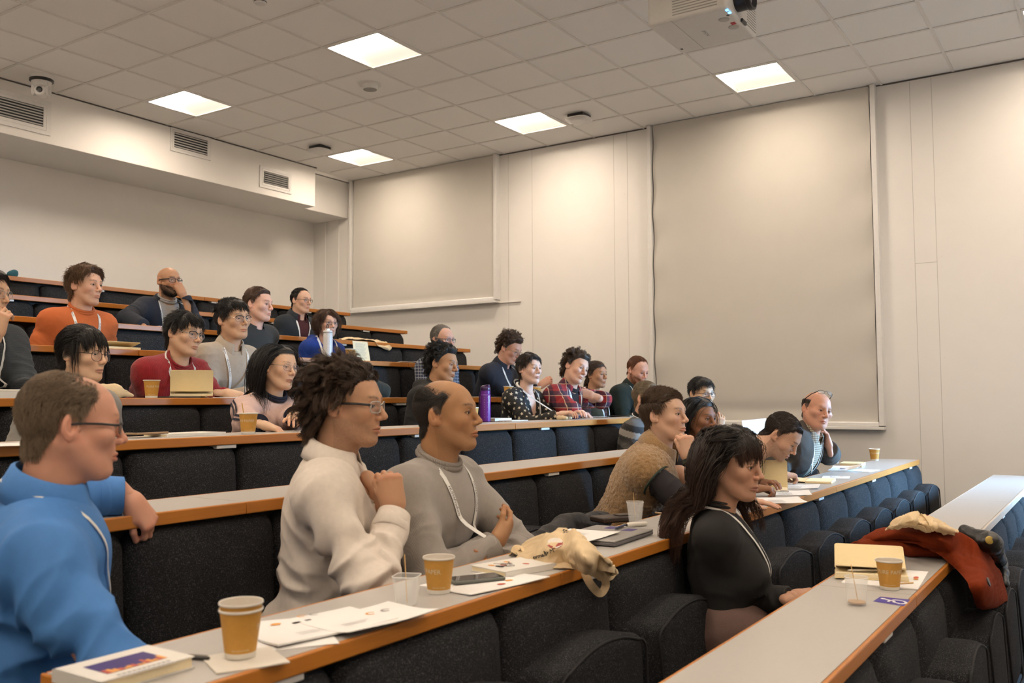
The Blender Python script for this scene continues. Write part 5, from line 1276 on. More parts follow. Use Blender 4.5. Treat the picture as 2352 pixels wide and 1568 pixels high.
person('person in a navy jacket with wavy brown hair, head bowed over notes', 4, (1172, 800), .52, a=58, pitch=26, tyaw=-85, s=1.02, skin=(0.614, 0.354, 0.260), brow=BRN, hair=curly((.060, .030, .015), 2000, t=.024, l=.04, curl=(.006, 150)), glasses=dict(m=FR['gold'], w=.024, h=.014, sq=3),
       top=[dict(name='jacket', m=NV, g=.022, neck='shirt', op=.9)], lanyard=dict(d=.3, text=True), arms={'R': dict(w=AY(1238, 888, -.52), f=ray(1255, 876)-ray(1238, 888), n=(-.5, -.5, .6), pose='pen'), 'L': dict(to='desk')})
GP = plaid('navy_white_check', (.03, .04, .075), [('Z', 40, .14, (.42, .43, .45), .8), ('D', 36, .14, (.42, .43, .45), .8)])
person('person with grey hair and black glasses in a navy checked shirt', 4, (1017, 780), .30, a=46, pitch=4, tyaw=-90, s=1.0, skin=(0.614, 0.366, 0.271), brow=GRY, browk=.5, head=dict(fw=1.04), hair=short((.20, .18, .155), 1500, hl='recede', t=.010, l=.022, style='back'), glasses=dict(m=FR['black'], w=.025, h=.017, sq=3, thick=1), beard=dict(c=(.2, .17, .14), k=.35),
       top=[dict(name='shirt', m=GP, g=.018, neck='shirt')])

# ---- third row from the back
person('person in an orange sweatshirt with a brown side-swept fringe', 3, (197, 656), .36, a=47, pitch=0, tyaw=-92, s=1.04, skin=(0.649, 0.401, 0.283), brow=BRN, head=dict(fw=.95, jaw=1.03), hair=short((.095, .045, .018), 3000, hl='full', t=.017, l=.045, style='side', top=.9, front=.5, r=.0013, lift=.6, tip=(.14, .07, .03)), beard=dict(c=(.2, .1, .05), k=.18),
       top=[dict(name='sweatshirt', m=cloth('burnt_orange_jersey', lin((188, 98, 48)), .9, .2, 500), g=.022, neck='crew', wr=.006, cm=cloth('burnt_orange_jersey', lin((188, 98, 48))))], lanyard=dict(d=.30, badge=False, text=True))
person('person with a reddish crew cut in a charcoal zip top', 3, (594, 699), .42, a=58, pitch=2, tyaw=-86, s=1.05, skin=(0.673, 0.413, 0.313), brow=AUB, head=dict(fat=.006, fw=1.07), hair=short((.075, .033, .016), 2400, hl='full', t=.010, l=.018, style='quiff', top=1.3, r=.0011),
       top=[dict(name='zip_top', m=cloth('charcoal_jersey', (.026, .028, .028)), g=.026, neck='shirt', ch=.035, op=1.0)])
BH = cloth('royal_blue_fleece', lin((16, 52, 132)), .95, .4, 400)
person('person in a royal blue hooded top with bobbed auburn hair and glasses', 3, (752, 742), .33, a=28, pitch=2, tyaw=-100, s=.95, fem=True, skin=(0.684, 0.425, 0.319), brow=AUB, hair=dict(c=(.075, .034, .015), hl='long', t=.012, n=2000, style='part', r=.0014, layer=.014, g=.6, noise=.15, lift=.3, sets=[dict(w=bk_w, l=.15, seg=8), dict(k=.3, w=fr_w, l=.065, seg=6, style='side', g=.5)]),
       glasses=dict(m=FR['brown'], w=.024, h=.014, sq=3), top=[dict(name='hooded_top', m=BH, g=.022, neck='v', v=(.05, .07, 0), hood=True, nr=.07)], lanyard=dict(d=.3, badge=False), armdef='lap')

# ---- second row from the back
person('person with shaved head, black beard and navy blazer, fist at the mouth', 2, (388, 646), .36, a=34, pitch=-2, tyaw=-100, s=1.0, skin=(0.437, 0.236, 0.136), brow=BLK, hair=None, head=dict(nose=1.05, eye=.6), beard=dict(c=(.010, .008, .007), k=.92, n=1500, l=.014, r=.001), glasses=dict(m=FR['black'], w=.026, h=.018, sq=3.2, thick=1, r=.002),
       top=[dict(name='tee', m=cloth('grey_tee', (.30, .29, .29)), g=.010, neck='crew', sleeve='none'), dict(name='blazer', m=NV, g=.026, neck='open', v=(.085, .42, .02), collar=True, op=2.3, ch=.03, nr=.08)],
       arms={'L': dict(e=AY(450, 748, 1.36), w=AY(426, 692, 1.42), f=ray(411, 662)-ray(426, 692), n=(-.3, -.9, .2), pose='fist'), 'R': dict(e=AY(276, 738, 1.50), w=AY(335, 752, 1.28), hand=False)}, lanyard=LT)
person('person with receding dark hair in a burgundy shirt and navy zip jacket', 2, (692, 690), .36, a=47, pitch=3, tyaw=-88, s=.98, skin=(0.684, 0.437, 0.319), brow=BLK, head=dict(nose=1.08, fw=.95), hair=short((.014, .010, .008), 1800, hl='recede', t=.007, l=.02), glasses=dict(m=FR['brown'], w=.024, h=.015, sq=3),
       top=[dict(name='shirt', m=cloth('burgundy_cotton', (.055, .008, .012)), g=.012, neck='shirt', op=1.0, sleeve='none'), dict(name='zip_jacket', m=cloth('ink_navy', (.014, .020, .027)), g=.024, neck='open', v=(.08, .5, .035), op=1.6, ch=.05, nr=.08)], lanyard=dict(d=.32, badge=False))

# ---- printed stars on the blouse and stripes on the pink sleeves
def scatter_marks(p, o, n, make, mats, name):
    me = o.data; V = np.empty(len(me.vertices)*3, np.float32); me.vertices.foreach_get('co', V); V = V.reshape(-1, 3)
    Nn = np.empty(len(me.vertices)*3, np.float32); me.vertices.foreach_get('normal', Nn); Nn = Nn.reshape(-1, 3)
    vis = np.flatnonzero((Nn@(CAM-p.N) > -.2) & (V[:, 2] > .5)); pick = []
    for i in RNG.permutation(vis):
        if all(np.linalg.norm(V[i]-V[j]) > .036 for j in pick): pick.append(i)
        if len(pick) >= n: break
    mb = MB()
    for i in pick: make(mb, V[i]+Nn[i]*.0015, Nn[i])
    return mb
def star_mark(mb, c, n):
    u = nrm(np.cross(n, (RNG.normal(), RNG.normal(), RNG.normal()))); v = np.cross(n, u); R = RNG.choice([.010, .014, .0165]); P = []
    for k in range(10): a = PI*k/5; r = R if k % 2 == 0 else R*.42; P.append(c+r*(math.cos(a)*u+math.sin(a)*v))
    mb.add([c]+P, [(0, 1+k, 1+(k+1) % 10) for k in range(10)])
def merge_marks(o, mb, m):
    me = o.data; k = len(me.materials); me.materials.append(m); bm = bmesh.new(); bm.from_mesh(me); vs = [bm.verts.new(v) for v in mb.V]
    for f in mb.F:
        q = bm.faces.new([vs[i] for i in f]); q.material_index = k
    bm.to_mesh(me); bm.free()
merge_marks(star.last, scatter_marks(star, star.last, 190, star_mark, None, 'x'), mat('cream_print', (.62, .55, .42), rough=.8))
mb = MB()
for sd in ('R',):
    q = pink.A[sd]; out = nrm(pink.Ls*q['sg']*1.0+np.array([0, 0, .35])-pink.Fd*.1)
    for off in (-.016, 0.004):
        for a, b in ((q['S'], q['E']), (q['E'], q['W'])):
            d = nrm(b-a); w = nrm(out-d*(out@d)); up = np.cross(d, w); P = []
            for u in np.linspace(.0 if a is q['S'] else -.02, .98 if a is q['S'] else .86, 14):
                c = a+(b-a)*u+up*off; f = np.linspace(.12, 0, 90); X = c+f[:, None]*w; dd = pink.outer(X); k = int(np.argmax(dd < .007)); P.append(X[k])
            P = np.array(P); V = np.concatenate([P-up*.0058, P+up*.0058])-pink.base; n = len(P)
            mb.add(V, [(k, k+1, n+k+1, n+k) for k in range(n-1)])
merge_marks(pink.last, mb, cloth('navy_trim', (.010, .012, .03)))
# ================================================================ things on the desks
CUPM = mat('kraft_cup', lin((196, 146, 62)), lin((182, 132, 52)), 120, .6, .08, 400)
CUPW = mat('cup_white_paper', (.72, .68, .60), rough=.5)
PAPER = mat('white_paper', (.80, .79, .77), (.77, .76, .74), 12, .75)
CREAM = mat('cream_cover', lin((226, 207, 160)), lin((218, 198, 150)), 40, .6, .03, 300)
CREAMP = mat('cream_pages', lin((240, 226, 190)), lin((226, 210, 172)), 200, .8)
TOTE = mat('natural_canvas', lin((222, 200, 162)), lin((206, 182, 144)), 60, .9, .35, 700)
GREYINK = mat('grey_ink', (.35, .35, .36)); PURP = mat('purple_ink', lin((62, 48, 110))); ORNG = mat('orange_ink', lin((226, 160, 80))); REDI = mat('red_ink', lin((190, 90, 70)))
LWOOD = mat('stirrer_wood', lin((205, 165, 105)), rough=.7)
CLEAR = bpy.data.materials.new('clear_plastic'); CLEAR.use_nodes = True
_b = CLEAR.node_tree.nodes['Principled BSDF']; _b.inputs['Base Color'].default_value = (.93, .94, .93, 1); _b.inputs['Roughness'].default_value = .04; _b.inputs['Alpha'].default_value = .20; _b.inputs['Specular IOR Level'].default_value = .9
SLV = mat('pen_silver', (.55, .54, .52), rough=.3, metal=.8)
def T_(name, label, cat, P, rot=0, group=None): return thing(name, label, cat, P, rot, group)
def on(px, py, r, dz=.0006): P = AZ(px, py, ZR[r]+dz); return P
def onx(px, r, dy, dz=.0006):
    """desk whose top is seen edge-on: place by column and distance from the front edge"""
    P = AY(px, 900, YR[r]+dy); return np.array([P[0], YR[r]+dy, ZR[r]+dz])
def cup(P, label, text='PURE PAPER', rot=0, lid=None, h=.092, small=False, name='paper_cup'):
    t = T_(name, label, 'cup', P, rot, 'kraft paper cups')
    r0, r1 = .0285, .040; n = 48
    rr = lambda z: r0+(r1-r0)*z/h
    b = MB().lathe([(r0-.001, .0), (r0, .0005), (rr(.012), .012), (rr(h-.004), h-.004), (rr(h-.004)-.0014, h-.004), (r0-.0012, .006), (.0, .006)], n=n, caps=False)
    MB().lathe([(rr(h)-.0002, h-.006), (rr(h)+.0018, h-.005), (rr(h)+.0024, h-.0025), (rr(h)+.0012, h), (rr(h)-.0006, h-.001), (rr(h)-.001, h-.006)], n=n, caps=False).build('rim', CUPW, t, smooth=True)
    MB().lathe([(rr(h)-.0018, h-.003), (r0-.0010, .007), (.0, .0068)], n=n, caps=False).build('inner_wall', CUPW, t, smooth=True)
    MB().lathe([(r0-.0006, .0001), (r0+.0004, .0003), (rr(.010)+.0004, .010), (rr(.010), .0105)], n=n, caps=False).build('base_band', CUPW, t, smooth=True)
    if text:
        Vt, Ft = text_arr(text, .0165)
        fa = math.atan2(CAM[1]-P[1], CAM[0]-P[0])-rot
        q = b
        def wrap(Vt, zc, off): return [((rr(zc+v[1])+.0005)*math.cos(fa+off+v[0]/.036), (rr(zc+v[1])+.0005)*math.sin(fa+off+v[0]/.036), zc+v[1]) for v in Vt]
        q.add(wrap(Vt, .057, cup.off), Ft, 1)
        V2, F2 = text_arr('RECYCLE AS PAPER', .0045); q.add(wrap(V2, .0165, 0), F2, 1)
    b.build('body', [CUPM, mat('pale_print', (.66, .58, .42), rough=.6)], t, smooth=True, angle=60)
    return t
cup.off = 0
def stirrer(mbP, a, b):
    V, F = tube_arr(np.array([a, b]), .0018, 6); return V, F
def plastic_cup(P, label, rot=0, h=.085, r0=.022, r1=.031, sq=6, drink=None, lean=(.5, .3)):
    t = T_('plastic_cup', label, 'cup', P, rot, 'clear plastic cups with stirrers'); n = 48
    def ring(r, z): 
        o = []
        for k in range(n):
            a = 2*PI*k/n; c, s = math.cos(a), math.sin(a); q = (abs(c)**sq+abs(s)**sq)**(-1/sq)*r; o.append((q*c, q*s, z))
        return o
    V = []; 
    for r, z in ((r0*.9, .0), (r0, .001), (r1, h), (r1-.0012, h), (r0-.0012, .006), (.002, .006)): V += ring(r, z)
    F = [(j*n+k, j*n+(k+1) % n, (j+1)*n+(k+1) % n, (j+1)*n+k) for j in range(5) for k in range(n)]
    MB().add(V, F).build('body', CLEAR, t, smooth=True, angle=60)
    V, F = tube_arr(np.array(ring(r1-.0006, h)), .0011, 6, True); MB().add(V, F).build('rim', mat('clear_rim', (.85, .85, .83), rough=.1), t, smooth=True)
    if drink: MB().add(ring(r0-.0014, .0062)+ring(r0-.0008, .010), [(k, (k+1) % n, n+(k+1) % n, n+k) for k in range(n)]+[tuple(range(n, 2*n))]).build('drink', mat('tea_dregs', (.55, .28, .06), rough=.1), t)
    s = T_('wooden_stirrer', 'thin wooden stirrer standing in the '+label.split(' with')[0], 'stirrer', P, rot, 'wooden stirrers in cups')
    a = np.array([-lean[0]*.012, -lean[1]*.012, .0085]); b = np.array([lean[0]*.05, lean[1]*.05, .118]); d = nrm(b-a); u = nrm(np.cross(d, [0, 1, .2])); w = np.cross(d, u)
    V = [c+u*x*.0028+w*y*.0006 for c in (a, b) for x, y in ((-1, -1), (1, -1), (1, 1), (-1, 1))]
    MB().add(V, [(0, 3, 2, 1), (4, 5, 6, 7), (0, 1, 5, 4), (1, 2, 6, 5), (2, 3, 7, 6), (3, 0, 4, 7)]).build('stick', LWOOD, s, bevel=.0004)
    return t
def sheet(P, label, cor=None, w=.21, l=.297, rot=0, thick=.0012, name='paper_sheet', cat='paper', marks=(), m=None, curl=.0, group='loose papers on the desks'):
    """flat paper; local x = width, y = length"""
    t = T_(name, label, cat, P, rot, group); nx, ny = 8, 10; V, F = [], []
    for j in range(ny+1):
        for i in range(nx+1):
            u, v = i/nx-.5, j/ny-.5; z = thick+curl*(max(0, u)**2*4*.5+max(0, -v)**2*3)+.0006*math.sin(7*u+3*v); V.append((u*w, v*l, z))
    n = len(V); V += [(a, b, z-thick) for a, b, z in V]
    for j in range(ny):
        for i in range(nx): a = j*(nx+1)+i; F.append((a, a+1, a+nx+2, a+nx+1)); F.append((n+a, n+a+nx+1, n+a+nx+2, n+a+1))
    ring = [i for i in range(nx+1)]+[(j+1)*(nx+1)+nx for j in range(ny)]+[ny*(nx+1)+nx-1-i for i in range(nx)]+[(ny-1-j)*(nx+1) for j in range(ny-1)]
    F += [(ring[k], n+ring[k], n+ring[(k+1) % len(ring)], ring[(k+1) % len(ring)]) for k in range(len(ring))]
    mb = MB().add(V, F); ms = [m or PAPER, GREYINK, PURP, ORNG, REDI, INK]
    zz = lambda x, y: thick+curl*(max(0, x/w)**2*2+max(0, -y/l)**2*3)+.0011
    for kind, x, y, a, b, mi in marks:
        if kind == 'bar': mb.add([(x-a/2, y-b/2, zz(x, y)), (x+a/2, y-b/2, zz(x, y)), (x+a/2, y+b/2, zz(x, y)), (x-a/2, y+b/2, zz(x, y))], [(0, 1, 2, 3)], mi)
        elif kind == 'dot': mb.add([(x+a*math.cos(2*PI*k/20), y+b*math.sin(2*PI*k/20), zz(x, y)) for k in range(20)], [tuple(range(20))], mi)
        elif kind == 'arc':
            P_ = [(x+r*math.cos(q), y+r*.8*math.sin(q), zz(x, y)) for r in (a, a*.6) for q in np.linspace(.3, 4.9, 16)]; mb.add(P_, [(k, k+1, 17+k, 16+k) for k in range(15)], mi)
        elif kind == 'lines':
            for k in range(int(b)):
                ll = a*(1 if k % 3 else .8); yy = y-k*.006; mb.add([(x, yy, zz(x, yy)), (x+ll, yy, zz(x, yy)), (x+ll, yy+.0016, zz(x, yy)), (x, yy+.0016, zz(x, yy))], [(0, 1, 2, 3)], mi)
    mb.build('page', ms, t); return t
def book(P, label, w=.148, l=.21, h=.018, rot=0, m=None, name='notebook', cat='notebook', marks=None, group='closed notebooks on the desks'):
    t = T_(name, label, cat, P, rot, group); m = m or CREAM
    MB().box((-w/2+.003, -l/2+.003, .0025), (w/2-.003, l/2-.003, h-.0025)).build('pages', CREAMP, t)
    c = MB(); c.box((-w/2, -l/2, 0), (w/2, l/2, .0025)); c.box((-w/2-.0012, -l/2, .0), (-w/2+.003, l/2, h)); c.box((-w/2, -l/2, h-.0025), (w/2, l/2, h))
    if marks: marks(c, h+.0004)
    c.build('cover', [m, GREYINK, PURP, ORNG, REDI, INK], t)
    return t
def rect(q, x0, y0, x1, y1, z, mi): q.add([(x0, y0, z), (x1, y0, z), (x1, y1, z), (x0, y1, z)], [(0, 1, 2, 3)], mi+1)
def disc(q, x, y, a, b, z, mi): q.add([(x+a*math.cos(2*PI*k/20), y+b*math.sin(2*PI*k/20), z) for k in range(20)], [tuple(range(20))], mi+1)
def open_notebook(P, label, rot=0, w=.148, l=.21, ang=100, thick=.014, leaf=0, pen=None, group='open cream notebooks with raised covers'):
    """lies with its pages flat; the cover stands up along +y (long edge along local x)"""
    t = T_('notebook', label, 'notebook', P, rot, group)
    MB().box((-l/2, -w/2, 0), (l/2, w/2, .0025)).build('back_cover', CREAM, t, bevel=.001)
    MB().box((-l/2+.003, -w/2+.003, .0026), (l/2-.003, w/2-.001, thick)).build('pages', CREAMP, t, bevel=.001)
    M = Matrix.Translation((0, w/2, thick*.6)) @ Matrix.Rotation(math.radians(-(180-ang)), 4, 'X') @ Matrix.Translation((0, -w, 0))
    M = Matrix.Translation((0, w/2, thick*.6)) @ Matrix.Rotation(math.radians(180-ang), 4, 'X')
    P_ = rounded(l, w, .012, .002)
    V = [tuple(M @ Vector((a, b if True else 0, z))) for z in (-.0012, .0012) for a, b in P_]; n = len(P_)
    F = [tuple(range(n))[::-1], tuple(range(n, 2*n))]+[(k, (k+1) % n, n+(k+1) % n, n+k) for k in range(n)]
    M2 = M
    MB().add(V, F).build('front_cover', CREAM, t)
    if leaf:
        nn = 10; V = []
        for k in range(nn+1):
            u = k/nn; a = math.radians(180-leaf)*u**.6; V += [(-l/2+.004, w/2-.002-u*w*.92*math.cos(a*.5), thick+math.sin(a*.55)*w*.5*u), (l/2-.004, w/2-.002-u*w*.92*math.cos(a*.5), thick+math.sin(a*.55)*w*.5*u)]
        o = MB().add(V, [(2*k, 2*k+1, 2*k+3, 2*k+2) for k in range(nn)]).build('lifted_leaf', CREAMP, t, smooth=True); s_ = o.modifiers.new('s', 'SOLIDIFY'); s_.thickness = .0006
    return t
def pen(P, label, rot, z=.004, m=None, L=.14, r=.0042, tilt=0, group='pens lying on the desks'):
    t = T_('pen', label, 'pen', P, rot, group); M = Matrix.Translation((0, 0, z)) @ Matrix.Rotation(tilt, 4, 'Y') @ Matrix.Rotation(PI/2, 4, 'Y')
    MB().lathe([(.0006, -L/2), (r*.5, -L/2+.006), (r, -L/2+.02), (r, L/2-.004), (r*.8, L/2)], n=16, M=M).build('barrel', m or SLV, t, smooth=True)
    MB().box((L*.18, -.0012, z+r), (L*.48, .0012, z+r+.0018)).build('clip', METAL, t) if not tilt else None
    return t
def phone(P, label, rot, l=.15, w=.072, m=None):
    t = T_('phone', label, 'phone', P, rot, 'phones lying on the desks')
    MB().box((-l/2, -w/2, 0), (l/2, w/2, .009)).build('case', m or mat('phone_grey', (.12, .13, .115), rough=.4), t, bevel=.004, seg=3)
    MB().box((-l/2+.004, -w/2+.004, .0088), (l/2-.004, w/2-.004, .0096)).build('screen', mat('phone_glass', (.012, .012, .013), rough=.06, coat=1), t, bevel=.0003)
    return t

# ---- cloth lumps: draped by an implicit body with folds
def drape(name, label, cat, P0, sdf, m, h=.006, wr=.004, group=None, prints=None, floor=None, fs=1.0):
    t = T_(name, label, cat, P0, 0, group)
    V, F = sdf.mesh(h); nv = vnormals(V, F); X = V-np.asarray(P0)
    wp = np.stack([vnoise(X*9+1), vnoise(X*9+5), vnoise(X*9+9)], 1)*.05
    d = (1-np.abs(vnoise((X+wp)*np.array([11, 11, 11])*fs))*2.6)*.6+(1-np.abs(vnoise((X+wp)*np.array([24, 24, 24])*fs+7))*2.4)*.35
    V = V+nv*((d-.2)*wr)[:, None]
    if floor is not None: V[:, 2] = np.maximum(V[:, 2], floor)
    o = link('fabric', npmesh('fabric', V-np.asarray(P0), F), m, t)
    return t, o, BVHTree.FromPolygons([tuple(v) for v in V], [tuple(int(i) for i in f) for f in F])
def project_print(o, bvh, base, marks, eye=None):
    """marks: (verts(n,3) world guesses, faces, material) pushed on the cloth from above/front"""
    me = o.data; bm = bmesh.new(); bm.from_mesh(me)
    for V, F, m, d in marks:
        if m.name not in [x.name for x in me.materials]: me.materials.append(m)
        k = [x.name for x in me.materials].index(m.name); vs = []
        for v in V:
            hit = bvh.ray_cast(Vector(v)-Vector(d)*.3, Vector(d), .8); q = hit[0] if hit[0] is not None else Vector(v)
            vs.append(bm.verts.new(Vector(q)-Vector(d)*.0025-Vector(base)))
        for f in F:
            try: bm.faces.new([vs[i] for i in f]).material_index = k
            except ValueError: pass
    bm.to_mesh(me); bm.free()
def cr(P, n):
    P = np.asarray(P, float); u = np.linspace(0, len(P)-1, n); i = np.clip(u.astype(int), 0, len(P)-2); f = (u-i).reshape((-1,)+(1,)*(P.ndim-1))
    at = lambda k: P[np.clip(k, 0, len(P)-1)]
    return .5*(2*at(i)+(-at(i-1)+at(i+1))*f+(2*at(i-1)-5*at(i)+4*at(i+1)-at(i+2))*f**2+(-at(i-1)+3*at(i)-3*at(i+1)+at(i+2))*f**3)
def sheet_cloth(name, ctrl, base, m, parent, nu=90, nv=44, wr=.006, fs=1.0, th=.003, ang=None):
    """ctrl[row][col] world points; a crumpled thin sheet through them"""
    G = cr(np.asarray(ctrl, float), nv); G = cr(np.swapaxes(G, 0, 1), nu); G = np.swapaxes(G, 0, 1)
    du = np.gradient(G, axis=1); dv = np.gradient(G, axis=0); N_ = np.cross(du, dv); N_ /= np.linalg.norm(N_, axis=2)[..., None]+1e-9
    if (N_ @ (CAM-np.asarray(base))).mean() < 0: N_ = -N_
    X = G-np.asarray(base); wp = np.stack([vnoise(X*9+1), vnoise(X*9+5), vnoise(X*9+9)], -1)*.06
    d = (1-np.abs(vnoise((X+wp)*np.array([13, 13, 13])*fs))*2.8)*.6+(1-np.abs(vnoise((X+wp*1.5)*np.array([27, 27, 27])*fs+7))*2.6)*.4
    G = G+N_*(d*wr)[..., None]
    V = (G-np.asarray(base)).reshape(-1, 3); F = np.array([(j*nu+i, j*nu+i+1, (j+1)*nu+i+1, (j+1)*nu+i) for j in range(nv-1) for i in range(nu-1)])
    o = link(name, npmesh(name, V, F), m, parent); s_ = o.modifiers.new('s', 'SOLIDIFY'); s_.thickness = th; s_.offset = 0
    W_ = V+np.asarray(base)
    return o, BVHTree.FromPolygons([tuple(v) for v in W_], [tuple(int(i) for i in f) for f in F])
def strap(pts, w, base, parent, m=None, name='handle', up=(0, 0, 1)):
    P = np.array(pts, float); u = np.linspace(0, len(P)-1, (len(P)-1)*6+1); i0 = np.clip(u.astype(int), 0, len(P)-2); f = u-i0
    def at(i): return P[np.clip(i, 0, len(P)-1)]
    f = f[:, None]; Q = .5*((2*at(i0))+(-at(i0-1)+at(i0+1))*f+(2*at(i0-1)-5*at(i0)+4*at(i0+1)-at(i0+2))*f**2+(-at(i0-1)+3*at(i0)-3*at(i0+1)+at(i0+2))*f**3)
    tg = np.gradient(Q, axis=0); tg /= np.linalg.norm(tg, axis=1)[:, None]+1e-9; b = np.cross(tg, np.asarray(up, float)); b /= np.linalg.norm(b, axis=1)[:, None]+1e-9; n = np.cross(b, tg)
    V = np.stack([Q-b*w-n*.0012, Q+b*w-n*.0012, Q+b*w+n*.0012, Q-b*w+n*.0012], 1).reshape(-1, 3)-np.asarray(base); k = len(Q)
    F = [(4*i+a, 4*i+(a+1) % 4, 4*i+4+(a+1) % 4, 4*i+4+a) for i in range(k-1) for a in range(4)]+[(3, 2, 1, 0), (4*k-4, 4*k-3, 4*k-2, 4*k-1)]
    return MB().add(V, F).build(name, m or TOTE, parent, smooth=True, angle=60)

# ================ nearest long desk (holding the nested cups)
R_ = 8; Z8 = ZR[8]
DX = lambda a, b, z: math.atan2((AZ(*b, z)-AZ(*a, z))[1], (AZ(*b, z)-AZ(*a, z))[0])
def cov(q, z):
    rect(q, -.06, -.04, .06, .035, z, 1); rng = np.random.default_rng(5)
    for k in range(14): x = -.058+k*.0085; hh = rng.uniform(.008, .03); rect(q, x, -.040, x+.0075, -.040+hh, z+.0003, 2 if k % 3 else 3)
    for k, wd in enumerate((.11, .09)): 
        for j in range(11): rect(q, -.055+j*.0098, -.064-k*.014, -.055+j*.0098+.0075, -.056-k*.014, z, 0)
bk_ = book(on(287, 1549, 8), 'white programme book with purple and orange city cover at the desk end', w=.19, l=.14, h=.022, rot=0, m=mat('white_card', (.74, .72, .67), rough=.45), name='programme_book', cat='book', marks=cov, group='books'); 
pen(on(405, 1512, 8), 'black pen pointing at the napkin under the nested cups', DX((345, 1509), (465, 1517), Z8), m=BLACKP)
nap = sheet(on(562, 1516, 8), 'folded white napkin under the two nested cups', w=.135, l=.13, rot=math.radians(-25), thick=.0025, name='napkin', cat='napkin', m=CUPW, group='napkins')
Pc = on(552, 1506, 8, .0042); cup.off = 2.2
cup(Pc, 'lower one of the two nested paper cups on the napkin'); cup(Pc+np.array([0, 0, .0125]), 'upper paper cup nested inside another on the napkin', text=None)
cup.off = 0
dn = DX((650, 1500), (980, 1415), Z8)
mk1 = [('lines', -.07, -.03, .06, 5, 1), ('bar', -.02, .05, .02, .012, 5), ('bar', .01, .052, .015, .012, 5), ('dot', -.06, .07, .012, .009, 3), ('arc', .05, .09, .014, .01, 1), ('arc', .02, .095, .012, .01, 3), ('lines', .01, .03, .08, 4, 1)]
sheet(on(640, 1456, 8), 'white handout sheet lying at an angle under the larger booklet', w=.21, l=.25, rot=dn-.5, thick=.0015, group='handouts by the nested cups')
sheet(on(728, 1440, 8, .0022), 'white printed booklet with small charts beside the nested cups', w=.297, l=.19, rot=dn-.10, thick=.004, marks=mk1, curl=.006, group='handouts by the nested cups')
sheet(on(850, 1422, 8, .0066), 'top white handout with a yellow and a grey ring chart, curling at the edge', w=.25, l=.18, rot=dn-.05, thick=.0014, marks=[('arc', .03, .035, .014, .01, 3), ('arc', .07, .03, .014, .01, 1), ('lines', -.08, .0, .10, 4, 1)], curl=.012, group='handouts by the nested cups')
plastic_cup(on(934, 1391, 8), 'empty square clear plastic cup with a stirrer beside the white shirt', rot=.4, h=.072, lean=(.45, .25))
cup.off = -1.1
cup(on(1008, 1360, 8), 'single paper cup beside the phone on the nearest long desk'); cup.off = 0
sheet(on(1115, 1337, 8), 'white brochure with coloured dots under the phone', w=.30, l=.20, rot=dn-.06, thick=.002, marks=[('dot', .0, -.06, .013, .010, 4), ('dot', .05, -.04, .013, .010, 3), ('arc', .10, .0, .016, .01, 1), ('arc', .04, .07, .014, .01, 3)], curl=.004)
phone(on(1092, 1332, 8, .0042), 'grey phone with dark screen lying on the brochure', DX((1040, 1336), (1155, 1325), Z8)+.02)
def cov2(q, z):
    for x, y, mi in ((.01, .03, 3), (.04, -.01, 2), (-.02, -.03, 3), (.03, .06, 2)): disc(q, x, y, .012, .009, z, mi)
    disc(q, .0, .055, .016, .010, z, 4)
bn = book(on(1180, 1308, 8), 'white covered notebook with coloured dots and a silver trinket on top', w=.15, l=.20, h=.016, rot=dn+PI/2-.12, m=mat('white_card', (.74, .72, .67)), marks=cov2)
kt = T_('silver_trinket', 'small silver metal trinket lying on the white notebook', 'trinket', on(1172, 1300, 8, .0168), .4)
V, F = tube_arr([(.012*math.cos(a), .012*math.sin(a), .002) for a in np.linspace(0, 2*PI, 20, endpoint=False)], .0012, 6, True); MB().add(V, F).build('ring', METAL, kt, smooth=True)
for k, a in enumerate((.3, 1.5)): M = Matrix.Rotation(a, 4, 'Z'); MB().box((.01, -.002, .003+k*.002), (.05, .002, .005+k*.002), M=M).lathe([(.009, .003+k*.002), (.009, .005+k*.002)], tuple(M @ Vector((.02, 0, 0))), 14).build('charm', METAL, kt, bevel=.0004)
# tote bag over the desk edge
P0 = on(1290, 1290, 8)
S = SDF(); zt = Z8
a = lambda px, py, y: AY(px, py, y)
tw = lambda px, py, dz: AZ(px, py, Z8+dz)
nu_ = nrm((.1, -.3, 1)); ne_ = nrm((.15, -.8, .6))
hg = lambda px, py, y: AY(px, py, y)
rid = [tw(1190, 1273, .012), tw(1226, 1240, .05), tw(1258, 1222, .085), tw(1296, 1214, .10), tw(1332, 1226, .10), tw(1362, 1256, .075), tw(1397, 1290, .035), hg(1417, 1311, -3.40)]
mid = [tw(1188, 1280, .010), tw(1226, 1266, .035), tw(1256, 1256, .06), tw(1300, 1252, .068), tw(1326, 1262, .078), tw(1354, 1286, .055), hg(1392, 1308, -3.40), hg(1415, 1320, -3.41)]
low = [tw(1186, 1287, .006), tw(1224, 1284, .016), tw(1256, 1284, .025), tw(1296, 1276, .035), tw(1322, 1288, .035), tw(1350, 1304, .026), hg(1384, 1322, -3.405), hg(1406, 1330, -3.41)]
bot = [tw(1184, 1290, .003), tw(1222, 1296, .003), tw(1262, 1303, .003), tw(1300, 1298, .005), tw(1322, 1306, .004), tw(1346, 1315, .008), hg(1374, 1331, -3.40), hg(1394, 1337, -3.41)]
rear = [np.array([q[0]+.02, q[1]+.05, Z8+.003]) for q in rid[:6]]+[rid[6]+[0.015, .012, -.03], rid[7]+[.01, .01, -.02]]
rr2 = [q*.45+r*.55+[0, 0, .012] for q, r in zip(rid, rear)]
tt = T_('tote_bag', 'cream tote bag with maroon logos slumped over the desk edge', 'tote bag', P0, 0, 'cream canvas tote bags')
to, tb = sheet_cloth('fabric', [rear, rr2, rid, mid, low, bot], P0, TOTE, tt, 120, 70, .0075, 1.0)
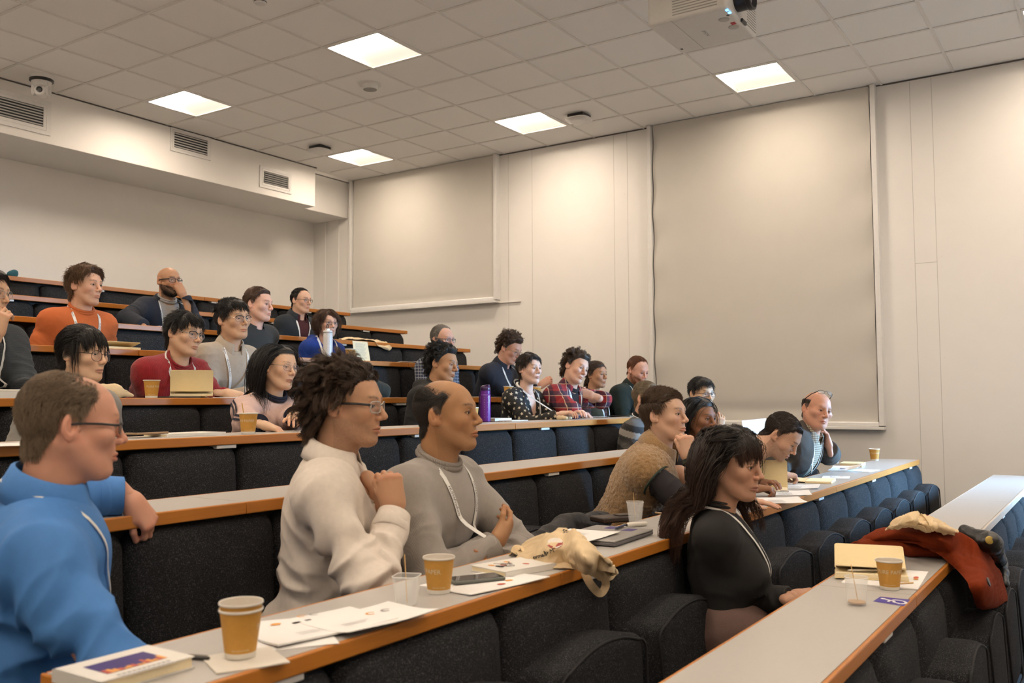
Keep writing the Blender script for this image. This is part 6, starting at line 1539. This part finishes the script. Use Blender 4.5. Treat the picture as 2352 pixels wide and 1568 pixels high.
flap = [[tw(1240, 1286, .012), tw(1275, 1282, .016), tw(1310, 1290, .018), tw(1335, 1300, .014)], [tw(1236, 1294, .010), tw(1275, 1294, .012), tw(1312, 1298, .012), tw(1338, 1306, .010)], [tw(1232, 1301, .004), tw(1276, 1305, .004), tw(1314, 1306, .004), tw(1338, 1311, .004)]]
sheet_cloth('fold', flap, P0, TOTE, tt, 50, 16, .003, 1.2)
vd = nrm(ray(1290, 1270))
def pm_(shape, cx, cy, sx, sy, y, rot=0):
    c, s = math.cos(rot), math.sin(rot); return [a(cx+(u*c-v*s)*sx, cy+(u*s+v*c)*sy, y) for u, v in shape]
circ = [(math.cos(2*PI*k/22), math.sin(2*PI*k/22)) for k in range(22)]; hexa = [(-.9, .1), (-.75, -.7), (-.1, -1), (.6, -.75), (.95, -.1), (.7, .7), (.05, 1), (-.6, .75)]
MAR = mat('maroon_print', lin((60, 28, 34))); RDP = mat('brick_print', lin((150, 50, 40))); WHP = mat('white_print', (.75, .70, .62))
mks = [(pm_(circ, 1275, 1248, 18, 12, -3.26, -.5), [tuple(range(22))], WHP, vd), (pm_([(math.cos(q), math.sin(q)) for q in np.linspace(.1, PI+.1, 14)], 1275, 1248, 18, 12, -3.26, -.5), [tuple(range(14))], RDP, vd-0),
       (pm_(hexa, 1325, 1250, 16, 20, -3.28), [tuple(range(8))], MAR, vd)]
for u0, v0 in ((-.45, -.5), (.15, -.55), (-.4, .1), (-.3, .55)): mks.append((pm_([(u0, v0), (u0+.5, v0), (u0+.5, v0+.45), (u0, v0+.45)], 1325, 1250, 15, 18, -3.28, .15), [(0, 1, 2, 3)], WHP, vd))
for u0, v0 in ((.45, .25), (.25, .5), (.55, .5)): mks.append((pm_([(u0, v0), (u0+.2, v0), (u0+.2, v0+.15), (u0, v0+.15)], 1325, 1250, 15, 18, -3.28, .15), [(0, 1, 2, 3)], WHP, vd))
for tx, cx, cy, rt in (('Jp M', 1262, 1267, -.28), ('orma', 1237, 1277, -.25), ('Str', 1300, 1222, -.1)):
    Vt, Ft = text_arr(tx, 1); mks.append(([a(cx+(v[0]*math.cos(rt)+v[1]*math.sin(rt))*13, cy+(v[0]*math.sin(rt)-v[1]*math.cos(rt))*13, -3.25) for v in Vt], Ft, INK, vd))
project_print(to, tb, P0, mks)
strap([a(1340, 1308, -3.375), a(1356, 1340, -3.40), a(1378, 1362, -3.405), a(1391, 1345, -3.41), a(1388, 1328, -3.415), a(1378, 1316, -3.41)], .012, P0, tt, up=CB[2])
strap([a(1180, 1270, -3.12), a(1186, 1258, -3.12), a(1198, 1258, -3.13), a(1206, 1268, -3.15)], .011, P0, tt, up=(0, -.6, .8))
# laptop, papers, pens
lp = T_('laptop', 'closed silver laptop with purple stickers beside the tote bag', 'laptop', on(1390, 1236, 8), DX((1330, 1262), (1480, 1215), Z8))
GM = mat('laptop_grey', (.30, .29, .28), rough=.35, metal=.4); GD = mat('laptop_side', (.12, .115, .12), rough=.4)
MB().box((-.165, -.115, .002), (.165, .115, .014)).build('base', GD, lp, bevel=.004, seg=3)
ld = MB().box((-.165, -.115, .0145), (.165, .115, .021)).build('lid', GM, lp, bevel=.004, seg=3)
for x, y, c in ((.12, .03, PURP), (.10, -.05, PURP), (-.02, .08, PURP)): MB().box((x-.03, y-.02, .021), (x+.03, y+.02, .0214)).build('sticker', c, ld)
MB().lathe([(.003, .012), (.003, .0121)], (-.12, -.1155, 0), 8).build('port', BLACKP, lp)
rl = lp.rotation_euler[2]
sheet(on(1320, 1232, 8, .0222), 'white printed page lying across the laptop lid', w=.30, l=.20, rot=rl-.02, marks=[('lines', -.02, .06, .12, 14, 1)], curl=.004)
pen(on(1424, 1212, 8, .0232), 'dark blue pen on the page over the laptop', rl+.1, m=mat('dark_blue', (.02, .03, .08)), L=.12)
mkp = T_('marker_pen', 'thick white marker beside the laptop corner', 'pen', on(1462, 1209, 8), rl-.55); M = Matrix.Translation((0, 0, .009)) @ Matrix.Rotation(PI/2, 4, 'Y'); MB().lathe([(.006, -.045), (.009, -.04), (.009, .04), (.0085, .045)], n=20, M=M).build('barrel', CUPW, mkp, smooth=True); MB().lathe([(.003, -.06), (.006, -.045)], n=14, M=M).build('tip', BLACKP, mkp, smooth=True)
wl = T_('leather_wallet', 'dark leather case lying by the plastic cup near the fleece gilet', 'wallet', on(1412, 1196, 8), rl-.5); MB().box((-.09, -.05, 0), (.09, .05, .022)).build('body', mat('dark_leather', (.03, .018, .012), rough=.5, bump=.2), wl, bevel=.006, seg=3); MB().box((.0, -.035, .022), (.07, .01, .027)).build('flap', mat('dark_leather', (.03, .018, .012)), wl, bevel=.002)
plastic_cup(on(1459, 1202, 8), 'square clear plastic cup with a stirrer by the leather case', rot=.5, h=.085, r0=.024, r1=.034, lean=(.5, .1))
ph2 = phone(on(1548, 1178, 8), 'tan phone case lying beside the elbow of the fleece gilet', rl-.35, l=.16, w=.08, m=mat('tan_case', (.30, .19, .10), rough=.5))
S = SDF(); b0 = a(1320, 1208, -2.95); S.cap(a(1215, 1262, -2.90), a(1300, 1212, -2.86), .045, .05, k=.04); S.cap(a(1300, 1212, -2.86), a(1385, 1196, -2.82), .05, .04, k=.04); S.cap(a(1230, 1290, -2.88), a(1330, 1245, -2.84), .06, .06, k=.05)
drape('black_coat', 'black padded coat heaped on the seat beside the grey jumper', 'coat', b0, S, cloth('black_padded', (.010, .010, .011), .7, .5, 200), .008, .012, 'coats left on seats')
# right-hand stretch of that desk
op = open_notebook(on(1772, 1127, 8), 'cream notebook standing open by the long-haired writer, pen inside', rot=-1.25, ang=93, w=.15, l=.17)
pen(on(1780, 1130, 8, .0155), 'silver pen lying in the standing open notebook', -1.0)
for i, (px, py, rt, lb) in enumerate(((1795, 1150, .5, 'white paper with handwriting nearest the black curls, overhanging the edge'), (1815, 1133, .35, 'white printed sheet under the standing cream notebook'), (1838, 1118, .2, 'white sheet between the standing notebook and the written one'))):
    sheet(on(px, py, 8, .0002+.0014*(2-i)), lb, w=.21, l=.20, rot=rt, thick=.0011, marks=[('lines', -.08, .06, .13, 12, 1)], curl=.008)
nb = open_notebook(on(1885, 1106, 8), 'cream notebook lying flat under the writing hand', rot=.15, ang=177, w=.15, l=.24, thick=.012)
pen(on(1866, 1084, 8, .016), 'silver pen held upright by the writer in slate blue', .0, z=.05, tilt=-1.15, L=.13)
sheet(on(1920, 1096, 8), 'white leaflet with a blue ring beside the flat notebook', w=.2, l=.16, rot=.2, marks=[('arc', .0, .02, .02, .01, 2), ('dot', .04, -.03, .012, .01, 3)])
sheet(on(1940, 1078, 8, .0016), 'white leaflet with blue print curling up before the charcoal jacket', w=.26, l=.19, rot=.1, marks=[('dot', .06, .02, .03, .02, 2), ('lines', -.09, .03, .1, 6, 1)], curl=.03)
sheet(on(1975, 1080, 8, .0002), 'white leaflet under the closed cream notebook', w=.22, l=.2, rot=-.1)
book(on(1958, 1069, 8, .003), 'closed cream notebook in front of the charcoal jacket', w=.15, l=.22, h=.022, rot=PI/2+.1)
plastic_cup(on(1918, 1068, 8), 'clear plastic cup with a stirrer beside the charcoal jacket', h=.08)
cup.off = .3; cup(on(2009, 1057, 8), 'lone paper cup at the window end of the long desk'); cup.off = 0

# ================ front desks
Z9 = ZR[9]
sheet(on(2035, 1327, 9), 'white folder jutting over the front desk edge under the open notebook', w=.33, l=.23, rot=math.radians(4), thick=.004, marks=[('dot', .03, -.09, .02, .008, 4), ('dot', .0, -.092, .01, .008, 3)])
on9 = open_notebook(on(2000, 1322, 9, .0046), 'cream notebook held half open by a pen on the front desk', rot=math.radians(-76), ang=156, leaf=150, w=.15, l=.23, thick=.018)
pen(on(1995, 1312, 9, .026), 'grey ballpoint pen inside the half open notebook on the front desk', math.radians(-60))
cup.off = .12; cup(on(2044, 1352, 9), 'paper cup with white lettering on the front desk beside the open notebook'); cup.off = 0
st = T_('wooden_stirrer', 'pale wooden stirrer sticking out behind the front desk cup', 'stirrer', on(2085, 1296, 9, .05)); 
V = tube_arr(np.array([AZ(2068, 1340, Z9+.075), AZ(2098, 1338, Z9+.078)])-on(2085, 1296, 9, .05), .0022, 6); MB().add(*V).build('stick', LWOOD, st)
plastic_cup(on(1968, 1388, 9), 'round clear plastic cup with tea dregs and a stirrer on the front desk', h=.080, r0=.026, r1=.033, sq=2, drink=True, lean=(-.5, .15))
# wheelchair sticker
sk = T_('accessible_sticker', 'purple blue wheelchair symbol sticker on the front desk corner', 'sticker', AZ(2047, 1381, Z9), 0)
cs = [AZ(*q, Z9)-AZ(2047, 1381, Z9) for q in ((2005, 1381), (2022, 1370), (2091, 1377), (2076, 1392))]
MB().add([(c[0], c[1], .0006) for c in cs], [(0, 3, 2, 1)]).build('ground', mat('sticker_blue', lin((62, 54, 150)), rough=.4), sk)
ex = (cs[1]-cs[0]); ey = (cs[3]-cs[0]); L_ = np.linalg.norm(ey); W_ = np.linalg.norm(ex)
def sp(u, v): q = cs[0]+ex*u+ey*v; return (q[0], q[1], .0010)
ws = MB()   # the symbol lies along the long side: head at v=.2, wheel at v=.72
def band(pts, w):
    pts = np.array(pts); tg = np.gradient(pts, axis=0); tg /= np.linalg.norm(tg, axis=1)[:, None]+1e-9; nb_ = np.stack([-tg[:, 1], tg[:, 0]], 1)*w
    nb_[:, 1] *= W_/L_; A_ = [sp(*(p-q)) for p, q in zip(pts, nb_)]; B_ = [sp(*(p+q)) for p, q in zip(pts, nb_)]; n = len(pts); ws.add(A_+B_, [(k, k+1, n+k+1, n+k) for k in range(n-1)])
ws.add([sp(.70+.10*math.cos(k*PI/8), .17+.10*W_/L_*math.sin(k*PI/8)) for k in range(16)], [tuple(range(16))])
band([(.66, .25), (.60, .40), (.56, .56)], .06); band([(.58, .42), (.40, .42), (.30, .42)], .045); band([(.56, .56), (.38, .60), (.30, .78)], .055); band([(.30, .78), (.22, .80)], .05)
band([(.52+.30*math.cos(q), .68+.30*W_/L_*1.0*math.sin(q)) for q in np.linspace(-.9, 2.5, 22)], .05)
ws.build('symbol', mat('sticker_white', (.78, .77, .80)), sk)
# rust coat with tote and dark scarf
b9 = a(2150, 1290, -4.05)
S = SDF(); zc = Z9+.045; g_ = lambda px, py, dz=.045: AZ(px, py, Z9+dz)
c = [g_(1990, 1240), g_(2075, 1218, .06), g_(2150, 1218, .07), g_(2205, 1236, .06), AY(2252, 1292, -4.245), AY(2290, 1352, -4.275), AY(2284, 1376, -4.28)]
up_ = (0, -.15, 1.); fr_ = (0, 1., .25); mid_ = nrm((0, -.75, .7))
S = SDF()
S.cap(g_(1992, 1250, .025), g_(2080, 1256, .03), .040, .06, k=.02, sq=(nrm(up_), .5)); S.cap(g_(2080, 1256, .03), g_(2165, 1260, .03), .06, .07, k=.02, sq=(nrm(up_), .40))
S.cap(g_(2165, 1252, .03), g_(2225, 1250, .03), .07, .06, k=.02, sq=(nrm(up_), .4)); S.cap(g_(2080, 1230, .05), g_(2200, 1240, .05), .06, .06, k=.012, sq=(nrm(up_), .45))
S.cap(AY(2252, 1290, -4.225), AY(2300, 1362, -4.25), .055, .05, k=.012, sq=(nrm(fr_), .4))
RU = mat('rust_wool', lin((128, 50, 20)), lin((98, 36, 14)), 90, .95, .5, 500, spec=.15)
ct, co_, cb_ = drape('wool_coat', 'rust orange wool coat draped across the front desk and seat back', 'coat', b9, S, RU, .005, .014, 'coats left on seats', fs=.8)
hy = AY
rid = [g_(1976, 1238, .035), g_(2010, 1221, .07), g_(2060, 1209, .10), g_(2110, 1205, .115), g_(2160, 1214, .11), g_(2206, 1226, .09), g_(2250, 1254, .05), hy(2286, 1300, -4.275), hy(2308, 1345, -4.285), hy(2319, 1372, -4.285)]
mid = [g_(1976, 1243, .028), g_(2004, 1238, .05), g_(2064, 1224, .09), g_(2120, 1226, .10), g_(2164, 1238, .092), g_(2206, 1256, .05), hy(2240, 1284, -4.255), hy(2270, 1330, -4.31), hy(2290, 1368, -4.315), hy(2303, 1384, -4.31)]
low = [g_(1980, 1251, .012), g_(2004, 1255, .014), g_(2072, 1240, .06), g_(2130, 1246, .07), g_(2166, 1262, .045), hy(2196, 1284, -4.20), hy(2226, 1312, -4.25), hy(2252, 1346, -4.30), hy(2264, 1386, -4.30), hy(2286, 1393, -4.30)]
und = [q+np.array([.01, .03, -.012]) for q in low]
rear = [np.array([q[0]+.02, q[1]+.06, Z9+.004]) for q in rid[:6]]+[rid[6]+[.03, .03, -.02]]+[q+[.02, .02, 0] for q in rid[7:]]
sheet_cloth('front_panel', [rear, rid, mid, low, und], b9, RU, ct, 120, 50, .006, .7, .006)
M = Matrix.Translation(Vector(AY(2270, 1336, -4.335)-b9)) @ Vector((0, -1, .3)).to_track_quat('Z', 'Y').to_matrix().to_4x4()
MB().lathe([(.012, -.002), (.015, 0), (.014, .003), (.008, .002)], n=24, M=M).build('button', BLACKP, ct, smooth=True)
S = SDF(); S.cap(g_(2215, 1222, .09), g_(2272, 1242, .07), .028, .034, k=.03); S.cap(g_(2272, 1242, .07), AY(2298, 1290, -4.255), .036, .024, k=.03); S.cap(AY(2298, 1290, -4.255), AY(2308, 1340, -4.29), .022, .018, k=.02)
sf, so_, sb_ = drape('black_jacket', 'black shiny jacket with a gold badge beneath the rust coat', 'jacket', a(2270, 1270, -4.1), S, cloth('black_satin', (.009, .010, .010), .35, .3, 200), .005, .010, 'coats left on seats')
q0 = g_(2274, 1240, .08); hit = sb_.ray_cast(Vector(q0-vd*.3), Vector(vd), 1)
GB_ = mat('gold_badge', (.45, .32, .08), rough=.35, metal=.7)
qb = np.array(hit[0]) if hit[0] is not None else q0
M = Matrix.Translation(Vector(qb-a(2270, 1270, -4.1))) @ Vector(-vd).to_track_quat('Z', 'Y').to_matrix().to_4x4(); MB().lathe([(.012, -.002), (.015, .001), (.012, .003)], n=20, M=M).build('badge', GB_, sf, smooth=True)
S = SDF(); h_ = lambda px, py, dz=.125: AZ(px, py, Z9+dz); S.cap(h_(2052, 1202), h_(2090, 1186, .14), .018, .024, k=.02); S.cap(h_(2090, 1188, .14), h_(2140, 1200, .14), .024, .018, k=.02); S.cap(h_(2130, 1206, .13), h_(2195, 1222, .12), .014, .008, k=.02); S.cap(h_(2045, 1210), h_(2110, 1212), .014, .016, k=.02)
tp0 = h_(2100, 1205)
rows = [[h_(2062, 1196, .13), h_(2078, 1184, .15), h_(2100, 1178, .165), h_(2124, 1184, .16), h_(2150, 1196, .145), h_(2180, 1210, .125), h_(2200, 1217, .115)],
        [h_(2048, 1204, .13), h_(2070, 1190, .16), h_(2098, 1184, .18), h_(2122, 1190, .165), h_(2148, 1202, .15), h_(2178, 1215, .13), h_(2202, 1221, .115)],
        [h_(2042, 1210, .125), h_(2066, 1204, .145), h_(2094, 1198, .165), h_(2118, 1204, .15), h_(2144, 1211, .14), h_(2174, 1220, .12), h_(2196, 1225, .11)],
        [h_(2036, 1217, .11), h_(2062, 1214, .12), h_(2090, 1213, .125), h_(2116, 1216, .12), h_(2142, 1219, .12), h_(2170, 1225, .11), h_(2192, 1229, .105)]]
t2 = T_('tote_bag', 'cream tote bag crumpled on top of the rust coat', 'tote bag', tp0, 0, 'cream canvas tote bags')
o2, bv2 = sheet_cloth('fabric', rows, tp0, TOTE, t2, 90, 40, .010, 1.3)
project_print(o2, bv2, tp0, [(pm_(circ, 2124, 1186, 8, 5, tp0[1], .4), [tuple(range(22))], RDP, vd)]+[([a(2145+v[0]*9, 1196-v[1]*8+v[0]*4, tp0[1]) for v in text_arr('HUMA', 1)[0]], text_arr('HUMA', 1)[1], INK, vd)])
strap([h_(2068, 1198, .15), h_(2085, 1202, .145), h_(2105, 1208, .14), h_(2125, 1214, .135)], .012, tp0, t2, up=(0, -1, .3)); strap([h_(2108, 1198, .15), h_(2118, 1186, .165), h_(2132, 1200, .155), h_(2140, 1214, .14)], .012, tp0, t2, up=(0, -1, .3)); strap([h_(2034, 1216, .11), h_(2048, 1208, .125), h_(2062, 1213, .12)], .010, tp0, t2, up=(0, -1, .3))

# ================ seventh desk: paper held up by the man in the dark check
hp = T_('notebook', 'white notepad held up by the person in the dark checked shirt', 'notebook', a(1742, 978, -2.22), 0, 'open cream notebooks with raised covers')
cs = [a(*q, -2.22)-a(1742, 978, -2.22) for q in ((1703, 994), (1752, 996), (1773, 960), (1718, 966))]
cs = [c+np.array([0, dy, 0]) for c, dy in zip(cs, (-.02, -.02, .05, .05))]
o = MB().add([tuple(c) for c in cs], [(0, 1, 2, 3)]).build('pages', PAPER, hp); sm_ = o.modifiers.new('s', 'SOLIDIFY'); sm_.thickness = .004

# ================ sixth desk (purple bottle)
def on6(px, py, dz=.0006): return on(px, py, 6, dz)
sheet(on6(18, 1021), 'white sheet at the left picture edge beside the grey head', w=.21, l=.2, rot=.1)
book(on6(425, 1000), 'white notebook beside the brown phone, left of the pink track top', w=.15, l=.30, h=.012, rot=PI/2+.05, m=mat('white_card', (.74, .72, .67)))
phone(on6(338, 997, .0126), 'brown cased phone lying half on the white notebook', .1, l=.16, w=.07, m=mat('tan_case', (.30, .19, .10)))
cup.off = -.5; cup(on6(570, 996), 'paper cup with stirrer in front of the pink track top'); cup.off = 0
t = T_('wooden_stirrer', 'wooden stirrer standing in the cup before the pink track top', 'stirrer', on6(570, 996), 0, 'wooden stirrers in cups'); MB().add(*tube_arr([(.0, .01, .012), (-.02, .02, .135)], .0024, 6)).build('stick', LWOOD, t)
cup.off = .9; cup(on6(1086, 966), 'paper cup half hidden behind the head over the grey jumper', text=None); cup.off = 0
book(on6(1135, 966), 'white closed notebook behind the purple bottle', w=.15, l=.20, h=.018, rot=PI/2, m=mat('white_card', (.74, .72, .67)))
sheet(on6(1172, 966), 'thin white booklet right of the purple bottle', w=.2, l=.16, rot=.0, thick=.004)
# purple bottle
pb = T_('sports_bottle', 'tall translucent purple sports bottle with a flip lid and wrist strap', 'bottle', on6(1115, 968)); PUR = mat('purple_plastic', lin((104, 44, 140)), lin((92, 34, 128)), 30, .25, spec=.5); PUD = mat('dark_purple', lin((52, 20, 72)), rough=.3)
MB().lathe([(.030, 0), (.034, .003), (.0345, .02), (.0345, .168), (.033, .178), (.028, .184)], n=40).build('body', PUR, pb, smooth=True)
MB().lathe([(.029, .178), (.0325, .182), (.0325, .202), (.031, .204)], n=40).build('collar', PUR, pb, smooth=True)
lid = MB().lathe([(.0325, .203), (.0335, .206), (.0335, .222), (.028, .232), (.018, .238), (.0, .240)], n=40, caps=False).build('lid', PUD, pb, smooth=True)
MB().box((-.012, -.03, .226), (.012, -.005, .242)).build('flip_catch', PUD, lid, bevel=.004)
fa = math.atan2(CAM[1]-on6(1115, 968)[1], CAM[0]-on6(1115, 968)[0])
q = MB()
for k in range(9):
    z = .03+k*.016
    for s0, w_ in ((-.25, .12), (.35, .10)):
        if k % 2 and s0 > 0: continue
        pts = [((.0349)*math.cos(fa+s0+u), .0349*math.sin(fa+s0+u), zz) for zz in (z, z+.0018) for u in np.linspace(0, w_, 4)]; q.add(pts, [(j, j+1, 5+j, 4+j) for j in range(3)])
q.build('volume_marks', mat('pale_lilac', (.55, .42, .65)), pb)
sd = np.array([math.cos(fa-1.75), math.sin(fa-1.75), 0]); MB().add(*tube_arr([sd*.033+[0, 0, .195], sd*.040+[0, 0, .17], sd*.041+[0, 0, .10], sd*.038+[0, 0, .05], sd*.035+[0, 0, .045]], .004, 8)).build('strap', PUD, pb, smooth=True)
cup.off = .6; cup(on6(1248, 959), 'paper cup in front of the starred blouse', text=None); cup.off = 0
S = SDF(); S.cap(on6(1265, 958, .012), on6(1300, 960, .014), .018, .014, k=.02); S.cap(on6(1272, 952, .03), on6(1292, 953, .024), .020, .016, k=.02); S.cap(on6(1300, 960, .01), on6(1335, 957, .008), .012, .008, k=.02)
t3, o3, bv3 = drape('tote_bag', 'small folded cream tote with black print before the tartan shirt', 'tote bag', on6(1290, 958), S, TOTE, .005, .006, 'cream canvas tote bags', floor=ZR[6]+.0005)
project_print(o3, bv3, on6(1290, 958), [([a(1292+v[0]*12, 960-v[1]*6, on6(1292, 960)[1]) for v in text_arr('HUMA', 1)[0]], text_arr('HUMA', 1)[1], INK, nrm(ray(1290, 958)))])
sheet(on6(1350, 958), 'white sheets hanging over the edge below the tartan shirt', w=.3, l=.22, rot=.1, curl=.004, marks=[('lines', -.1, .05, .15, 6, 1)])
open_notebook(on6(1388, 950), 'cream notebook standing open behind the cup, before the green cardigan', rot=-1.08, ang=97, w=.15, l=.22)
cup.off = .2; cup(on6(1391, 953), 'paper cup in front of the standing open notebook'); cup.off = 0
book(on6(1428, 956), 'dark thin folder at the window end of the sixth desk', w=.16, l=.2, h=.008, rot=.1, m=BLACKP, name='folder', cat='folder')
# ================ fifth desk
book(onx(28, 5, .12), 'thick cream book with white pen at the left picture edge', w=.15, l=.21, h=.030, rot=PI/2, m=mat('white_card', (.74, .72, .67)), name='book', cat='book', group='books'); pen(onx(28, 5, .10, .0312), 'white pen lying on the thick cream book at the left edge', .05, m=CUPW)
S = SDF(); S.cap(onx(215, 5, .15, .03), onx(262, 5, .13, .035), .035, .032, k=.03); S.cap(onx(262, 5, .13, .03), onx(305, 5, .10, .012), .030, .010, k=.03)
t4, o4, bv4 = drape('tote_bag', 'cream tote bag folded beside the round-glasses fringe', 'tote bag', onx(260, 5, .12), S, TOTE, .006, .010, 'cream canvas tote bags', floor=ZR[5]+.0005)
project_print(o4, bv4, onx(260, 5, .12), [([a(294+v[0]*9, 896-v[1]*9, YR[5]+.12) for v in text_arr('IDS', 1)[0]], text_arr('IDS', 1)[1], INK, nrm(ray(294, 896)))])
cup.off = .5; cup(onx(348, 5, .10), 'paper cup in front of the crimson jumper', 'PURE PAPER'); cup.off = 0
open_notebook(onx(440, 5, .13, .009), 'cream notebook open like a tent before the crimson jumper', rot=-.65, ang=72, leaf=160, w=.14, l=.22)
tb_ = T_('tablet', 'thin black tablet under the tented cream notebook', 'tablet', onx(402, 5, .10), .05); MB().box((-.11, -.07, 0), (.11, .07, .008)).build('case', BLACKP, tb_, bevel=.003)
sheet(onx(505, 5, .12), 'white sheet under the clasped hands by the crimson jumper', w=.25, l=.2, thick=.003)
for px, lb in ((1168, 'paper cup on the fifth desk left of the starred blouse head'), (1232, 'paper cup on the fifth desk right of the starred blouse head')): cup(onx(px, 5, .14), lb, text=None)
book(onx(1110, 5, .12), 'black and white folder behind the purple bottle lid', w=.17, l=.24, h=.010, rot=PI/2, m=BLACKP, name='folder', cat='folder')
S = SDF(); jb = a(868, 885, -.38); S.cap(a(850, 880, -.38), a(884, 893, -.40), .05, .04, k=.03); S.cap(a(840, 895, -.36), a(880, 900, -.38), .06, .05, k=.03)
drape('dark_jacket', 'dark olive jacket bundled behind the dark curly head', 'jacket', jb, S, cloth('dark_olive', (.022, .022, .015), .9, .3), .008, .010, 'coats left on seats')
# ================ fourth, third and top desks
op2 = open_notebook(onx(268, 4, .12), 'open cream notebook in front of the orange sweatshirt', rot=.0, ang=14, w=.15, l=.22, thick=.016)
wb = T_('sports_bottle', 'tall frosted white bottle with a carry loop before the blue hooded top', 'bottle', onx(752, 4, .10)); FW = mat('frosted_white', (.66, .66, .66), rough=.35)
MB().lathe([(.033, 0), (.036, .004), (.036, .17), (.035, .19), (.031, .197)], n=36).build('body', FW, wb, smooth=True); MB().lathe([(.0362, .10), (.0362, .104)], n=36, caps=False).build('band', WHITE, wb)
lw = MB().lathe([(.0335, .196), (.0345, .199), (.0345, .218), (.033, .221)], n=36).build('lid', WHITE, wb, smooth=True); MB().lathe([(.0347, .205), (.0347, .209)], n=36, caps=False).build('lid_ring', BLACKP, lw)
MB().box((-.02, -.012, .221), (.012, .012, .236)).build('spout', WHITE, lw, bevel=.003); lo_ = [(-.006+.009*math.cos(q)*1.0, 0, .252+.017*math.sin(q)) for q in np.linspace(0, 2*PI, 20, endpoint=False)]; MB().add(*tube_arr(lo_, .003, 8, True)).build('carry_loop', BLACKP, lw, smooth=True)
cup(onx(804, 4, .10), 'paper cup beside the standing handwritten sheet', text=None)
ps = T_('open_notebook', 'handwritten cream pages standing open beside the white bottle', 'notebook', onx(832, 4, .16), 0, 'open cream notebooks with raised covers')
q = MB(); q.add([(-.085, .0, 0), (.095, .0, 0), (.090, .03, .165), (-.085, .03, .165)], [(0, 1, 2, 3)]); 
for k in range(14): z = .145-k*.009; y_ = .03*z/.165-.0026; q.add([(-.06, y_, z), (.06-(k % 4)*.008, y_, z), (.06-(k % 4)*.008, y_+.0002, z+.0012), (-.06, y_+.0002, z+.0012)], [(0, 1, 2, 3)], 1)
o = q.build('pages', [CREAMP, GREYINK], ps); sm_ = o.modifiers.new('s', 'SOLIDIFY'); sm_.thickness = .0015
MB().box((-.09, .03, 0), (.10, .036, .10)).build('cover', CREAM, ps)
sheet(onx(925, 4, .08), 'white folded sheet near the end of the fourth desk', w=.2, l=.15, thick=.003, curl=.01)
S = SDF(); P3 = onx(840, 3, .1)
P3 = np.asarray(P3)
o3x = lambda px, dy, dz: onx(px, 3, dy, dz)
rows = [[o3x(px, .20, .004) for px in (790, 806, 824, 842, 858, 872)]+[o3x(884, .03, .006), AY(897, 796, YR[3]-.014)],
        [o3x(px, .14, z) for px, z in ((784, .014), (804, .030), (822, .022), (842, .030), (858, .020), (872, .014))]+[o3x(886, .02, .010), AY(900, 798, YR[3]-.018)],
        [o3x(px, .08, z) for px, z in ((778, .010), (800, .034), (820, .040), (840, .026), (858, .028))]+[o3x(874, .04, .014), AY(886, 796, YR[3]-.018), AY(898, 802, YR[3]-.02)],
        [o3x(px, .02, z) for px, z in ((778, .005), (800, .012), (820, .016), (840, .014))]+[o3x(856, .0, .012), AY(868, 794, YR[3]-.016), AY(880, 800, YR[3]-.02), AY(893, 805, YR[3]-.022)]]
t_ = T_('tote_bag', 'cream tote bag draped over the third desk edge behind the white bottle', 'tote bag', P3, 0, 'cream canvas tote bags')
sheet_cloth('fabric', rows, P3, TOTE, t_, 80, 30, .008, 1.0)
sheet(onx(378, 3, .1), 'white sheet on the desk before the navy blazer', w=.25, l=.2, thick=.003)
tl = T_('teal_pouch', 'teal pouch standing on the topmost desk at the left', 'pouch', onx(20, 1, .12)); S = SDF(); S.ell((0, 0, .03), (.045, .03, .032)); S.ell((.02, 0, .055), (.02, .02, .015)); V, F = S.mesh(.006); link('fabric', npmesh('fabric', V, F), cloth('teal_fabric', (.01, .075, .10)), tl)
# ================================================================ light and camera
W = bpy.data.worlds.new('world'); SC.world = W; W.use_nodes = True
bg = W.node_tree.nodes['Background']; bg.inputs['Color'].default_value = (.55, .75, 1, 1); bg.inputs['Strength'].default_value = .6
L = bpy.data.lights.new('daylight', 'AREA'); L.shape = 'RECTANGLE'; L.size = 1.7; L.size_y = 1.7; L.energy = 230; L.color = (.30, .62, 1); L.spread = math.radians(44)
lo = bpy.data.objects.new('daylight', L); COL.objects.link(lo); lo.location = (XW+1.1, -8.9, 1.0)
lo.rotation_euler = (Vector((2.3, -3.5, -1.05))-lo.location).to_track_quat('-Z', 'Y').to_euler()
cd = bpy.data.cameras.new('camera'); co = bpy.data.objects.new('camera', cd); COL.objects.link(co)
cd.sensor_width = 36; cd.lens = FPX*36/2352; cd.clip_start = .05; cd.clip_end = 60
R = CB
co.matrix_world = Matrix(((R[0][0], R[1][0], -R[2][0], CAM[0]), (R[0][1], R[1][1], -R[2][1], CAM[1]), (R[0][2], R[1][2], -R[2][2], CAM[2]), (0, 0, 0, 1)))
cd.dof.use_dof = True; cd.dof.focus_distance = 4.6; cd.dof.aperture_fstop = 4.5
SC.camera = co
vs = SC.view_settings; vs.view_transform = 'Standard'; vs.look = 'None'; vs.gamma = 1; vs.use_curve_mapping = False; vs.exposure = .12
SC.cycles.max_bounces = 8; SC.cycles.diffuse_bounces = 5; SC.cycles.transparent_max_bounces = 12
SC.cycles.use_denoising = True
SC.cycles.sample_clamp_indirect = 6
SC.cycles.use_adaptive_sampling = True
SC.cycles.adaptive_threshold = .02
